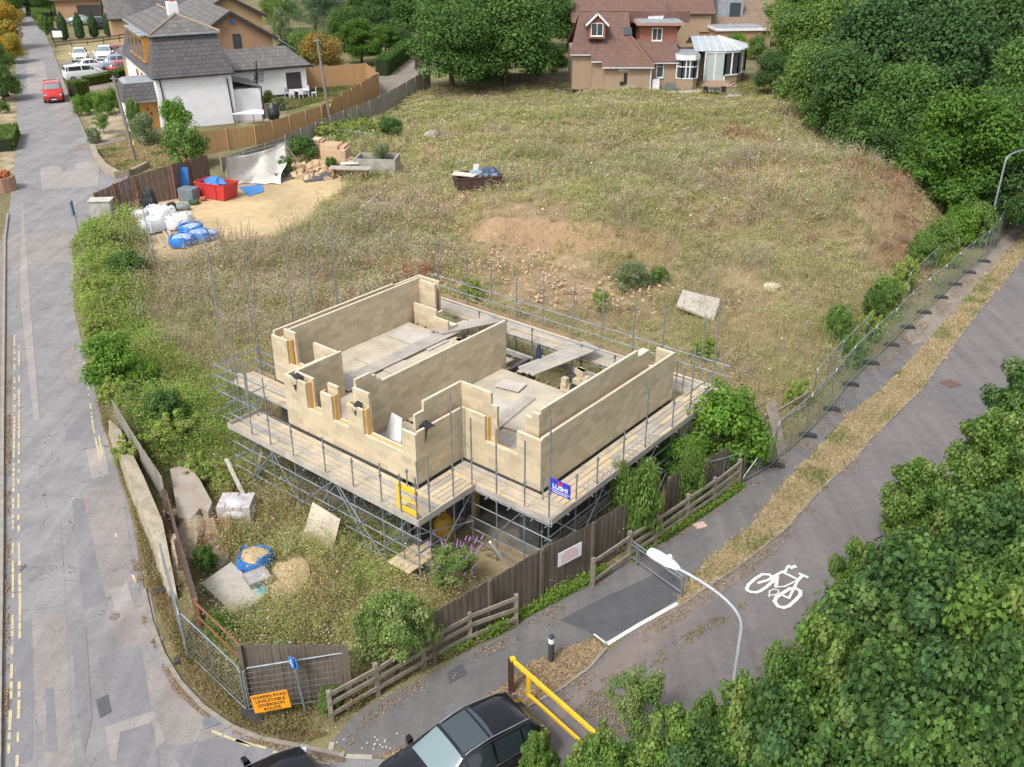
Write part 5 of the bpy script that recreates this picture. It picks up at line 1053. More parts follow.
t = T('trestle_table', 'low makeshift table of weathered boards holding white offcuts', 'table', G(351, 178), -.1); mb = MB(); 
for i in range(4): mb.aa(-1.6, 1.5+.1*(i % 2), -.5+.25*i, -.27+.25*i, .75, .8)
obj('tabletop', mb, M_brd2, t); mb = MB(); mb.aa(-1.3, -1.2, -.4, .4, 0, .75); mb.aa(1.2, 1.3, -.4, .4, 0, .75); obj('trestle', mb, M_timber, t); mb = MB(); g = G(351, 173); mb.box((g[0], g[1]-.3, .84), (1.3, .5, .06), .1); S('offcuts', mb, M_sw, 'white offcuts lying on the makeshift table', 'boards')
mb = MB(); mb.slab([G(334, 178, .1), G(305, 182, .06), G(300, 176, .1), G(330, 172, .5)], .04); S('dark_sheet', mb, mat('charcoal_sheet', (.06, .065, .08), (.1,.1,.1), 6, .5), 'dark plastic sheet spread on the ground left of the table', 'sheet')
for i, (p, q) in enumerate([((360,209),(381,192)),((415,175),(434,171))]): mb = MB(); mb.beam(G(*p, .12), G(*q, .3), .14, .08); S('white_post', mb, M_cap, ['white post lying in the dry weeds near the yard','short white post lying in the upper left of the field'][i], 'post')
g = G(697, 308); mb = MB(); P = [Vector(G(x, y, .6)) for x, y in ((677,299),(683,288),(720,297),(715,312))]; zt_ = gz(g[0], g[1]); mb.slab([(P[0].x, P[0].y, zt_+.3), (P[3].x, P[3].y, zt_+.2), (P[2].x, P[2].y, zt_+.55), (P[1].x, P[1].y, zt_+.55)], .12); S('flat_slab', mb, MATS['pale_concrete'], 'pale flat concrete panel lying in the field behind the scaffold', 'slab')
g = G(871, 170); mb = MB(); mb.hexa([(g[0]-.25, g[1]-.15, gz(*g[:2])), (g[0]+.25, g[1]-.15, gz(*g[:2])), (g[0]+.25, g[1]+.15, gz(*g[:2])), (g[0]-.25, g[1]+.15, gz(*g[:2])), (g[0]-.05, g[1]-.1, 1.5), (g[0]+.35, g[1]-.1, 1.5), (g[0]+.35, g[1]+.1, 1.5), (g[0]-.05, g[1]+.1, 1.5)]); S('stone_post', mb, M_conc, 'leaning pale stone post at the edge of the dark trees', 'post')
heap('boulder', 'single white boulder in the weeds right of the scaffold', 'boulder', 772, 290, (.5, .4, .35), M_cap, .2, 5, 2); heap('boulder', 'long pale boulder in the grass at the top of the field', 'boulder', 438, 137, (1.3, .6, .5), M_conc, .3, 6, 2)
g = G(400, 592); mb = MB(); 
t = T('litter_box', 'flattened pinkish card on the footpath edge below the ivy', 'card', G(700, 526)); mb.box((0, 0, .03), (.4, .3, .03), .4); obj('card', mb, mat('pink_card', (.6, .42, .36), None, 5), t)
# ------------------------------------------------------------------ vehicles
def paint(name, c, metal=.2, rough=.22):
    if name in MATS: return MATS[name]
    m, nt, b, out = _nt(name); b.inputs['Base Color'].default_value = c+(1,); b.inputs['Roughness'].default_value = rough
    b.inputs['Metallic'].default_value = metal; b.inputs['Coat Weight'].default_value = .6; b.inputs['Coat Roughness'].default_value = .05
    MATS[name] = m; return m
M_glass = glassmat('car_glass', (.02, .028, .032), .06, 0, .8); M_glassL = glassmat('pale_windscreen', (.16, .22, .23), .08, 0, .8)
M_tyre = mat('tyre_rubber', (.02, .02, .02), None, 6, .85); M_rim = mat('alloy_rim', (.45, .46, .48), None, 5, .3, metal=.8); M_chr = mat('chrome_trim', (.75, .77, .8), None, 5, .15, metal=.95)
M_tail = mat('tail_lamp', (.35, .01, .01), None, 5, .25); M_head = mat('head_lamp', (.6, .62, .65), None, 5, .15); M_plate = mat('number_plate', (.65, .62, .5), None, 5, .5)
KIND = {
 # station: x, zlow, zbelt, ztop, half width at belt, half width at top   (front is +x)
 'suv': ([(2.22,.42,.72,.78,.62,.52),(2.1,.28,.88,.93,.80,.70),(1.7,.22,.97,1.02,.89,.78),(1.02,.22,1.03,1.09,.92,.78),(.28,.22,1.06,1.56,.93,.63),(-.5,.22,1.07,1.63,.93,.65),(-1.35,.22,1.10,1.59,.93,.63),(-1.68,.24,1.11,1.52,.92,.60),(-2.08,.28,1.10,1.16,.87,.68),(-2.22,.4,.95,1.0,.8,.66)], (3, 4, 7, 8), .36),
 'hatch': ([(1.95,.38,.62,.68,.60,.5),(1.85,.24,.78,.84,.76,.64),(1.4,.2,.88,.93,.83,.72),(.95,.2,.93,.98,.85,.72),(.2,.2,.95,1.40,.86,.58),(-.5,.2,.96,1.45,.86,.60),(-1.2,.2,.98,1.41,.85,.57),(-1.45,.22,.98,1.34,.84,.55),(-1.8,.26,.96,1.02,.79,.62),(-1.92,.36,.85,.9,.74,.6)], (3, 4, 7, 8), .31),
 'saloon': ([(2.2,.38,.60,.66,.62,.5),(2.08,.24,.74,.80,.78,.64),(1.5,.2,.86,.90,.86,.74),(.95,.2,.91,.96,.88,.74),(.2,.2,.93,1.36,.88,.58),(-.4,.2,.94,1.42,.88,.60),(-1.0,.2,.95,1.36,.87,.57),(-1.2,.22,.95,1.30,.86,.56),(-1.75,.24,.95,1.0,.83,.68),(-2.15,.36,.9,.94,.76,.62)], (3, 4, 7, 8), .32),
 'van': ([(2.25,.42,.75,.82,.70,.6),(2.1,.26,1.0,1.06,.86,.76),(1.75,.22,1.15,1.22,.92,.80),(1.45,.22,1.22,1.3,.94,.82),(.75,.22,1.24,1.78,.95,.74),(-.3,.22,1.25,1.84,.95,.78),(-1.9,.22,1.25,1.82,.95,.77),(-2.12,.24,1.24,1.76,.94,.75),(-2.25,.26,1.2,1.30,.93,.82),(-2.28,.36,1.0,1.1,.9,.8)], (3, 4, 7, 8), .34),
}
def make_car(kind, m, label, cat='car', name='parked_car', glass=None, rails_=False, sun=False, windows=True, group=None, trim=None):
    st, (iw0, iw1, ir0, ir1), wr = KIND[kind]; t = T(name, label, cat, (0, 0, 0), 0, group); gl = glass or M_glass
    def ring(s):
        x, zl, zb, zt, wb, wt = s; h = [(wb*.86, zl), (wb*.98, zl+.16), (wb*1.0, (zl+zb)/2+.05), (wb*.965, zb), (wt, zt-.045), (wt*.86, zt), (wt*.45, zt+.022)]
        return [(x, y, z) for y, z in h]+[(x, 0, zt+.028)]+[(x, -y, z) for y, z in h[::-1]]
    R = [ring(s) for s in st]; n = len(R[0]); mb = MB(); vs = [p for r in R for p in r]
    fs = [(j*n+i, j*n+i+1, (j+1)*n+i+1, (j+1)*n+i) for j in range(len(R)-1) for i in range(n-1)]+[(j*n+n-1, j*n, (j+1)*n, (j+1)*n+n-1) for j in range(len(R)-1)]
    fs += [tuple(range(n-1, -1, -1)), tuple(range((len(R)-1)*n, len(R)*n))]; mb.add(vs, fs); obj('body', mb, m, t, smooth=True)
    def pane(nm, pts, mm=gl, off=.008, shr=.07, par=t):
        P = [Vector(p) for p in pts]; c = sum(P, Vector())/len(P); nn = (P[1]-P[0]).cross(P[2]-P[0]).normalized()
        if nn.dot(c-Vector((0, 0, .7))) < 0: nn = -nn
        q = MB(); q.slab([c+(p-c)*(1-shr)+nn*off for p in P], .004); return obj(nm, q, mm, par)
    q = MB()                                             # windscreen follows the roof curve across the car
    for nm, a, b in (('windscreen', iw0, iw1), ('rear_window', ir0, ir1)):
        A, B = R[a], R[b]; q = MB(); idx = range(4, 11)
        va = [Vector(A[i]).lerp(Vector(B[i]), .07) for i in idx]; vb = [Vector(A[i]).lerp(Vector(B[i]), .95) for i in idx]
        sx_ = 1 if nm == 'windscreen' else -1
        vv = [(v.x+.012*sx_, v.y*.95, v.z+.012) for v in va+vb]; q.add(vv, [(i, i+1, 7+i+1, 7+i) for i in range(6)]); obj(nm, q, gl if nm == 'rear_window' else (glass or M_glassL), t, smooth=True)
    if windows:
        for s_ in (3, 4):
            for j in range(iw1-0, ir0):
                a, b = R[j], R[j+1]
                i0, i1 = (3, 4) if s_ == 3 else (n-4, n-5)
                pane('side_window', [a[i0], b[i0], b[i1], a[i1]], M_glass, .006, .09)
        for i0, i1 in ((3, 4), (n-4, n-5)): a, b = R[iw0], R[iw1]; pane('side_window', [Vector(a[i0]).lerp(Vector(b[i0]), .25), b[i0], b[i1]], M_glass, .006, .12)
    if sun:
        a, b, c = R[iw1], R[iw1+1], R[ir0]
        for u0, u1, A, B in ((.04, .97, a, b), (.03, .85, b, c)):
            q = MB(); ids = range(5, 10); va = [Vector(A[i]).lerp(Vector(B[i]), u0) for i in ids]; vb = [Vector(A[i]).lerp(Vector(B[i]), u1) for i in ids]
            q.add([(v.x, v.y*.97, v.z+.007) for v in va+vb], [(i, i+1, 5+i+1, 5+i) for i in range(4)]); obj('sunroof', q, glassmat('roof_glass', (.05, .065, .075), .08), t, smooth=True)
    if rails_:
        for s_ in (-1, 1):
            pts = [(st[j][0]+dx, s_*(st[j][5]-.045), st[j][3]+dz) for j, dx, dz in ((iw1, -.05, .0), (iw1, -.2, .045), (iw1+1, 0, .055), (ir0, 0, .05), (ir1, .1, .04), (ir1, -.02, .0))]
            q = MB(); q.path(pts, .017, 6); obj('roof_rail', q, M_chr, t, smooth=True)
            q = MB(); q.path([(st[j][0], s_*(st[j][4]*.965+.006), st[j][2]-.005) for j in range(iw0, ir1+1)], .012, 5); obj('chrome_strip', q, M_chr, t)
    L0, L1 = st[0][0], st[-1][0]
    for x in (L0-.78, L1+.80):
        for s_ in (-1, 1):
            wy = s_*(st[4][4]-.10); q = MB(); q.tube((x, wy-.1, wr), (x, wy+.115*1, wr), wr, 18) if s_ > 0 else q.tube((x, wy+.1, wr), (x, wy-.115, wr), wr, 18)
            wh = obj('wheel', q, M_tyre, t); q = MB(); q.tube((x, wy+s_*.105, wr), (x, wy+s_*.125, wr), wr*.66, 14); obj('rim', q, M_rim, wh)
    for s_ in (-1, 1):
        q = MB(); x0 = st[iw0][0]-.12; q.hexa([(x0-.08, s_*.9, st[iw0][2]-.02), (x0+.1, s_*.9, st[iw0][2]-.02), (x0+.06, s_*1.08, st[iw0][2]), (x0-.08, s_*1.08, st[iw0][2]), (x0-.08, s_*.9, st[iw0][2]+.12), (x0+.06, s_*.9, st[iw0][2]+.12), (x0+.03, s_*1.07, st[iw0][2]+.13), (x0-.08, s_*1.07, st[iw0][2]+.13)])
        obj('wing_mirror', q, m, t)
        q = MB(); q.box((L0-.1, s_*st[1][4]*.78, st[1][2]-.14), (.16, .28, .13), -s_*.5); obj('headlight', q, M_head, t)
        q = MB(); q.box((L1+.12, s_*st[-2][4]*.84, st[-2][2]-.12), (.06, .2, .16), s_*.3); obj('tail_light', q, M_tail, t)
    q = MB(); q.box((L0+.005, 0, .42), (.03, .5, .11)); obj('number_plate', q, M_plate, t)
    q = MB(); q.aa(L0-.03, L0+.012, -.42, .42, .52, .66); obj('grille', q, M_black, t)
    q = MB(); q.aa(L0-.25, L0-.005, -.62, .62, .2, .36); q.aa(L1+.0, L1+.25, -.66, .66, .22, .42); obj('lower_bumper', q, M_black, t)
    return t
P_blk = paint('paint_black', (.008, .009, .012), .3, .16); P_red = paint('paint_red', (.50, .02, .018), .1); P_red2 = paint('paint_dull_red', (.42, .04, .05), .1, .3); P_whi = paint('paint_white', (.68, .69, .70), 0); P_sil = paint('paint_silver', (.36, .39, .42), .7, .28); P_blu = paint('paint_pale_blue', (.32, .42, .52), .5, .28); P_cha = paint('paint_charcoal', (.05, .055, .065), .4)
c = make_car('suv', P_blk, 'black estate car with chrome roof rails and a glass roof parked beside the footpath', rails_=True, sun=True)
g1_, g2_ = G(460, 766, 1.6), G(540, 722, 1.6); a_ = G(434, 728, 1.62); b_ = G(486, 701.5, 1.62); c_ = G(460, 753, 1.62); d_ = G(510, 724.5, 1.62)
mx = [(a_[i]+b_[i]+c_[i]+d_[i])/4 for i in (0, 1)]; hd = math.atan2((a_[1]+c_[1]-b_[1]-d_[1]), (a_[0]+c_[0]-b_[0]-d_[0]))
c.location = (mx[0]+.35*math.cos(hd), mx[1]+.35*math.sin(hd), .012); c.rotation_euler = (0, 0, hd); c.scale = (.95, .97, 1)
c = make_car('saloon', P_blk, 'black car roof just entering the picture at the bottom edge by the road corner')
g = G(228, 783, 1.35); c.location = (g[0]+.1, g[1]-.35, .012); c.rotation_euler = (0, 0, hd+.08+math.pi)
c = make_car('van', P_red, 'red van driving towards the camera down the road', 'van', 'van', windows=False); g = G(48, 103); c.location = (g[0], g[1]+1.6, .012); c.rotation_euler = (0, 0, math.radians(-66)); c.scale = (.95, 1.0, .98)
CARS = [('van', P_whi, (85,80), .62, .95, 'white people carrier at the front of the car park behind the clipped hedge'),('saloon', P_whi, (93,70), .62, .95, 'white saloon directly behind the white people carrier'),('hatch', P_whi, (81,61), -1.2, 1.1, 'small white car facing the camera at the left of the car park'),
 ('hatch', P_whi, (106,60), -1.35, 1.2, 'white hatchback facing the camera in the middle of the car park'),('hatch', P_red2, (129,75), .3, 1.15, 'red hatchback nearest the white house'),('hatch', P_blu, (124,68.5), .3, 1.15, 'pale blue hatchback squeezed behind the red one'),
 ('saloon', P_sil, (127,63), .3, 1.0, 'silver car behind the pale blue hatchback'),('hatch', P_red2, (122,58), .3, 1.15, 'dull red car at the back of the tight group'),('suv', P_blu, (133,52), -1.4, 1.0, 'pale blue car facing the camera beside the wing of the long house'),('hatch', P_red, (134,44), -1.4, 1.0, 'bright red car farthest back beside the house wing'),
 ('saloon', P_sil, (83,25), .12, 1.1, 'long silver saloon parked beyond the row of slim cypresses'),('suv', P_cha, (99,28), 1.9, 1.1, 'dark car with its back to the camera beyond the cypresses')]
for kd, m, (px, py), ang_, s_, lab in CARS:
    c = make_car(kd, m, lab, group='vehicles parked by the houses'); g = G(px, py); c.location = (g[0], g[1], .02); c.rotation_euler = (0, 0, ang_+math.pi/2 if False else ang_); c.scale = (s_,)*3
    if kd == 'van': c['category'] = 'van'
# ------------------------------------------------------------------ houses
M_rend = mat('white_render', (.74, .74, .76), (.66, .66, .68), 1.2, .9, finev=.05); M_slate = brickmat('slate_tiles', (.115, .105, .11), (.085, .08, .085), (.045, .042, .045), .55, .34, .025, vary=.35)
M_slate2 = brickmat('old_slate_tiles', (.16, .15, .145), (.11, .105, .10), (.07, .065, .06), .4, .3, .02, vary=.45); M_rtile = brickmat('red_brown_tiles', (.17, .09, .068), (.125, .074, .058), (.09, .055, .045), .28, .26, .015, vary=.5)
M_btile = brickmat('brown_tiles', (.24, .17, .12), (.19, .14, .10), (.11, .08, .06), .3, .28, .015, vary=.4); M_obrk = brickmat('orange_brick', (.38, .205, .115), (.31, .165, .095), (.40, .28, .18), .23, .075, .01, vary=.3)
M_ybrk = brickmat('buff_brick', (.44, .29, .14), (.38, .25, .12), (.42, .32, .2), .23, .075, .01, vary=.2); M_hbrk = brickmat('brown_buff_brick', (.33, .225, .14), (.28, .19, .12), (.36, .29, .21), .23, .075, .01, vary=.25)
M_hang = brickmat('hung_red_tile', (.33, .12, .08), (.26, .095, .065), (.14, .06, .045), .17, .12, .01, vary=.3); M_lead = mat('lead_flat_roof', (.30, .32, .34), (.22, .235, .25), 1.5, .6); M_trim = mat('white_trim', (.76, .76, .76), None, 4, .5)
M_win = glassmat('window_glass', (.05, .065, .075), .1); M_oak = mat('orange_oak', (.50, .26, .07), (.42, .2, .05), 4, .6); M_dwin = mat('dark_frame', (.05, .045, .04), None, 4, .5); M_blind = mat('pale_blind_glass', (.42, .48, .46), (.36, .42, .41), 2, .3)
def win(h, fr, face, u0, u1, z0, z1, at, mf=None, mg=None, bars=1, trans=False, d=.07, nm='window'):
    """window on a wall face: face 'y' looks to -y at local y=at, 'x-' looks to -x, 'x+' looks to +x"""
    def bx(mb, a, b, c, e, o0, o1):
        if face == 'y': mb.aa(a, b, at-o1, at-o0, c, e)
        elif face == 'x-': mb.aa(at-o1, at-o0, a, b, c, e)
        else: mb.aa(at+o0, at+o1, a, b, c, e)
    w_ = obj(nm, (lambda q: (bx(q, u0, u1, z0, z1, .003, .03), q)[1])(MB()), mg or M_win, h)
    q = MB(); bx(q, u0-.02, u0+d, z0, z1, .004, .06); bx(q, u1-d, u1+.02, z0, z1, .004, .06); bx(q, u0+d, u1-d, z1-d, z1+.01, .004, .06); bx(q, u0+d, u1-d, z0-.01, z0+d, .004, .06)
    for k in range(bars): c = u0+(u1-u0)*(k+1)/(bars+1); bx(q, c-d*.4, c+d*.4, z0+d, z1-d, .004, .055)
    if trans: zc = z0+(z1-z0)*.68; bx(q, u0+d, u1-d, zc-d*.4, zc+d*.4, .004, .05)
    obj('frame', q, mf or M_trim, w_)
    q = MB(); bx(q, u0-.06, u1+.06, z0-.08, z0-.015, .002, .12); obj('sill', q, mf or M_trim, w_)
# --- the white house with mansard roof
ang = math.atan2(3.2, 5.9); WO = G(155, 79, 4.5); WF = Fr(WO[0], WO[1], ang); Wd = 6.7; Ln = 17
wh = T('white_house', 'white rendered house with steep dark slate mansard roof and orange dormer windows', 'house', (WO[0], WO[1], 0), ang)
mb = MB(); mb.aa(0, Wd, 0, Ln, 0, 4.6); obj('wall', mb, M_rend, wh)
zt = 8.0; mb = MB(); i_ = 1.0
mb.hexa([(-.25, -.25, 4.5), (Wd+.25, -.25, 4.5), (Wd+.25, Ln+.25, 4.5), (-.25, Ln+.25, 4.5), (i_*.6, 1.5, zt), (Wd-i_*.6, 1.5, zt), (Wd-i_*.6, Ln-1.5, zt), (i_*.6, Ln-1.5, zt)]); rf = obj('roof', mb, M_slate, wh)
mb = MB(); e = .35; a0 = (i_*.6-e, 1.5-e, zt+.0); b0 = (Wd-i_*.6+e, 1.5-e, zt); c0 = (Wd-i_*.6+e, Ln-1.5+e, zt); d0 = (i_*.6-e, Ln-1.5+e, zt); r0 = (Wd/2, 4.2, zt+1.35); r1 = (Wd/2, Ln-3.5, zt+1.35)
mb.add([a0, b0, c0, d0, r0, r1], [(0, 1, 4), (1, 2, 5, 4), (2, 3, 5), (3, 0, 4, 5), (3, 2, 1, 0)]); obj('upper_roof', mb, M_slate2, wh)
mb = MB(); mb.beam((a0[0], a0[1], zt-.05), (b0[0], b0[1], zt-.05), .25, .14); mb.beam((a0[0]+.02, a0[1], zt-.05), (d0[0]+.02, d0[1], zt-.05), .2, .12); obj('lead_band', mb, M_lead, wh)
mb = MB(); mb.tube((a0[0], a0[1], zt+.06), (r0[0], r0[1], r0[2]+.05), .1, 5); mb.tube((b0[0], b0[1], zt+.06), (r0[0], r0[1], r0[2]+.05), .1, 5); mb.tube((r0[0], r0[1], r0[2]+.05), (r1[0], r1[1], r1[2]+.05), .1, 5); obj('ridge_tiles', mb, mat('ridge_tile', (.34, .27, .19), None, 4, .9), wh)
mb = MB(); mb.aa(Wd/2-.45, Wd/2+.45, 5.0, 5.9, zt+.8, zt+2.3); ch = obj('chimney', mb, M_rend, rf); mb = MB(); mb.lathe((Wd/2, 5.45, zt+2.3), [(.2, 0), (.15, .45)], 8); obj('chimney_pot', mb, mat('pot_red', (.4, .1, .05), None, 5), rf)
for k in range(4):
    y0 = 2.6+2.3*k; q = MB(); q.aa(-.22, .9, y0, y0+1.75, 5.5, 7.75); dm = obj('dormer', q, M_oak, wh); q = MB(); q.aa(-.26, -.225, y0+.2, y0+1.55, 5.75, 7.5); obj('pane', q, M_win, dm)
    q = MB(); q.slab([(-.4, y0-.1, 7.77), (1.2, y0-.1, 7.9), (1.2, y0+1.85, 7.9), (-.4, y0+1.85, 7.77)], .1); obj('dormer_roof', q, M_lead, dm)
for k in range(4): win(wh, WF, 'x-', 1.6+2.6*k, 2.7+2.6*k, 2.7, 4.0, 0, M_oak, M_win, 1)
for k in range(3): win(wh, WF, 'x-', 3.6+3.2*k, 4.9+3.2*k, .8, 2.1, 0, M_oak, M_win, 1)
mb = MB(); mb.tube((.7, -.09, 0), (.45, -.09, 2.2), .06, 6); mb.tube((.45, -.09, 2.2), (.35, -.09, 4.4), .06, 6); obj('downpipe', mb, M_black, wh); mb = MB(); mb.tube((Wd-.25, -.09, 0), (Wd-.45, -.09, 4.1), .06, 6); obj('downpipe', mb, M_black, wh)
mb = MB(); mb.beam((-.25, -.33, 4.5), (Wd+.25, -.33, 4.5), .14, .12); obj('gutter', mb, M_black, wh)
# porch on the left side
mb = MB(); mb.aa(-2.75, -2.6, 1.0, 4.2, 0, 2.6); mb.aa(-2.6, 0, 4.05, 4.2, 0, 2.6); obj('porch_wall', mb, M_rend, wh)
mb = MB(); mb.aa(-1.55, -.02, 1.4, 1.5, 0, 2.3); dr = obj('porch_door', mb, M_oak, wh); mb = MB(); [mb.aa(-.95+.28*(k % 2), -.8+.28*(k % 2), 1.37, 1.395, .8+.4*k, 1.05+.4*k) for k in range(3)]; obj('door_pane', mb, M_dwin, dr)
mb = MB(); mb.aa(-2.55, -1.6, 1.45, 1.5, .0, 2.3); obj('porch_window', mb, M_win, wh)
mb = MB(); mb.hexa([(-3.0, .55, 2.6), (.0, .55, 2.6), (.0, 4.6, 2.6), (-3.0, 4.6, 2.6), (-2.6, 1.3, 4.1), (.0, 1.3, 4.1), (.0, 4.2, 4.1), (-2.6, 4.2, 4.1)]); obj('porch_roof', mb, M_slate, wh)
mb = MB(); mb.aa(-2.7, -.02, .7, 4.3, 2.45, 2.598); obj('fascia', mb, M_trim, wh); mb = MB(); mb.hexa([(-2.62, 1.25, 4.08), (.1, 1.25, 4.08), (.1, 4.3, 4.08), (-2.62, 4.3, 4.08), (-2.2, 1.9, 4.3), (.1, 1.9, 4.3), (.1, 4.0, 4.3), (-2.2, 4.0, 4.3)]); obj('porch_flat_roof', mb, M_lead, wh)
# rear low wing seen to the right, with stair
ex = T('garden_wing', 'low white wing with old slate roof opening on the lawn', 'house', WF.W(Wd+.02, 6.0), ang)
mb = MB(); mb.aa(.05, 10.2, 4.6, 10.5, 0, 3.0); obj('wall', mb, M_rend, ex); mb = MB(); mb.slab([(.05, 4.2, 3.0), (10.7, 4.2, 3.0), (9.0, 7.6, 4.6), (.05, 7.6, 4.6)], .12); mb.slab([(10.7, 4.2, 3.0), (10.7, 10.8, 3.0), (9.0, 7.6, 4.6)], .12); mb.slab([(.05, 7.6, 4.6), (9.0, 7.6, 4.6), (10.7, 10.8, 3.0), (.05, 10.8, 3.0)], .12); obj('roof', mb, M_slate2, ex)
mb = MB(); mb.aa(8.0, 9.6, 4.56, 4.595, .1, 2.4); obj('doorway', mb, M_dwin, ex); mb = MB(); mb.beam((.05, 4.15, 2.97), (10.7, 4.15, 2.97), .12, .14); obj('gutter', mb, M_black, ex); mb = MB(); mb.aa(.05, 8, 4.5, 4.59, .0, .25); obj('plinth', mb, M_black, ex)
an = T('stair_annex', 'small white annex with black railed outside stair at the corner of the white house', 'annex', WF.W(Wd+.02, .5), ang)
mb = MB(); mb.aa(.03, 2.6, 0, 4.8, 0, 2.9); obj('wall', mb, M_rend, an); mb = MB(); mb.slab([(.03, -.1, 3.7), (2.75, -.1, 2.9), (2.75, 4.9, 2.9), (.03, 4.9, 3.7)], .1); obj('roof', mb, M_slate2, an)
mb = MB()
for k in range(9): mb.aa(2.3+.1*k, 3.3+.1*k, .4+.48*k, .5+.48*k, 4.4-.0*k-.22*k, 4.45-.22*k)
for z in (0, 1.0): mb.tube((2.6, .2, 4.3+z), (3.6, 4.9, 2.3+z), .05, 5)
for k in range(10): mb.tube((2.6+.1*k, .2+.5*k, 4.3-.22*k), (2.6+.1*k, .2+.5*k, 5.3-.22*k), .03, 4)
mb.tube((3.6, 4.9, 3.3), (3.4, 5.6, 2.2), .05, 5); obj('stair', mb, M_black, an); mb = MB(); mb.tube((2.68, -.08, 0), (2.68, -.08, 3.0), .07, 6); obj('downpipe', mb, M_black, an)
# brick houses behind
def gable_house(name, label, x, y, w_, d_, ze, zr, m, mr, ridge='y', over=.45, hy=None):
    """local frame of the white house; ridge along y shows its gable to the camera"""
    p = WF.W(x, y); h = T(name, label, 'house', p, ang); q = MB()
    if ridge == 'y': q.add([(0, 0, 0), (w_, 0, 0), (w_, 0, ze), (w_/2, 0, zr), (0, 0, ze), (0, d_, 0), (w_, d_, 0), (w_, d_, ze), (w_/2, d_, zr), (0, d_, ze)], [(0, 1, 2, 3, 4), (9, 8, 7, 6, 5), (1, 6, 7, 2), (0, 4, 9, 5), (4, 3, 8, 9), (2, 7, 8, 3), (0, 5, 6, 1)])
    else: q.add([(0, 0, 0), (0, d_, 0), (0, d_, ze), (0, d_/2, zr), (0, 0, ze), (w_, 0, 0), (w_, d_, 0), (w_, d_, ze), (w_, d_/2, zr), (w_, 0, ze)], [(0, 1, 2, 3, 4), (9, 8, 7, 6, 5), (1, 6, 7, 2), (0, 4, 9, 5), (4, 3, 8, 9), (2, 7, 8, 3), (0, 5, 6, 1)])
    obj('wall', q, m, h); q = MB(); k = (zr-ze)/((w_ if ridge == 'y' else d_)/2); o = over
    if ridge == 'y':
        for s_ in (0, 1): q.slab([(w_/2, -o, zr+.05), (w_/2, d_+o, zr+.05), ((-o if s_ else w_+o), d_+o, ze-k*o+.05), ((-o if s_ else w_+o), -o, ze-k*o+.05)][::(1 if s_ else -1)], .14)
    else:
        for s_ in (0, 1): q.slab([(-o, d_/2, zr+.05), (w_+o, d_/2, zr+.05), (w_+o, (-o if s_ else d_+o), ze-k*o+.05), (-o, (-o if s_ else d_+o), ze-k*o+.05)][::(-1 if s_ else 1)], .14)
    obj('roof', q, mr, h); q = MB()
    if ridge == 'y':
        q.beam((w_/2, -o-.02, zr-.02), (-o, -o-.02, ze-k*o-.02), .05, .28); q.beam((w_/2, -o-.02, zr-.02), (w_+o, -o-.02, ze-k*o-.02), .05, .28)
    else: q.beam((-o, -o, ze-k*o), (w_+o, -o, ze-k*o), .1, .2)
    obj('bargeboard', q, M_dwin, h); return h
xg0, _ = WF.aty(222, 40, 15.0); xg1, zg1 = WF.aty(272, 36, 15.0); xap, zap = WF.aty(250, 17, 15.0) if False else WF.aty(229, 12, 15.0)
hw = 2*(xg1-xap); b1 = gable_house('brick_house', 'orange brick gable ended house behind the white house', xap-hw/2, 15.0, hw, 9, zg1, zap, M_obrk, M_slate2)
xw, zw = WF.aty(237, 41, 15.0); win(b1, WF, 'y', xw-(xap-hw/2)-.4, xw-(xap-hw/2)+.4, zw-.9, zw+.7, 0, M_dwin, M_win, 0); q = MB(); q.lathe((0, 0, 0), [(.22, 0), (.22, .12)], 8); q.v = [(hw*.52+v[0], -.03-v[2], zap-1.0+v[1]) for v in q.v]; obj('alarm_box', q, M_bblue, b1)
q = MB(); q.slab([(hw+.5, .5, zg1-.3), (hw+2.6, .5, zg1-1.6), (hw+2.6, 5, zg1-1.6), (hw+.5, 5, zg1-.3)], .08); obj('glazed_lean_to', q, mat('sky_glass', (.25, .36, .45), None, 4, .15), b1); q = MB(); q.aa(hw+.02, hw+2.4, .6, 4.8, 0, zg1-1.7); obj('lean_to_wall', q, M_dwin, b1)
x2, z2 = WF.aty(262, 14, 27.0); xa2, za2 = WF.aty(226, -4, 27.0); h2 = 2*(x2-xa2); gable_house('brick_house', 'buff brick gable ended house farther back behind the orange brick one', xa2-h2/2, 27.0, h2, 10, z2, za2, M_ybrk, M_slate2)
gable_house('outbuilding', 'low slate roofed wing running back beside the parked cars', 1.0, 18.5, 7.0, 9, 3.6, 5.6, M_ybrk, M_slate2, 'y', .5)
q_ = WF.atz(110, 18, 3.0); gable_house('farm_building', 'small slate roofed building with a porch at the back of the car park', q_[0], q_[1], 5.5, 7, 3.0, 5.6, M_ybrk, M_slate2, 'x', .4)
q_ = WF.atz(138, 14, 3.4); gable_house('farm_building', 'plain slate roofed building between the small porch building and the long wing', q_[0], q_[1], 7.5, 8, 3.4, 6.6, M_obrk, M_slate, 'x', .4)
t = T('garage_block', 'pink brown building with open dark garage at the top of the picture', 'garage', G(95, 20), ang-.35); q = MB(); q.aa(-6, 5, 0, 6, 0, 3.2); obj('wall', q, M_obrk, t); q = MB(); q.aa(-2.6, 4.2, -.05, -.01, .0, 2.4); obj('doorway', q, M_dwin, t); q = MB(); q.slab([(-6.6, -.6, 3.2), (5.6, -.6, 3.2), (5.6, 5, 5.2), (-6.6, 5, 5.2)], .15); obj('roof', q, mat('pink_tile', (.30, .19, .16), (.24, .15, .13), 3), t)
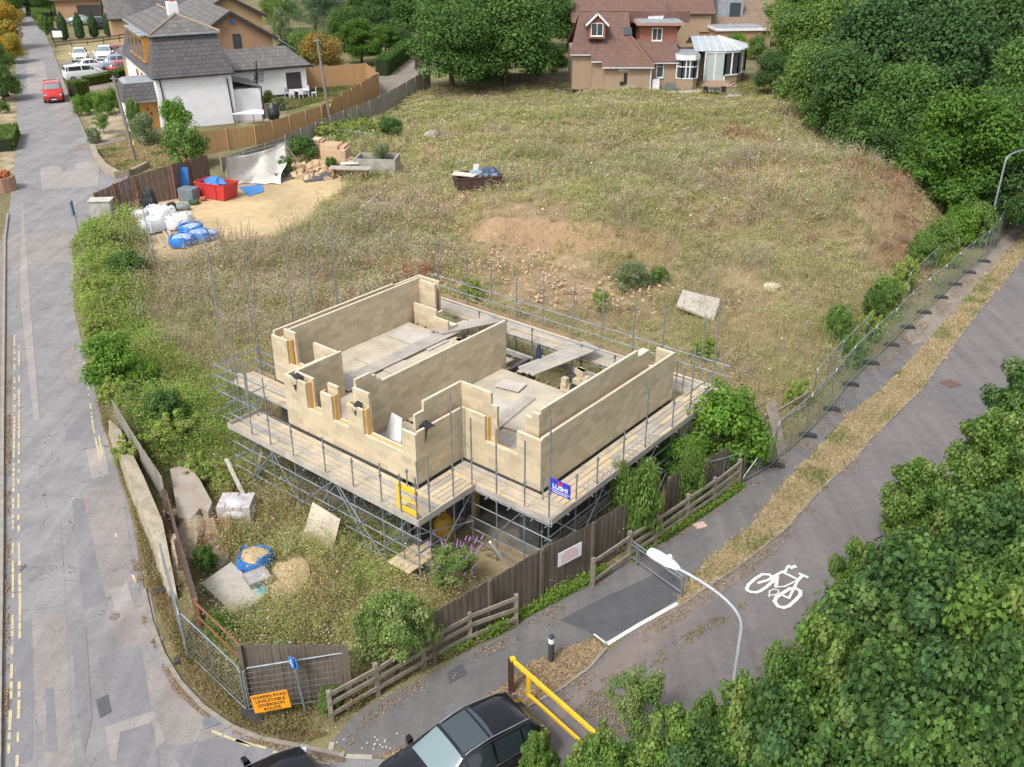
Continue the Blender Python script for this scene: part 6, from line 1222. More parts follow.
# garden things of the white house
M_pl = mat('white_garden_plastic', (.72, .72, .76), None, 4, .5)
def chair(loc, rz, label):
    t = T('garden_chair', label, 'chair', loc, rz, 'white garden chairs round the table'); q = MB(); q.aa(-.25, .25, -.25, .25, .42, .47); obj('seat', q, M_pl, t); q = MB(); q.aa(-.25, .25, .2, .26, .47, 1.0); obj('backrest', q, M_pl, t)
    for x in (-.22, .18):
        for y in (-.24, .2): q = MB(); q.aa(x, x+.05, y, y+.05, 0, .42); obj('leg', q, M_pl, t)
g = G(301, 97); t = T('garden_table', 'white garden table among the white chairs outside the low wing', 'table', g, .3); q = MB(); q.aa(-.9, .9, -.5, .5, .72, .77); obj('tabletop', q, M_pl, t)
for x in (-.8, .75):
    for y in (-.45, .4): q = MB(); q.aa(x, x+.06, y, y+.06, 0, .72); obj('leg', q, M_pl, t)
for i, (dx, dy, r, l) in enumerate([(-.7,-.9,3.1,'front left'),(.2,-.8,3.3,'front middle'),(-.6,.9,0,'back left'),(.5,.9,.2,'back right'),(1.4,.1,-1.5,'right end'),(-1.4,0,1.5,'left end')]): chair((g[0]+dx, g[1]+dy, 0), r, f'white garden chair at the {l} of the white table')
q = MB(); g = G(250, 124); q.slab([(g[0]-1.6, g[1]-.5, .95), (g[0]+1.5, g[1]-.4, .95), (g[0]+1.3, g[1]+.5, 1.15), (g[0]+.3, g[1]+.5, 1.2)], .06); t = T('garden_canopy', 'pale canvas canopy behind the tan fence below the white annex', 'canopy', (g[0], g[1], 0)); obj('canvas', q, M_pl, t, world=True)
for a, b in ((-1.3, -.4), (1.3, -.3), (1.2, .4), (.3, .4)): q = MB(); q.tube((g[0]+a, g[1]+b, 0), (g[0]+a, g[1]+b, .95), .04, 5); obj('pole', q, M_steel, t, world=True)
q = MB(); g = G(274, 121); q.blob((g[0], g[1], .7), (.6, .5, .9), .1, 4, 2); S('covered_barbecue', q, M_black, 'black covered barbecue standing on the patio behind the tan fence', 'barbecue')
# --- the brick bungalow at the top of the field
HX, HY = G(604, 90)[:2]; HF_ = Fr(HX, HY, 0.0); hs_ = T('brick_bungalow', 'brown brick bungalow with red tiled roof and white conservatory at the top of the field', 'house', (HX, HY, 0), 0)
X = lambda px, py, y: HF_.aty(px, py, y)[0]; Zf = lambda px, py, y: HF_.aty(px, py, y)[1]
zb = -.2; xr = X(650, 80, 0); ze = Zf(625, 67, -.35)
xl1 = X(592, 70, 1.2); xl0 = X(571, 70, 3.6); xR = X(679, 75, 1.2)
yr = 6.2; zr = Zf(612, 11, yr); K = (zr-ze)/(yr+.4); zy = lambda y: ze+K*(y+.4)
def _sol(px, py):
    lo, hi = -.4, 5.0
    for _ in range(40):
        m_ = (lo+hi)/2
        if zy(m_) < Zf(px, py, m_): lo = m_
        else: hi = m_
    return lo
yA, yB = _sol(593, 61), _sol(573, 54)
mb = MB(); mb.aa(0, xr, 0, 9, zb, ze+.1); mb.aa(xl1, 0-.002, yA+.3, 9.1, zb, zy(yA)+.1); mb.aa(xl0, xl1-.002, yB+.3, 9.2, zb, zy(yB)+.1); mb.aa(xr+.002, xR, 1.2, 9.3, zb, ze+.35); mb.aa(xR-2.2, X(703, 60, 4.5), 4.5, 9.4, zb, 3.2); obj('wall', mb, M_hbrk, hs_)
yr = 6.2; zr = Zf(612, 11, yr); xrl = X(580, 9, yr); xrr = X(690, 12, yr)
K = (zr-ze)/(yr+.4); zy = lambda y: ze+K*(y+.4)
mb = MB(); e1, e2 = -.4, .8
yh = 3.1; xhip = X(631, 36, yh)
P = [(-.35, e1, ze), (xr+.3, e1, ze), (xhip, yh, zy(yh)), (xhip, yr, zr), (xrl, yr, zr), (xl0-.3, yB, zy(yB)), (xl1-.15, yB, zy(yB)), (xl1-.25, yA, zy(yA)), (-.35, yA, zy(yA))]
mb.add([(x, y, z) for x, y, z in P]+[(x, y, z-.16) for x, y, z in P], [tuple(range(9)), tuple(range(17, 8, -1))]+[(i, (i+1) % 9, 9+(i+1) % 9, 9+i) for i in range(9)])
mb.slab([(xr+.3, e1, ze), (xr+.4, yh, ze+.9), (xhip, yh, zy(yh))], .12)
mb.slab([(xrl, yr, zr), (xrr, yr, zr), (xR+.3, 12.5, ze+.3), (xl0-.3, 12.5, ze+.3)][::-1], .14)
zs = ze+.3; K2 = 0.8
mb.slab([(xr-.6, .85, zs), (xR+.35, .85, zs), (xR-.6, 3.2, zs+2.0), (xr-1.8, 3.2, zs+2.0)], .12); mb.slab([(xR+.35, .85, zs), (xR+.9, 6.5, zs+.4), (xR-.2, 6.5, zs+2.0), (xR-.6, 3.2, zs+2.0)], .12)
mb.slab([(xrl, yr, zr), (xhip, yr, zr), (xhip, yr+.02, zr-.02), (xrl, yr+.02, zr-.02)], .05)
mb.aa(xhip, xrr, yr-.2, yr+.2, zr-1.2, zr)
obj('roof', mb, M_rtile, hs_); mb = MB(); mb.tube((xr+.3, e1, ze+.06), (xhip, yh, zy(yh)+.08), .12, 6); mb.tube((xrl, yr, zr+.04), (xhip+1, yr, zr+.04), .12, 6); obj('ridge_tiles', mb, mat('ridge_red', (.22, .12, .09), None, 4, .9), hs_)
mb = MB(); mb.beam((-.35, e1-.05, ze-.08), (xr+.3, e1-.05, ze-.08), .12, .12); mb.beam((xr-.3, .8, zs-.08), (xR+.3, .8, zs-.08), .12, .12); mb.beam((xl1-.2, yA-.05, zy(yA)-.1), (-.3, yA-.05, zy(yA)-.1), .12, .12); mb.beam((xl0-.3, yB-.05, zy(yB)-.1), (xl1-.2, yB-.05, zy(yB)-.1), .12, .12); obj('gutter', mb, mat('grey_white_gutter', (.55, .55, .55), None, 4), hs_)
mb = MB(); mb.tube((xr+.05, -.1, zb), (xr+.05, -.1, ze), .07, 6); mb.tube((xR-.15, 1.1, zb), (xR-.15, 1.1, zs), .06, 6); obj('downpipe', mb, M_trim, hs_)
# small gabled dormer
yd = 1.9; a0, a1 = X(591, 30, yd), X(603, 30, yd); zb0, zb1 = Zf(597, 36, yd), Zf(597, 23, yd); zg = Zf(597, 14, yd)
mb = MB(); mb.add([(a0-.25, yd, zb0-.3), (a1+.25, yd, zb0-.3), (a1+.25, yd, zb1), ((a0+a1)/2, yd, zg), (a0-.25, yd, zb1), (a0-.25, yr, zb0-.3), (a1+.25, yr, zb0-.3), (a1+.25, yr, zb1), ((a0+a1)/2, yr, zg), (a0-.25, yr, zb1)], [(0, 1, 2, 3, 4), (9, 8, 7, 6, 5), (1, 6, 7, 2), (0, 4, 9, 5), (4, 3, 8, 9), (2, 7, 8, 3)]); dm = obj('gabled_dormer', mb, M_hang, hs_)
mb = MB(); mb.slab([((a0+a1)/2, yd-.3, zg+.05), ((a0+a1)/2, yr, zg+.05), (a0-.6, yr, zb1-.25), (a0-.6, yd-.3, zb1-.25)], .1); mb.slab([((a0+a1)/2, yd-.3, zg+.05), (a1+.6, yd-.3, zb1-.25), (a1+.6, yr, zb1-.25), ((a0+a1)/2, yr, zg+.05)], .1); obj('dormer_roof', mb, M_rtile, dm)
mb = MB(); mb.beam(((a0+a1)/2, yd-.33, zg+.05), (a0-.6, yd-.33, zb1-.25), .08, .2); mb.beam(((a0+a1)/2, yd-.33, zg+.05), (a1+.6, yd-.33, zb1-.25), .08, .2); obj('bargeboard', mb, M_trim, dm); win(hs_, HF_, 'y', a0, a1, zb0, zb1, yd, bars=1)
# box dormer with flat roof
yb = 3.0; c0, c1 = X(640, 40, yb), X(677, 40, yb); z0_, z1_ = Zf(655, 43, yb), Zf(655, 25, yb); mb = MB(); mb.aa(c0, c1, yb, 8.6, z0_-.5, z1_); bd = obj('box_dormer', mb, M_hang, hs_)
mb = MB(); mb.aa(c0-.5, c1+.6, yb-.7, 9.0, z1_, z1_+.28); obj('flat_roof_edge', mb, mat('dormer_edge', (.36, .24, .19), None, 3), bd); mb = MB(); mb.aa(c0-.3, c1+.4, yb-.45, 8.8, z1_+.285, z1_+.36); obj('flat_roof', mb, M_lead, bd)
mb = MB(); mb.box(((c0+c1)/2+.1, 6.1, z1_+.55), (1.7, 1.9, .16), -.3, (.1, 0)); obj('roof_light', mb, mat('roof_light_glass', (.62, .66, .7), None, 4, .2), bd)
w0, w1 = X(652, 35, yb), X(662, 35, yb); win(hs_, HF_, 'y', w0, w1, Zf(657, 40.5, yb), Zf(657, 28, yb), yb)
for k in range(3): win(hs_, HF_, 'x+', yb+.7+1.8*k, yb+1.6+1.8*k, z0_+.3, z1_-.25, c1, bars=0)
mb = MB(); mb.aa(c0-.05, c1+.05, yb-.08, yb-.003, z0_-.12, z0_+.02); obj('lead_flashing', mb, M_lead, bd)
mb = MB(); x_, y_ = X(631, 25, 3.4), 3.4; mb.box((x_-.3, 3.6, zy(3.6)+.12), (.9, 1.1, .1), 0, (math.atan(K), 0)); obj('skylight', mb, M_win, hs_)
win(hs_, HF_, 'y', X(619.5, 68, 0), X(629, 68, 0), Zf(625, 70, 0), Zf(625, 66.5, 0), 0, bars=0); win(hs_, HF_, 'y', X(656.5, 70, 1.2), X(663.5, 70, 1.2), Zf(660, 77.5, 1.2), Zf(660, 61.5, 1.2), 1.2, bars=0, trans=True)
mb = MB(); x_ = X(625, 80, 0); mb.aa(x_-.15, x_+.2, -.06, -.005, .6, 1.8); mb.aa(x_-.55, x_-.15, -.06, -.005, .5, .9); obj('air_vent', mb, M_black, hs_)
# bay window
b0x, b1x = X(677, 75, .4), X(698, 75, .4); zA, zB = Zf(688, 79, .4), Zf(688, 60, .4); q = MB(); q.prism([(b0x, 4.4), (b0x, .9), (b0x+.5, .4), (b1x-.5, .4), (b1x, .9), (b1x, 4.4)], zb, zA); bw = obj('bay', q, M_hbrk, hs_)
q = MB(); q.prism([(b0x+.03, 4.4), (b0x+.03, .93), (b0x+.52, .44), (b1x-.52, .44), (b1x-.03, .93), (b1x-.03, 4.4)], zA, zB); obj('bay_glass', q, M_win, bw); q = MB()
for (x0, y0), (x1, y1), n in [((b0x, .9), (b0x+.5, .4), 1), ((b0x+.5, .4), (b1x-.5, .4), 3), ((b1x-.5, .4), (b1x, .9), 1)]:
    for k in range(n+1): u = k/n; q.aa(x0+(x1-x0)*u-.06, x0+(x1-x0)*u+.06, y0+(y1-y0)*u-.05, y0+(y1-y0)*u+.05, zA, zB)
    for z in (zA, zA+(zB-zA)*.62, zB-.08): q.beam((x0, y0-.02, z+.04), (x1, y1-.02, z+.04), .1, .1)
obj('bay_frame', q, M_trim, bw); q = MB(); q.prism([(b0x-.15, 4.4), (b0x-.15, .8), (b0x+.45, .2), (b1x-.45, .2), (b1x+.15, .8), (b1x+.15, 4.4)], zB, zB+.5); obj('bay_fascia', q, M_trim, bw); q = MB(); q.prism([(b0x-.05, 4.4), (b0x-.05, .9), (b0x+.5, .35), (b1x-.5, .35), (b1x+.05, .9), (b1x+.05, 4.4)], zB+.505, zB+.62); obj('bay_roof', q, M_lead, bw)
# conservatory
cv = obj('conservatory', (lambda q: (q.prism([(0, 0), (.01, 0), (.01, .01)], 0, .01), q)[1])(MB()), M_trim, hs_); cx0 = X(704, 75, 3.0); zl, zh = 1.0, Zf(712, 52, 3.0)
CP = [(cx0, 3.0), (X(724, 75, 3.0), 3.0), (X(737, 75, 3.8), 3.8), (X(744, 72, 6.0), 6.0), (X(743, 70, 8.6), 8.6), (cx0+1, 10.4), (cx0, 10.4)]
q = MB(); q.prism(CP, zb, zl*.95); obj('brick_base', q, M_hbrk, hs_); q = MB(); q.prism([(cx0+.05+(x-cx0)*.97, 3.06+(y-3.0)*.97) for x, y in CP], zl*.95, zh); obj('glazing', q, M_blind, hs_)
q = MB(); seg = [(CP[0], CP[1], 2, zb+.5), (CP[1], CP[2], 2, zl), (CP[2], CP[3], 2, zl), (CP[3], CP[4], 2, zl)]
for (a, b, n, zz) in seg:
    for k in range(n+1): u = k/n; x_, y_ = a[0]+(b[0]-a[0])*u, a[1]+(b[1]-a[1])*u; q.aa(x_-.08, x_+.08, y_-.08, y_+.02, zz, zh)
    q.beam((a[0], a[1]-.03, zh), (b[0], b[1]-.03, zh), .16, .26); q.beam((a[0], a[1]-.03, zz+.06), (b[0], b[1]-.03, zz+.06), .14, .16)
obj('conservatory_frame', q, M_trim, hs_)
q = MB(); q.aa(CP[0][0]+.2, CP[1][0]-.15, 2.97, 3.02, zb+.5, zh-.1); obj('double_door', q, M_blind, hs_)
for (a, b) in ((CP[1], CP[2]), (CP[2], CP[3])):
    for u0, u1 in ((.08, .46), (.54, .92)):
        q = MB(); q.slab([(a[0]+(b[0]-a[0])*u0, a[1]+(b[1]-a[1])*u0-.01, zl+.15), (a[0]+(b[0]-a[0])*u1, a[1]+(b[1]-a[1])*u1-.01, zl+.15), (a[0]+(b[0]-a[0])*u1, a[1]+(b[1]-a[1])*u1-.01, zh-.2), (a[0]+(b[0]-a[0])*u0, a[1]+(b[1]-a[1])*u0-.01, zh-.2)], -.02); obj('pane', q, M_win, hs_)
ap = (CP[1][0]-.4, 6.2, zh+1.3); base = [(x+(x-ap[0])*.06, y+(y-ap[1])*.06, zh+.1) for x, y in CP[1:5]]; l0 = (cx0-1.3, 2.8, zh+.1); lr = (cx0-1.3, 6.2, zh+1.3); q = MB(); q.add([l0, base[0], ap, lr], [(0, 1, 2, 3)])
for a, b in zip(base, base[1:]): q.add([a, b, ap], [(0, 1, 2)])
q.add([base[-1], (cx0-1.3, 9.4, zh+.1), lr, ap], [(0, 1, 2, 3)]); obj('conservatory_roof', q, mat('poly_roof', (.38, .42, .45), (.31, .35, .38), 1.5, .35), hs_); q = MB()
for b in base: q.tube((b[0], b[1], b[2]+.03), (ap[0], ap[1], ap[2]+.03), .05, 4)
for a, b in zip(base, base[1:]):
    for u in (.33, .67): q.tube((a[0]+(b[0]-a[0])*u, a[1]+(b[1]-a[1])*u, a[2]+.03), (ap[0], ap[1], ap[2]+.03), .035, 4)
for u in (.25, .5, .75): q.tube((l0[0]+(base[0][0]-l0[0])*u, 2.8, zh+.13), (lr[0]+(ap[0]-lr[0])*u, 6.2, zh+1.33), .035, 4)
obj('glazing_bars', q, M_trim, hs_); q = MB()
for k in range(4): q.prism([(cx0-.3-.25*k, 2.95-.0), (cx0+.1-.25*k, 2.5-.35*k), (CP[1][0]+.1+.3*k, 2.4-.35*k), (CP[1][0]+.7+.3*k, 2.95)], zb, .56-.16*k)
obj('steps', q, mat('step_brick', (.30, .17, .12), (.4, .33, .27), 6, .9), hs_)
q = MB(); P = PG([(655, 92), (735, 88), (742, 96), (700, 99), (660, 97)], .03); q.prism([p[:2] for p in P], -.02, .05); struct('patio', q, mat('patio_stone', (.42, .38, .32), None, 3))
t = T('patio_table', 'dark metal patio table in front of the bungalow steps', 'table', G(714, 96)); q = MB(); q.lathe((0, 0, .7), [(.6, 0), (.6, .04)], 12); obj('tabletop', q, M_black, t); q = MB(); q.lathe((0, 0, 0), [(.3, 0), (.05, .05), (.05, .7)], 8); obj('pedestal', q, M_black, t)
for i, dx in enumerate((-.9, 1.0)):
    t = T('patio_chair', ['dark patio chair left of the round table', 'dark patio chair right of the round table'][i], 'chair', (G(714, 96)[0]+dx, G(714, 96)[1], 0)); q = MB(); q.aa(-.25, .25, -.25, .25, .42, .46); obj('seat', q, M_black, t); q = MB(); q.aa(-.25, .25, .2, .25, .46, .95); obj('backrest', q, M_black, t)
    for x in (-.24, .2):
        for y in (-.24, .2): q = MB(); q.aa(x, x+.04, y, y+.04, 0, .42); obj('leg', q, M_black, t)
for i, (px, py, s_, m, l, nm) in enumerate([(655,89,(.9,.7,1.1),M_trim,'white cabinet standing against the bungalow wall by the downpipe','cabinet'),(670,90,(1.1,.7,.8),mat('green_grey_box',(.12,.17,.14),None,4),'green grey storage chest under the bay window corner','chest'),(579,83,(1.4,.8,1.1),M_dwin,'dark stack of garden clutter in the recess at the left of the bungalow','clutter'),(743,81,(.5,.9,.8),M_dwin,'dark wheelbarrow leaning by the conservatory','wheelbarrow'),(598,86,(.6,.4,1.6),M_black,'tall black bin beside the bungalow front wall','bin'),(640,91,(.7,.4,.35),M_dwin,'small dark crate below the bungalow gable wall','crate'),(626,91,(1.1,.6,.35),M_trim,'pale sacks heaped at the foot of the bungalow wall','sacks')]):
    g = G(px, py); q = MB(); x, y, z = s_; q.hexa([(g[0]-x/2, g[1]-y/2, 0), (g[0]+x/2, g[1]-y/2, 0), (g[0]+x/2, g[1]+y/2, 0), (g[0]-x/2, g[1]+y/2, 0), (g[0]-x*.45, g[1]-y*.45, z), (g[0]+x*.45, g[1]-y*.4, z*.95), (g[0]+x*.4, g[1]+y*.45, z), (g[0]-x*.45, g[1]+y*.45, z*.9)]); S(nm, q, m, l, nm, bevel=.04)
# second house behind on the right
g = G(728, 62); B2 = Fr(g[0], g[1]+12, .12); h3 = T('brown_house', 'brown tiled house with a grey box dormer behind the conservatory', 'house', (B2.o[0], B2.o[1], 0), .12)
def r2(px, py, y): return B2.aty(px, py, y)
xa, za = r2(765, 30, -3); yq = 7
x0, z0 = r2(700, 40, 0); x1, z1 = r2(772, 26, 0); z1 = r2(740, 31, 0)[1]; xt0, zt0 = r2(716, -20, yq); q = MB(); q.aa(x0, x1, 0, 14, 0, z1); obj('wall', q, M_hbrk, h3); q = MB()
q.slab([(x0-.3, -.4, z1-.1), (x1+.3, -.4, z1-.1), (x1-1.5, yq, z1+6), (x0-.3, yq, z1+6)], .15); q.slab([(x1+.3, -.4, z1-.1), (x1+.3, 14.4, z1-.1), (x1-1.5, yq, z1+6)], .15); obj('roof', q, M_btile, h3)
d0, dz0 = r2(727, 30, 1.6); d1, dz1 = r2(742, 2, 1.6); q = MB(); q.aa(d0-1.6, d1+.3, 1.6, 7.5, dz0, dz1+.6); dd = obj('box_dormer', q, M_lead, h3); q = MB(); q.aa(d0+.1, d1-.1, 1.54, 1.595, dz0+.5, dz1-.1); obj('pane', q, M_win, dd)
f0, fz = r2(718, 31, -4.0); f1, _ = r2(763, 27, -4.0); q = MB(); q.aa(f0, f1, -4.0, -.02, 0, fz); fl = obj('flat_extension', q, M_obrk, h3); q = MB(); q.aa(f0-.3, f1+.3, -4.3, -.02, fz+.002, fz+.35); obj('fascia', q, M_trim, fl); q = MB(); q.aa(f0-.2, f1+.2, -4.2, -.03, fz+.355, fz+.42); obj('flat_roof', q, M_lead, fl)
q = MB(); xv, zv = r2(703, 3, 3.5); q.box((xv, 3.4, zv), (1.4, 1.6, .12), 0, (.85, 0)); obj('skylight', q, M_trim, h3)
for i, (px, zz, l, mr) in enumerate([(620, 6.5, 'red roofed house peeping over the left end of the bungalow ridge', M_rtile), (668, 7.5, 'pinkish tiled house roof behind the middle of the bungalow', M_rtile)]):
    Yd = 134+4*i; Xd = (px-CX)/F*(Yd*cp+(H-4)*sp); t = T('distant_house', l, 'house', (Xd, Yd, 0), .05); q = MB(); q.aa(-6, 6, 0, 8, 0, zz*.6); obj('wall', q, M_hbrk, t); q = MB(); q.slab([(-6.5, -.4, zz*.6), (6.5, -.4, zz*.6), (6.5, 4, zz), (-6.5, 4, zz)], .15); q.slab([(-6.5, 4, zz), (6.5, 4, zz), (6.5, 8.4, zz*.6), (-6.5, 8.4, zz*.6)], .15); obj('roof', q, mr, t); q = MB(); q.aa(3, 3.9, 3.5, 4.4, zz-.5, zz+1.3); obj('chimney', q, M_obrk, t)
# roadside planter and bins
t = T('brick_planter', 'curved brick planter with red flowers at the left edge of the road', 'planter', G(1, 190)); q = MB(); q.lathe((0, 0, 0), [(1.1, 0), (1.1, 1.0), (.9, 1.0), (.9, .8)], 14); obj('wall', q, M_obrk, t)
q = MB(); rnd = random.Random(4); [q.blob((rnd.uniform(-.7, .7), rnd.uniform(-.7, .7), 1.0+rnd.uniform(0, .25)), (.16, .16, .14), .2, i, 1) for i in range(26)]; o = obj('flowers', q, mat('red_flowers', (.5, .02, .03), (.1, .16, .03), 9), t)
t = T('wheelie_bin', 'black wheelie bin at the end of the hedge on the left', 'bin', G(5, 97)); q = MB(); q.hexa([(-.3, -.3, .08), (.3, -.3, .08), (.3, .3, .08), (-.3, .3, .08), (-.38, -.38, 1.1), (.38, -.38, 1.1), (.38, .38, 1.1), (-.38, .38, 1.1)]); obj('body', q, M_black, t); q = MB(); q.aa(-.4, .4, -.42, .4, 1.1, 1.2); obj('lid', q, M_black, t); q = MB(); q.tube((-.35, .3, .12), (.35, .3, .12), .12, 8); obj('wheel', q, M_tyre, t)
sheet('driveway', [(381,104),(377,80),(384,72),(404,62),(424,50),(434,46),(436,62),(434,72),(400,88),(392,102)], M_pave, .012); sheet('car_park', [(64,62),(132,52),(140,72),(115,88),(74,92)], M_pave, .012); sheet('garden_path', [(72,146),(124,136),(128,140),(75,151)], M_pave, .03)
sw_ = MB(); Q = PG([(93,150),(97,160),(105,170),(118,178),(132,176),(148,168)]); [sw_.hexa([(a[0]-.15, a[1]-.15, 0), (b[0]-.15, b[1]-.15, 0), (b[0]+.15, b[1]+.15, 0), (a[0]+.15, a[1]+.15, 0), (a[0]-.15, a[1]-.15, .5), (b[0]-.15, b[1]-.15, .5), (b[0]+.15, b[1]+.15, .5), (a[0]+.15, a[1]+.15, .5)]) for a, b in zip(Q, Q[1:])]; S('garden_wall', sw_, M_stone, 'low rough stone wall curving round the dry front garden', 'wall')
# ------------------------------------------------------------------ trees, shrubs and hedges
MH = lambda R, zc: (R, zc)
tree_proto('oak', 0, (5, 5, 4.6), 5.2, 60, 30000, .30, 'oak', .35); tree_proto('oak', 1, (5, 5, 4.2), 5.0, 48, 28000, .30, 'oak', .35, br=(.28, .45))
tree_proto('dark', 0, (4, 4, 4.6), 5.0, 50, 20000, .30, 'dark', .3); tree_proto('light', 0, (4, 4, 4.2), 4.6, 50, 24000, .27, 'light', .28); tree_proto('light', 1, (4, 4, 3.6), 4.0, 42, 22000, .27, [(.06,.12,.03),(.08,.15,.03),(.05,.10,.03)], .28)
tree_proto('bright', 0, (3, 3, 3.4), 3.6, 55, 26000, .22, [(.075,.165,.02),(.10,.20,.025),(.06,.135,.02)], .22, br=(.2, .34)); tree_proto('yellow', 0, (4, 4, 3.2), 3.6, 45, 20000, .26, 'yellow', .25); tree_proto('orange', 0, (3, 3, 2.8), 3.4, 40, 16000, .22, 'orange', .2)
tree_proto('willow', 0, (4, 4, 5), 5.2, 46, 22000, .24, 'willow', .3, tmpl=np.array([(0, -.7), (.15, 0), (0, .7), (-.15, 0)]))
tree_proto('shrub', 0, (1.5, 1.5, 1.2), 1.15, 34, 9000, .14, 'bright', .06); tree_proto('shrub', 1, (1.5, 1.5, 1.1), 1.0, 34, 9000, .14, 'light', .06); tree_proto('shrub', 2, (1.5, 1.5, 1.1), 1.05, 30, 8000, .15, 'oak', .06); tree_proto('shrub', 3, (1.5, 1.5, 1.2), 1.1, 30, 8000, .12, [(.10,.17,.05),(.14,.2,.07),(.3,.32,.2)], .06)
tree_proto('bram', 0, (1.6, 1.6, .7), .6, 60, 9000, .11, [(.19,.30,.045),(.27,.36,.06),(.15,.26,.04),(.33,.35,.11)], .04, tmpl=LEAF6, br=(.14, .3), shell=(.3, 1.1), upb=.9)
SY = [(.065,.14,.032),(.085,.175,.038),(.12,.22,.045),(.05,.11,.028),(.15,.22,.06),(.065,.14,.05)]
tree_proto('syca', 0, (2.6, 2.6, 2.4), 3.4, 110, 34000, .14, SY, .16, tmpl=MAPLE, br=(.13, .24), shell=(.45, 1.02), upb=.5, fold=.25); tree_proto('syca', 1, (2.6, 2.6, 2.2), 3.2, 100, 31000, .135, [(.10,.20,.035),(.15,.26,.045),(.08,.16,.035),(.22,.28,.075),(.15,.24,.05)], .16, tmpl=MAPLE, br=(.13, .25), shell=(.45, 1.02), upb=.5, fold=.25)
tree_proto('elder', 0, (1.4, 1.4, 1.1), 1.5, 60, 11000, .085, [(.15,.25,.06),(.20,.30,.07),(.11,.20,.045),(.30,.33,.13)], .07, tmpl=LEAF6, br=(.15, .28), shell=(.4, 1.05))
def cyp_mesh():
    rng = np.random.default_rng(5); n = 7000; z = rng.random(n)**.8; r = .5*np.minimum(1, (1-z)*3.0)**.8*np.minimum(1, z*6+.35)*(.75+.35*rng.random(n)); a = rng.random(n)*6.283
    P = np.stack([r*np.cos(a), r*np.sin(a), .15+z*4], 1); Nn = nrm(np.stack([np.cos(a), np.sin(a), .3+0*a], 1)+rng.normal(size=(n, 3))*.4); c = np.array([(.05,.105,.035)])*rng.uniform(.7, 1.6, (n, 1))
    return fastmesh('crown', leafV(P, Nn, np.full(n, .16), LEAF4, rng), 4, c, leafmat('leaf_green'))
TREEP[('cypress', 0)] = (cyp_mesh(), TREEP[('dark', 0)][1], (.5, .5, 2), 2.1)
tm_ = bpy.data.meshes.new('trunk'); q = MB(); q.path([(0, 0, -.1), (0, 0, 3.2)], [.08, .03], 6); tm_.from_pydata([tuple(p) for p in q.v], [], q.f); tm_.materials.append(MATS['bark']); TREEP[('cypress', 0)] = (TREEP[('cypress', 0)][0], tm_, (.5, .5, 2), 2.1)
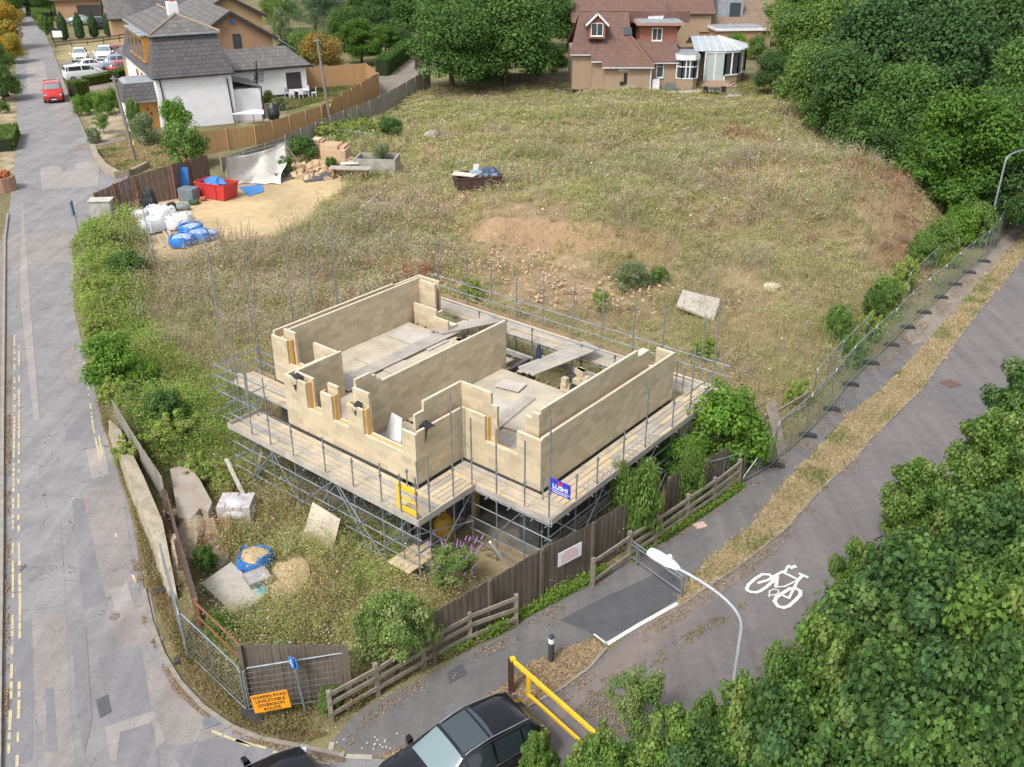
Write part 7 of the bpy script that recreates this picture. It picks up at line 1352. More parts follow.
# behind and beside the white house
for i, (px, py, ty) in enumerate([(65,41,12),(81,40,12),(95,38,13),(110,37,12),(124,36,7)]):
    g = G(px, py); h = zat(g[0], g[1], ty); t = tree('cypress', 0, g, .62, h/4.15, 'cypress_tree', ['first','second','third','fourth','fifth'][i]+' slim cypress from the road in the row before the parked cars', 'tree', 'row of slim cypresses')
L_ = [  # kind, variant, crown px, radius px, crown height, name, label
 ('yellow',0,2,24,24,3.8,'maple_tree','golden leaved tree overhanging the road at the upper left edge'),('yellow',0,13,48,14,2.6,'maple_tree','smaller golden tree with green tints below the large golden one'),('oak',0,4,82,17,2.6,'tree','dark green tree beside the road above the wheelie bin'),('oak',1,-4,60,18,3.0,'tree','green tree between the golden tree and the wheelie bin'),
 ('oak',1,6,4,20,5,'tree','green tree at the very top left corner'),('dark',0,28,-4,18,5,'tree','dark tree closing the far end of the road'),('oak',0,52,-2,16,5,'tree','dark tree right of the far road end'),('light',1,68,4,13,4,'tree','light green tree behind the distant silver saloon'),('shrub',1,38,18,5,1.2,'roadside_shrub','ragged light shrub beside the far end of the road'),('shrub',2,50,29,6,1.5,'roadside_shrub','dark upright shrub left of the first slim cypress'),('shrub',1,43,24,5,1.2,'roadside_shrub','yellow green shrub between two others at the far road end'),
 ('light',0,283,12,18,4.5,'tree','bright light green tree behind the brick gable houses'),('willow',0,316,10,24,6,'willow_tree','grey green willow rising behind the orange tree'),('willow',0,340,4,20,6,'willow_tree','second willow crown at the top edge right of the first'),('shrub',3,280,26,9,2.2,'garden_shrub','olive garden shrub beside the glazed lean to'),('light',0,305,42,14,3.4,'tree','light green small tree left of the orange tree'),('shrub',1,299,55,11,2.0,'garden_shrub','mixed green shrub against the tan fence behind the low wing'),('dark',0,290,50,10,2.6,'tree','dark tree tucked behind the low white wing'),
 ('orange',0,323,53,21,3.3,'copper_tree','orange brown rounded tree beside the utility pole'),('oak',1,348,26,20,5,'tree','mid green tree between willow and rounded conifer'),('bright',0,362,42,21,3.6,'conifer_tree','dense bright green rounded conifer behind the tan fence'),('bright',0,386,40,14,3.4,'conifer_tree','smaller green conifer right of the dense rounded one'),('dark',0,388,12,20,6,'tree','dark tree above the driveway entrance'),('oak',0,370,6,22,6.5,'tree','tall mid green tree at the top edge above the conifers'),('dark',0,404,42,10,3.6,'tree','dark ivy clad tree on the left bank of the driveway'),
 ('oak',0,452,45,42,7,'oak_tree','broad oak hanging over the end of the driveway'),('oak',1,505,34,48,7.5,'oak_tree','largest oak with the deepest crown left of the bungalow'),('oak',0,545,18,30,7.5,'oak_tree','oak crown touching the left end of the bungalow roof'),('dark',0,478,68,20,3.2,'tree','dark low tree filling the gap below the big oaks'),('oak',1,430,8,34,8,'oak_tree','tall oak behind the driveway at the top edge'),('oak',0,565,-2,30,7,'oak_tree','oak at the top edge above the bungalow roof'),('light',1,552,58,16,2.6,'tree','light green small tree between the oaks and the bungalow'),('shrub',2,530,66,16,1.8,'shrub','dark shrub at the foot of the big oak'),('oak',1,480,2,40,9,'oak_tree','oak crown at the top edge between two others'),
 ('willow',0,736,-4,14,6,'tree','sparse grey tree behind the brown house'),('light',0,797,42,34,5,'tree','light green tree right of the flat roofed extension'),('light',1,770,72,17,3.2,'tree','light low tree right beside the conservatory'),('light',0,808,80,34,5,'tree','light green tree overhanging the mown grass'),('bright',0,795,10,28,6.5,'tree','bright tree high at the upper right behind the light ones'),
 ('light',0,838,26,44,7.5,'tree','large olive green tree at the top right of the mown grass'),('light',1,845,100,42,5,'tree','deep green tree above the leaning stone post'),('light',1,872,60,44,7,'tree','olive crowned tree in the middle of the right hand wood'),('light',1,905,20,50,8.5,'tree','broad green crown at the top edge of the right hand wood'),('oak',1,895,115,44,6,'tree','dark tree in the hollow of the right hand wood'),('dark',0,935,70,50,7.5,'tree','darkest broad tree in the right hand wood'),('light',1,985,28,56,9,'tree','green tree near the top right corner'),('oak',1,1012,95,50,7.5,'tree','green tree at the right edge above the far lamp'),
 ('bright',0,941,160,50,3.8,'tree','bright green rounded tree nearest the top of the footpath'),('light',0,905,112,26,6.5,'tree','pale twiggy tree left above the bright rounded tree'),('light',1,885,148,24,3.4,'tree','thin branched tree by the stone post'),('oak',1,985,130,36,5.5,'tree','green tree behind the bright rounded tree'),('dark',0,1008,185,34,4,'tree','dark tree just behind the far street lamp'),('oak',0,1040,170,40,5,'tree','tree cut by the right edge beside the far lamp'),('light',1,1035,215,26,2.6,'tree','light bush like tree at the right edge by the far lamp'),('dark',0,860,60,50,4,'tree','dark inner tree filling the heart of the wood'),('dark',0,960,20,50,7,'tree','dark inner tree near the top of the wood'),
 ('shrub',2,820,118,24,2.0,'shrub','dark underwood shrub at the edge of the mown grass'),('shrub',2,862,146,24,2.0,'shrub','dark underwood shrub left of the stone post'),('shrub',2,900,185,22,1.4,'shrub','low dark shrub right of the stone post'),('shrub',1,940,240,16,1.1,'shrub','green shrub behind the upper fence panels'),('shrub',0,960,228,18,1.2,'shrub','brighter shrub under the rounded tree'),('shrub',1,924,252,15,1.0,'shrub','shrub on the bank above the upper fence'),('shrub',1,888,296,17,.9,'shrub','bramble shrub half way up the fence bank'),('shrub',2,872,306,12,.8,'shrub','dark bramble beside the half way shrub'),('shrub',1,838,326,14,.9,'shrub','green shrub alone on the bank right of the white boulder'),('shrub',1,980,225,18,1.3,'shrub','shrub at the foot of the far street lamp'),('bram',0,905,278,18,.9,'shrub','light bramble between the bank shrubs and the upper fence'),('bram',0,868,330,16,.7,'shrub','light bramble in front of the dark bramble on the bank'),('bram',0,800,395,16,.5,'shrub','light weeds behind the first upper mesh panels'),('bram',0,705,350,16,.5,'shrub','green weeds beside the pale concrete panel'),('bram',0,600,300,12,.45,'shrub','green weeds on the stones behind the scaffold'),('bram',0,470,290,14,.5,'shrub','green weeds at the rear left scaffold rail'),('shrub',1,852,352,12,.7,'shrub','small shrub behind the fifth mesh panel'),
 ('shrub',0,622,245,12,.6,'shrub','small vivid shrub in the stony field behind the scaffold'),('shrub',3,632,276,17,.7,'shrub','white flowering shrub in the stony field behind the scaffold'),('shrub',1,541,232,14,.5,'shrub','low green clump on the red earth bank'),('shrub',1,660,276,10,.5,'shrub','green clump right of the white flowering shrub'),
 ('shrub',0,722,430,40,1.5,'shrub','large bright green shrub at the right scaffold corner'),('shrub',0,690,466,20,1.0,'shrub','bright shrub spilling down behind the short dark fence'),('shrub',0,750,440,14,1.0,'shrub','bright shrub lobe next to the leaning pallets'),('shrub',2,668,460,18,.9,'shrub','darker shrub under the right hand scaffold platform'),('shrub',1,640,505,21,1.5,'ivy','ivy mass hanging over the end of the long dark fence'),('shrub',1,690,482,14,1.2,'ivy','ivy clump on the dark panel above the rail fence'),('shrub',1,622,498,11,1.3,'ivy','ivy tip reaching over the fence towards the scaffold'),
 ('elder',0,392,632,36,1.5,'elder_shrub','leafy elder shrub growing through the fence near the corner'),('elder',0,368,640,18,1.3,'elder_shrub','smaller left lobe of elder leaves over the corner fence'),('elder',0,426,630,14,1.3,'elder_shrub','elder branch reaching right along the dark fence'),
 ('shrub',0,112,362,28,1.1,'shrub','vivid yellow green shrub on the road verge'),('bram',0,98,330,18,0.54,'bramble','bramble mound above the vivid yellow green shrub'),('bram',0,98,288,20,0.54,'bramble','bramble mound on the verge opposite the white bags'),('bram',0,104,240,20,0.54,'bramble','bramble below the metal cabinet'),('shrub',2,125,265,20,.7,'bramble','darker bramble beside the lone mesh panel'),('bram',0,118,395,24,0.54,'bramble','bramble growing over the top of the old wall'),('bram',0,138,452,26,0.54,'bramble','bramble hanging over the middle of the old wall'),('bram',0,175,430,30,0.54,'bramble','bramble mass behind the grey roadside fence'),('bram',0,200,470,26,0.48,'bramble','bramble above the big broken slab'),('shrub',2,165,408,22,.7,'bramble','bramble inside the grey fence at its upper end'),('bram',0,225,476,20,0.36,'bramble','low bramble beside the pale propped plank'),('shrub',0,145,375,14,.6,'bramble','small light bramble right of the vivid shrub'),('bram',0,112,305,20,0.48,'bramble','bramble right of the verge mound'),
 ('shrub',2,205,560,12,.5,'shrub','dark green clump above the pale concrete slab'),('shrub',1,222,630,16,.5,'shrub','green weeds clump inside the rusty barrier'),('shrub',3,285,660,16,.5,'shrub','grey green weed clump behind the orange sign'),('shrub',1,330,700,12,.4,'shrub','low weeds at the foot of the rail fence corner post'),
 ('shrub',2,300,150,16,1.0,'bramble','dark bramble behind the white timber prop'),('bram',0,332,132,18,0.66,'bramble','bramble around the foot of the middle utility pole'),('bram',0,362,128,16,0.60,'bramble','bramble behind the concrete trough'),('shrub',2,388,128,14,.8,'bramble','bramble right of the fallen mesh panel'),('shrub',2,331,166,7,.6,'shrub','small green shrub between the two brick stacks'),('shrub',3,382,158,9,1.0,'shrub','grey plants growing out of the concrete trough'),('shrub',2,286,166,10,.7,'bramble','bramble between tarpaulin and rubble heap'),
 ('shrub',0,176,124,15,1.8,'garden_shrub','upright leafy bush at the near corner of the white house'),('shrub',1,184,148,20,1.6,'garden_shrub','broad green bush behind the yard hoarding'),('shrub',3,146,130,14,1.2,'garden_shrub','white flowered domed bush before the orange porch'),('shrub',1,135,122,8,1.7,'garden_shrub','upright green climber left of the domed white bush'),('shrub',0,736,46,11,1.4,'garden_shrub','green bush behind the conservatory roof'),('shrub',1,755,48,10,1.4,'garden_shrub','second green bush behind the conservatory beside the trees'),('shrub',0,80,106,8,.9,'garden_shrub','first of the bright garden bushes by the road'),('shrub',0,92,103,7,.9,'garden_shrub','small bright bush between its two neighbours in the garden'),('shrub',0,101,105,8,1.0,'garden_shrub','bright bush above the little sapling'),('shrub',0,113,101,8,1.1,'garden_shrub','bright bush nearest the utility pole'),('shrub',3,93,136,8,.6,'garden_shrub','brownish low bush beside the kerb of the front garden'),('elder',0,102,122,9,1.0,'sapling','little tiered sapling in the front garden'),
 ('shrub',1,268,98,5,.7,'garden_shrub','spiky plant in a pot against the low white wing'),('shrub',3,280,104,7,.6,'garden_shrub','grey leaved plant at the patio edge'),('shrub',1,3,107,6,.6,'garden_shrub','red tinged bush below the wheelie bin')]
for kd, v, cx, cy, r, zc, nm, lab in L_:
    if nm.endswith('tree') and zc > 2.3:
        g_ = G(cx, cy+(1.3 if cx > 740 else 1.08)*r); zc = max(1.5, zat(g_[0], g_[1], cy)); TREE_AT = (g_[0], g_[1], 0); d_ = g_[1]*cp-(zc-H)*sp; me_, tm_2, R_, z0_ = TREEP[(kd, v)]
        tree(kd, v, TREE_AT, r*d_/F, zc/z0_, nm, lab, 'tree'); continue
    tree_px(kd, v, cx, cy, r, zc, nm, lab, 'tree' if nm.endswith('tree') or nm == 'sapling' else ('bush' if 'shrub' in nm else nm))
# the leafy screen in the lower right foreground
for i, (kd, v, cx, cy, r, zc, lab) in enumerate([
 ('syca',0,905,650,88,3.6,'big sycamore with broad lobed leaves filling the lower right'),('syca',1,822,715,60,3.2,'sycamore left of the biggest one in the foreground'),('syca',0,990,575,74,3.4,'sycamore behind the biggest one towards the right edge'),('syca',1,735,768,52,2.8,'lighter sycamore at the bottom edge near the lamp foot'),('syca',1,665,778,48,2.4,'light leaved bush like sycamore at the bottom edge'),('syca',1,598,778,38,2.0,'young sycamore at the bottom edge beside the yellow barrier'),
 ('syca',0,880,770,84,3.6,'sycamore crown cut by the bottom edge on the right'),('syca',1,1000,700,84,4.0,'sycamore crown filling the bottom right corner'),('syca',1,998,468,46,2.8,'sycamore farther up the track at the right edge'),('syca',0,1028,408,40,2.6,'topmost sycamore of the foreground screen at the right edge'),('syca',0,775,780,66,3.0,'sycamore at the bottom edge below the lamp'),('syca',0,955,780,84,4.2,'sycamore under the bottom right corner'),('syca',0,700,800,54,2.4,'darker sycamore low at the bottom edge'),('syca',1,540,768,20,1.6,'small sycamore spray in front of the black estate car'),('syca',0,1030,620,60,3.6,'dark sycamore mass at the right edge'),('elder',0,640,700,30,1.2,'light bush on the track edge left of the lamp foot'),('syca',1,858,590,30,2.0,'light sycamore spray at the track edge right of the cycle symbol'),('syca',1,922,505,38,2.2,'light sycamore spray higher along the track edge')]): tree_px(kd, v, cx, cy, r, zc, 'sycamore_tree' if kd == 'syca' else 'roadside_shrub', lab, 'tree' if kd == 'syca' else 'bush', 'sycamores screening the lower right' if kd == 'syca' else None)
for kd_ in (('syca', 0), ('syca', 1)): pass
def hedge(name, label, pts, w_, h_, pal, n=5000, lf=.13):
    rng = np.random.default_rng(len(label)); P0 = PG(pts); segs = list(zip(P0, P0[1:])); A = []
    for a, b in segs:
        L = math.hypot(b[0]-a[0], b[1]-a[1]); k = int(n*L/sum(math.hypot(q[0]-p[0], q[1]-p[1]) for p, q in segs)); u = rng.random(k); v = rng.uniform(-1, 1, k); z = rng.random(k)
        f = rng.integers(0, 3, k); v = np.where(f == 0, -1+.15*rng.random(k), np.where(f == 1, 1-.15*rng.random(k), v)); z = np.where(f == 2, 1-.1*rng.random(k), z)
        dx, dy = (b[0]-a[0])/L, (b[1]-a[1])/L; A.append(np.stack([a[0]+dx*L*u-dy*v*w_/2, a[1]+dy*L*u+dx*v*w_/2, z*h_], 1))
    P = np.concatenate(A); c0 = np.array(P0[0]); c0[2] = 0; k = len(P); pal = np.array(PAL[pal]); C = pal[rng.integers(0, len(pal), k)]*rng.uniform(.75, 1.25, (k, 1)); Nn = nrm(rng.normal(size=(k, 3))+np.array([0, 0, .8]))
    t = T(name, label, 'hedge', tuple(c0)); o = bpy.data.objects.new('foliage', fastmesh('foliage', leafV(P-c0, Nn, np.full(k, lf), LEAF4, rng), 4, C, leafmat('leaf_green'))); COL.objects.link(o); o.parent = t
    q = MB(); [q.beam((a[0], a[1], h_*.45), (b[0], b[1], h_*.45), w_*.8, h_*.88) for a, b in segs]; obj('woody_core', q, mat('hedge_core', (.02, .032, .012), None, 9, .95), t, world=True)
hedge('clipped_hedge', 'square clipped hedge at the front of the car park by the road', [(73,97),(87,95)], 1.8, 1.6, 'hedge', 9000); hedge('clipped_hedge', 'low clipped hedge running from the people carrier to the pole', [(86,86),(112,81)], 1.1, 1.0, 'hedge', 7000); hedge('clipped_hedge', 'clipped hedge in front of the red hatchback', [(114,82),(141,73)], 1.3, 1.2, 'hedge', 8000)
hedge('clipped_hedge', 'bright box hedge at the left edge beside the road', [(1,152),(7,136)], 2.2, 1.1, 'hedge', 9000); hedge('clipped_hedge', 'rough green hedge beside the far road', [(44,22),(36,12)], 2.5, 1.6, 'hedge', 6000, .2); hedge('clipped_hedge', 'dark hedge along the left bank of the driveway', [(382,76),(400,62),(412,52)], 1.6, 2.0, 'oak', 9000, .18)
# buddleia with purple spikes
g = G(455, 590); t = T('buddleia', 'buddleia with purple flower spikes under the front scaffold corner', 'bush', g); me_, tm__, _, _ = TREEP[('elder', 0)]
o = bpy.data.objects.new('foliage', me_); COL.objects.link(o); o.parent = t; o.scale = (.55, .55, .6); q = MB(); rnd = random.Random(8)
for i in range(46):
    a, r = rnd.uniform(0, 6.28), rnd.uniform(.2, 1.0); z = rnd.uniform(.8, 1.75); p = Vector((r*math.cos(a), r*math.sin(a), z)); d = Vector((math.cos(a)*.5, math.sin(a)*.5, .8)).normalized()*rnd.uniform(.16, .3); q = MB(); q.tube(p, p+d*.8, .028, 5, .01); obj('flower_spike', q, mat('purple_flower', (.36, .18, .42), (.26, .12, .34), 14, .8), t)

# ------------------------------------------------------------------ weeds and grasses (uncountable)
GX0, GY0, GS = -46.0, 13.0, .22
_gx = np.arange(GX0, 44, GS); _gy = np.arange(GY0, 128, GS); _XX, _YY = np.meshgrid(_gx, _gy); _W = weights(_XX.ravel(), _YY.ravel())
_sc = np.stack([np.maximum(_W[:, k], 0)*(.25+vnoise(_XX.ravel(), _YY.ravel(), 1.7, 200+k)+.6*vnoise(_XX.ravel(), _YY.ravel(), .6, 210+k))**2 for k in range(7)], 1); _Z = _sc.argmax(1)
def _ix(X, Y): return (np.clip(((Y-GY0)/GS).astype(int), 0, len(_gy)-1)*len(_gx)+np.clip(((X-GX0)/GS).astype(int), 0, len(_gx)-1))
def wfast(X, Y): return _W[_ix(X, Y)]
_MASK = {}
def maskof(poly):
    k = tuple(map(tuple, poly))
    if k not in _MASK: _MASK[k] = inpoly(_XX.ravel()+GS/2, _YY.ravel()+GS/2, poly)
    return _MASK[k]
def scatter(n, poly, excl=(), seed=0, dens=None, near=1.0):
    rng = np.random.default_rng(seed); a = np.array(poly); out = []; lo, hi = a.min(0), a.max(0); got = 0; it = 0
    big = (hi-lo).max() > 25; pm = maskof(poly) if big else None; em = [maskof(e) for e in excl]
    while got < n and it < 60:
        it += 1; P = rng.uniform(lo, hi, (n*2, 2)); P = P[rng.random(len(P)) < np.clip((24/np.maximum(P[:, 1], 1))**near, .05, 1)]; I = _ix(P[:, 0], P[:, 1])
        m = pm[I] if big else inpoly(P[:, 0], P[:, 1], poly)
        for e in em: m &= ~e[I]
        P = P[m]
        if dens is not None: P = P[rng.random(len(P)) < dens(P[:, 0], P[:, 1])]
        out.append(P); got += len(P)
    P = np.concatenate(out)[:n]; return P, rng
BLD = [BF.W(x, y)[:2] for x, y in [(-9.3,.3),(-6.4,.3),(-6.4,-.5),(.4,-.5),(.4,-1.3),(2.5,-1.2),(3.5,1.6),(3.5,10.2),(-9.3,10.2)]]
SLABS = [W2([(168,463),(190,460),(216,502),(222,545),(195,570),(172,520)]), W2([(199,583),(231,556),(268,598),(250,612),(233,616)]), W2([(106,436),(124,440),(150,490),(170,535),(180,590),(166,598),(140,530)]), W2([(360,152),(396,152),(396,170),(360,172)])]
BC = {  # colours: stem/blade palettes per zone
 0: [(.44,.37,.19),(.48,.41,.21),(.36,.34,.14)], 1: [(.32,.34,.11),(.37,.37,.14),(.26,.29,.08)], 2: [(.38,.30,.20),(.42,.34,.24),(.24,.26,.11)], 3: [(.34,.20,.13),(.38,.25,.17),(.26,.12,.07)], 4: [(.19,.31,.05),(.25,.36,.06),(.14,.25,.04)], 5: [(.40,.33,.18)], 6: [(.42,.30,.17),(.30,.32,.10)]}
TC = {0: [(.52,.44,.26),(.48,.40,.23)], 1: [(.45,.45,.19),(.41,.42,.17),(.50,.45,.25)], 2: [(.52,.43,.32),(.46,.37,.27),(.56,.48,.38),(.38,.37,.20)], 3: [(.42,.27,.20),(.46,.33,.25),(.34,.15,.09)], 4: [(.26,.39,.07),(.33,.43,.10)], 5: [(.5,.42,.25)], 6: [(.5,.4,.25)]}
def pick(X, Y, table, rng):
    n = len(X); z = _Z[_ix(X, Y)].copy(); sw = rng.random(n) < .2; z[sw] = rng.integers(0, 3, sw.sum()); out = np.zeros((n, 3))
    for k, v in table.items():
        m = z == k; v = np.array(v); out[m] = v[rng.integers(0, len(v), m.sum())]
    return out*rng.uniform(.88, 1.13, (n, 1)), z
HZ = np.array([.5, .5, 1.0, .65, .6, .12, .35])
BARE = np.array([1, 1, 1, .85, 1, .06, .34])
def bare(X, Y): I = _ix(X, Y); return BARE[_Z[I]]*(1-np.clip(_W[I][:, 6]*.85+_W[I][:, 5]*1.3, 0, .9))
def lumps(X, Y): return (.3+1.0*vnoise(X, Y, 1.5, 51)**1.4+.5*vnoise(X, Y, 3.5, 53)+.25*vnoise(X, Y, .5, 52))*(1-.5*smooth(Y, 90, 100))
def blades(name, n, seed, poly, excl, near=1.0, wid=.03, hs=1.0, dens=bare):
    P, rng = scatter(n, poly, excl, seed, dens, near); n = len(P); X, Y = P[:, 0], P[:, 1]; C, z = pick(X, Y, BC, rng); Z = hterr(X, Y)
    h = HZ[z]*hs*lumps(X, Y)*rng.uniform(.5, 1.15, n); a = rng.random(n)*6.283; w_ = wid*rng.uniform(.6, 1.4, n)*np.clip(Y/40, .6, 2.2); ln = rng.normal(size=(n, 2))*h[:, None]*.28
    b = np.stack([X, Y, Z-.02], 1); d = np.stack([np.cos(a), np.sin(a), 0*a], 1)*w_[:, None]; tip = b+np.stack([ln[:, 0], ln[:, 1], h], 1)
    V = np.stack([b-d, b+d, tip+d*.25, tip-d*.25], 1).reshape(-1, 3); o = bpy.data.objects.new(name, fastmesh(name, V, 4, C, leafmat('grass_leaf', .4, .8))); COL.objects.link(o); o['kind'] = 'stuff'; return o
def specks(name, n, seed, poly, excl, table, zr=(.5, 1.05), size=.08, near=1.0, hs=1.0, dens=bare, tmpl=LEAF4, up=.4):
    P, rng = scatter(n, poly, excl, seed, dens, near); n = len(P); X, Y = P[:, 0], P[:, 1]; C, z = pick(X, Y, table, rng); h = HZ[z]*hs*lumps(X, Y)
    Q = np.stack([X, Y, hterr(X, Y)+h*rng.uniform(zr[0], zr[1], n)], 1); Nn = nrm(rng.normal(size=(n, 3))+np.array([0, 0, up])); s_ = size*rng.uniform(.6, 1.4, n)*np.clip(Y/45, .75, 1.9)
    o = bpy.data.objects.new(name, fastmesh(name, leafV(Q, Nn, s_, tmpl, rng, .1), len(tmpl), C, leafmat('grass_leaf', .4, .8))); COL.objects.link(o); o['kind'] = 'stuff'; return o
EX = [YARD, BLD]+SLABS
def plants(name, n, k, seed, poly, excl, dens=bare, near=.7, size=.075, rr=(.22, .55), hs=1.0, tb=TC, bb=BC):
    P, rng = scatter(n, poly, excl, seed, dens, near); n = len(P); X, Y = P[:, 0], P[:, 1]; Ct, z = pick(X, Y, tb, rng); Cb = np.zeros((n, 3))
    for q_, v in bb.items():
        m = z == q_; v = np.array(v); Cb[m] = v[rng.integers(0, len(v), m.sum())]
    h = HZ[z]*hs*lumps(X, Y)*rng.uniform(.7, 1.25, n); r = rng.uniform(rr[0], rr[1], n)*(.6+.5*HZ[z]); d = nrm(rng.normal(size=(n*k, 3))); d[:, 2] = np.abs(d[:, 2]); i = np.repeat(np.arange(n), k); f = rng.uniform(.55, 1.08, n*k)
    Q = np.stack([X[i]+d[:, 0]*r[i]*f, Y[i]+d[:, 1]*r[i]*f, hterr(X, Y)[i]+h[i]*(.12+.88*d[:, 2]*f)], 1); Nn = nrm(d*.55+np.array([0, 0, .75])+rng.normal(size=(n*k, 3))*.45)
    top = (d[:, 2]*f+rng.normal(size=n*k)*.25) > .5; C = np.where(top[:, None], Ct[i], Cb[i])*rng.uniform(.84, 1.17, (n*k, 1))*((.74+.34*vnoise(X, Y, 3.4, 91)+.22*vnoise(X, Y, 1.1, 92))[i][:, None])*(1+np.array([.10, -.02, .06])*((vnoise(X, Y, 5.5, 93)-.45)*2)[i][:, None]); s_ = size*rng.uniform(.55, 1.4, n*k)*np.clip(Q[:, 1]/42, .8, 1.9)
    o = bpy.data.objects.new(name, fastmesh(name, leafV(Q, Nn, s_, LEAF4, rng, .1), 4, C, leafmat('grass_leaf', .4, .8))); COL.objects.link(o); o['kind'] = 'stuff'; return o
plants('weed_clumps', 11000, 48, 1, SITE, EX, size=.06); plants('fluffy_weeds', 2600, 46, 31, SITE, EX, lambda X, Y: np.clip(wfast(X, Y)[:, 2]*1.6-.3, 0, 1), .6, .065, (.25, .55), 1.15, {k: TC[2] for k in range(7)}, {k: BC[2]+BC[4]+BC[1] for k in range(7)}); blades('tall_grass', 50000, 2, SITE, EX, .75, .016, 1.0); specks('seed_heads', 110000, 3, SITE, EX, TC, (.4, 1.1), .05, .75, up=.9)
GREEN = {k: [(.20,.32,.05),(.28,.38,.07),(.16,.26,.045),(.36,.38,.13)] for k in range(7)}
def gdens(X, Y): Wt = wfast(X, Y); return np.clip(Wt[:, 4]*1.6-.25, 0, 1)
plants('bramble_tangle', 2600, 52, 4, SITE, EX, gdens, 1.0, .085, (.25, .7), 1.3, GREEN, GREEN)
FRONT = W2([(200,600),(180,500),(215,470),(300,470),(420,560),(470,590),(440,650),(360,695),(255,700),(215,655)])
def fd(X, Y): return np.clip(vnoise(X, Y, .8, 61)*1.8-.6, 0, 1)
MIXF = {k: [(.17,.27,.05),(.24,.28,.09),(.42,.38,.14),(.33,.15,.08),(.30,.31,.12)] for k in range(7)}
MT = {0: [(.50,.43,.20),(.40,.36,.13)], 1: [(.30,.34,.09),(.44,.40,.17)], 2: [(.42,.40,.28),(.26,.32,.13)], 3: [(.34,.13,.07),(.40,.22,.12)], 4: [(.22,.34,.06),(.34,.38,.11)], 5: [(.44,.36,.2)], 6: [(.35,.32,.14)]}
plants('weed_clumps', 2000, 44, 12, FRONT, EX, lambda X, Y: np.clip(vnoise(X, Y, 1.3, 61)*2-.45, .08, 1), .3, .055, (.16, .42), 1.7, MT, {k: BC[1]+BC[0]+[(.17,.26,.06)] for k in range(7)})
for i_, (px_, py_, r_, c_) in enumerate([(308,598,.9,[(.32,.10,.055),(.40,.20,.11)]),(372,560,1.1,[(.22,.38,.06),(.17,.30,.045)]),(300,470,.9,[(.20,.34,.06)]),(215,545,.6,[(.34,.11,.06),(.3,.2,.1)]),(330,640,1.2,[(.44,.40,.14),(.30,.34,.10)]),(410,285,1.6,[(.36,.07,.05),(.30,.10,.06)]),(352,322,1.5,[(.30,.08,.05),(.24,.09,.05)])]):
    g_ = G(px_, py_); c2_ = {k: c_ for k in range(7)}; pl_ = [(g_[0]+r_*1.3*math.cos(a), g_[1]+r_*1.6*math.sin(a)) for a in np.linspace(0, 6.28, 12)[:-1]]; plants('weed_clumps', 34, 60, 70+i_, pl_, [], None, 0, .06, (.15, .38), 1.5, c2_, c2_)
FL = {k: [(.72,.72,.68),(.72,.72,.68),(.62,.52,.12),(.70,.68,.6)] for k in range(7)}
specks('wild_flowers', 700, 5, FRONT, EX, FL, (.9, 1.5), .07, .3, 1.0, fd, LEAF6, 1.2); specks('wild_flowers', 500, 6, FIELD, EX, FL, (.9, 1.2), .09, .5, 1.0, fd, LEAF6, 1.0)
MIXF = {k: [(.12,.19,.04),(.18,.21,.07),(.34,.30,.11),(.26,.13,.07),(.22,.22,.09)] for k in range(7)}
specks('weed_leaves', 12000, 7, FRONT, EX, MIXF, (.1, 1.2), .075, .3, .9, fd)
FPOL = W2([(200,610),(255,700),(360,697),(440,655),(520,612),(515,630),(440,664),(380,694),(330,735),(260,735),(205,700),(178,660),(160,600),(140,540),(118,470),(100,420),(94,400),(112,430),(150,545),(180,640)])
specks('verge_weeds', 26000, 8, FPOL, [], {k: [(.12,.19,.04),(.30,.23,.11),(.24,.20,.09),(.36,.27,.14)] for k in range(7)}, (.0, .45), .07, .3, .8, lambda X, Y: fd(X, Y)*.9+.05)
IVY = W2([(440,662),(500,628),(520,614),(556,594),(592,575),(640,548),(700,514),(745,480),(748,486),(700,520),(645,556),(592,584),(556,603),(520,622),(500,636)])
specks('ivy_ground_cover', 16000, 9, IVY, [], {k: BC[4] for k in range(7)}, (.0, .5), .085, .3, .9, lambda X, Y: np.clip(vnoise(X, Y, 1.1, 71)*2.2-.6, 0, 1), LEAF6, .8)
def short(name, n, seed, poly, pal, h, near=.6, wid=.014, dens=None):
    P, rng = scatter(n, poly, [], seed, dens, near); n = len(P); X, Y = P[:, 0], P[:, 1]; pal = np.array(pal); f = vnoise(X, Y, 1.4, seed+90); k = np.clip((f+rng.normal(size=n)*.14)*len(pal), 0, len(pal)-1).astype(int); C = pal[k]*rng.uniform(.75, 1.25, (n, 1))
    hh = h*rng.uniform(.4, 1.3, n); a = rng.random(n)*6.283; d = np.stack([np.cos(a), np.sin(a), 0*a], 1)*(wid*rng.uniform(.7, 1.5, n)*np.clip(Y/22, 1, 3))[:, None]; b = np.stack([X, Y, hterr(X, Y)], 1); tip = b+np.stack([rng.normal(size=n)*hh*.6, rng.normal(size=n)*hh*.6, hh], 1)
    V = np.stack([b-d, b+d, tip], 1).reshape(-1, 3); o = bpy.data.objects.new(name, fastmesh(name, V, 3, C, leafmat('grass_leaf', .4, .8))); COL.objects.link(o); o['kind'] = 'stuff'
DRY = [(.18,.24,.06),(.50,.41,.25),(.44,.36,.21),(.54,.45,.28),(.56,.46,.29),(.48,.38,.23),(.36,.33,.15),(.17,.24,.06)]
short('dry_grass', 60000, 21, W2(VERGE), DRY, .12); short('dry_grass', 14000, 22, W2(VERGE2), [(.34,.23,.12),(.42,.32,.18),(.30,.2,.1)], .05)
short('lawn_grass', 30000, 23, W2([(700,78),(745,75),(800,88),(905,160),(905,178),(860,150),(800,108),(745,98),(700,96)]), [(.20,.22,.07),(.30,.27,.12),(.26,.26,.10)], .12, .2, .03)
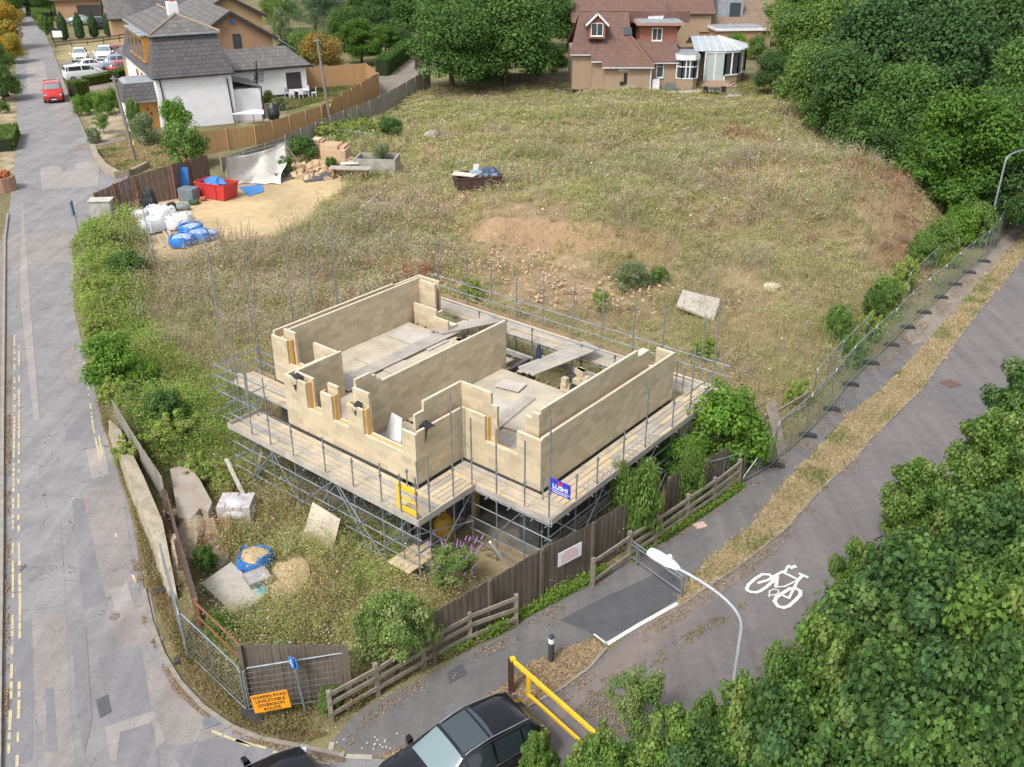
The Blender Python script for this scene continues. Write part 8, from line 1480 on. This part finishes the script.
short('garden_grass', 22000, 24, W2([(98,150),(145,132),(200,150),(178,165),(150,175),(118,178)]), [(.20,.24,.07),(.42,.34,.18),(.46,.36,.2),(.42,.34,.18)], .08, .2, .03)
short('garden_grass', 20000, 25, W2([(290,110),(372,88),(368,80),(318,88),(285,98)]), [(.15,.19,.06),(.22,.22,.08),(.3,.26,.12)], .08, .2, .03)
short('weeds', 9000, 26, W2([(96,400),(116,430),(160,545),(186,650),(250,720),(330,735),(300,745),(235,725),(185,680),(150,590),(130,500),(108,430)]), [(.14,.19,.05),(.36,.27,.14),(.30,.22,.12),(.40,.30,.17)], .14, .3, .012)
rubble('stones', 'pale stones scattered over the red earth behind the scaffold', 'stones', 555, 272, 900, (8, 6), .10, mat('pale_stone', (.50, .38, .27), (.38, .24, .15), 3, .9), 6, .02); rubble('stones', 'pale stones scattered in the field left of the white boulder', 'stones', 722, 305, 300, (5, 6), .10, MATS['pale_stone'], 8, .05)
q = MB(); rnd = random.Random(2)
for i in range(16):
    a = rnd.random(); g = G(350+a*35+rnd.uniform(-15, 15), 745+rnd.uniform(-12, 10)); q.box((g[0], g[1], .03), (.03, .025, .01), rnd.uniform(0, 3))
o = S('litter', q, M_sw, 'white litter specks on the footpath by the corner', 'litter'); o['kind'] = 'stuff'

def litter(name, n, seed, poly, pal, size=.05, dens=None, near=.3):
    P, rng = scatter(n, poly, [], seed, dens, near); n = len(P); X, Y = P[:, 0], P[:, 1]; pal = np.array(pal); C = pal[rng.integers(0, len(pal), n)]*rng.uniform(.7, 1.3, (n, 1)); Q = np.stack([X, Y, .03+.03*rng.random(n)], 1)
    Nn = nrm(rng.normal(size=(n, 3))*.35+np.array([0, 0, 1.0])); o = bpy.data.objects.new(name, fastmesh(name, leafV(Q, Nn, size*rng.uniform(.5, 1.5, n), LEAF6, rng, .2), 6, C, leafmat('grass_leaf', .4, .8))); COL.objects.link(o); o['kind'] = 'stuff'
def band(pts, w0, w1): return W2([(x+dx, y) for (x, y), dx in zip(pts, [0]*len(pts))]+[(x+w1, y+w0) for x, y in pts[::-1]])
BR = [(.38,.27,.17),(.32,.22,.14),(.44,.33,.21),(.25,.18,.12),(.42,.34,.22)]
def pn(sc, sd, k=2.0, o=.55): return lambda X, Y: np.clip(vnoise(X, Y, sc, sd)*k-o, 0, 1)
LE = [(340,738),(385,700),(440,672),(505,635),(560,602),(592,581),(640,553),(690,518),(745,481),(800,446),(853,384),(918,324),(975,267)]
litter('leaf_litter', 3600, 40, band(LE, 9, 6), BR, .05, pn(.7, 81)); litter('leaf_litter', 7000, 41, W2([(x, y) for x, y in VERGE2]), BR, .05, None)
litter('leaf_litter', 1500, 42, W2([(560,692),(607,650),(680,607),(740,566),(785,530),(856,457),(862,462),(790,540),(745,578),(684,618),(612,662),(566,704)]), BR, .045, pn(.8, 83))
litter('moss_patches', 420, 43, W2([(600,680),(640,662),(700,625),(745,600),(752,606),(706,634),(650,672),(606,700)]), [(.22,.24,.07),(.32,.27,.12),(.30,.20,.11)], .05, pn(.3, 84, 2.2, .8))
litter('leaf_litter', 900, 44, W2([(590,690),(640,700),(660,730),(600,740),(570,720)]), BR+[(.2,.26,.07)], .05, pn(.5, 85, 3, 1.2))
litter('leaf_litter', 3500, 45, W2([(139,560),(151,622),(180,683),(232,728),(300,747),(345,757),(345,764),(295,755),(225,737),(172,690),(143,625),(131,560)]), BR, .035, pn(.5, 86, 2.5, 1.0))
litter('leaf_litter', 3000, 46, W2([(5,380),(11,380),(9,700),(2,767),(0,600)]), BR, .045, pn(.8, 87))
UG = W2([(1115,345),(1028,412),(960,478),(870,578),(800,643),(720,723),(660,790),(800,860),(960,760),(1160,560)])
plants('undergrowth', 2600, 30, 95, UG, [], None, .2, .10, (.25, .6), 1.6, {k: [(.12,.22,.04),(.17,.26,.05),(.24,.28,.09)] for k in range(7)}, {k: [(.10,.18,.035),(.14,.2,.05)] for k in range(7)})
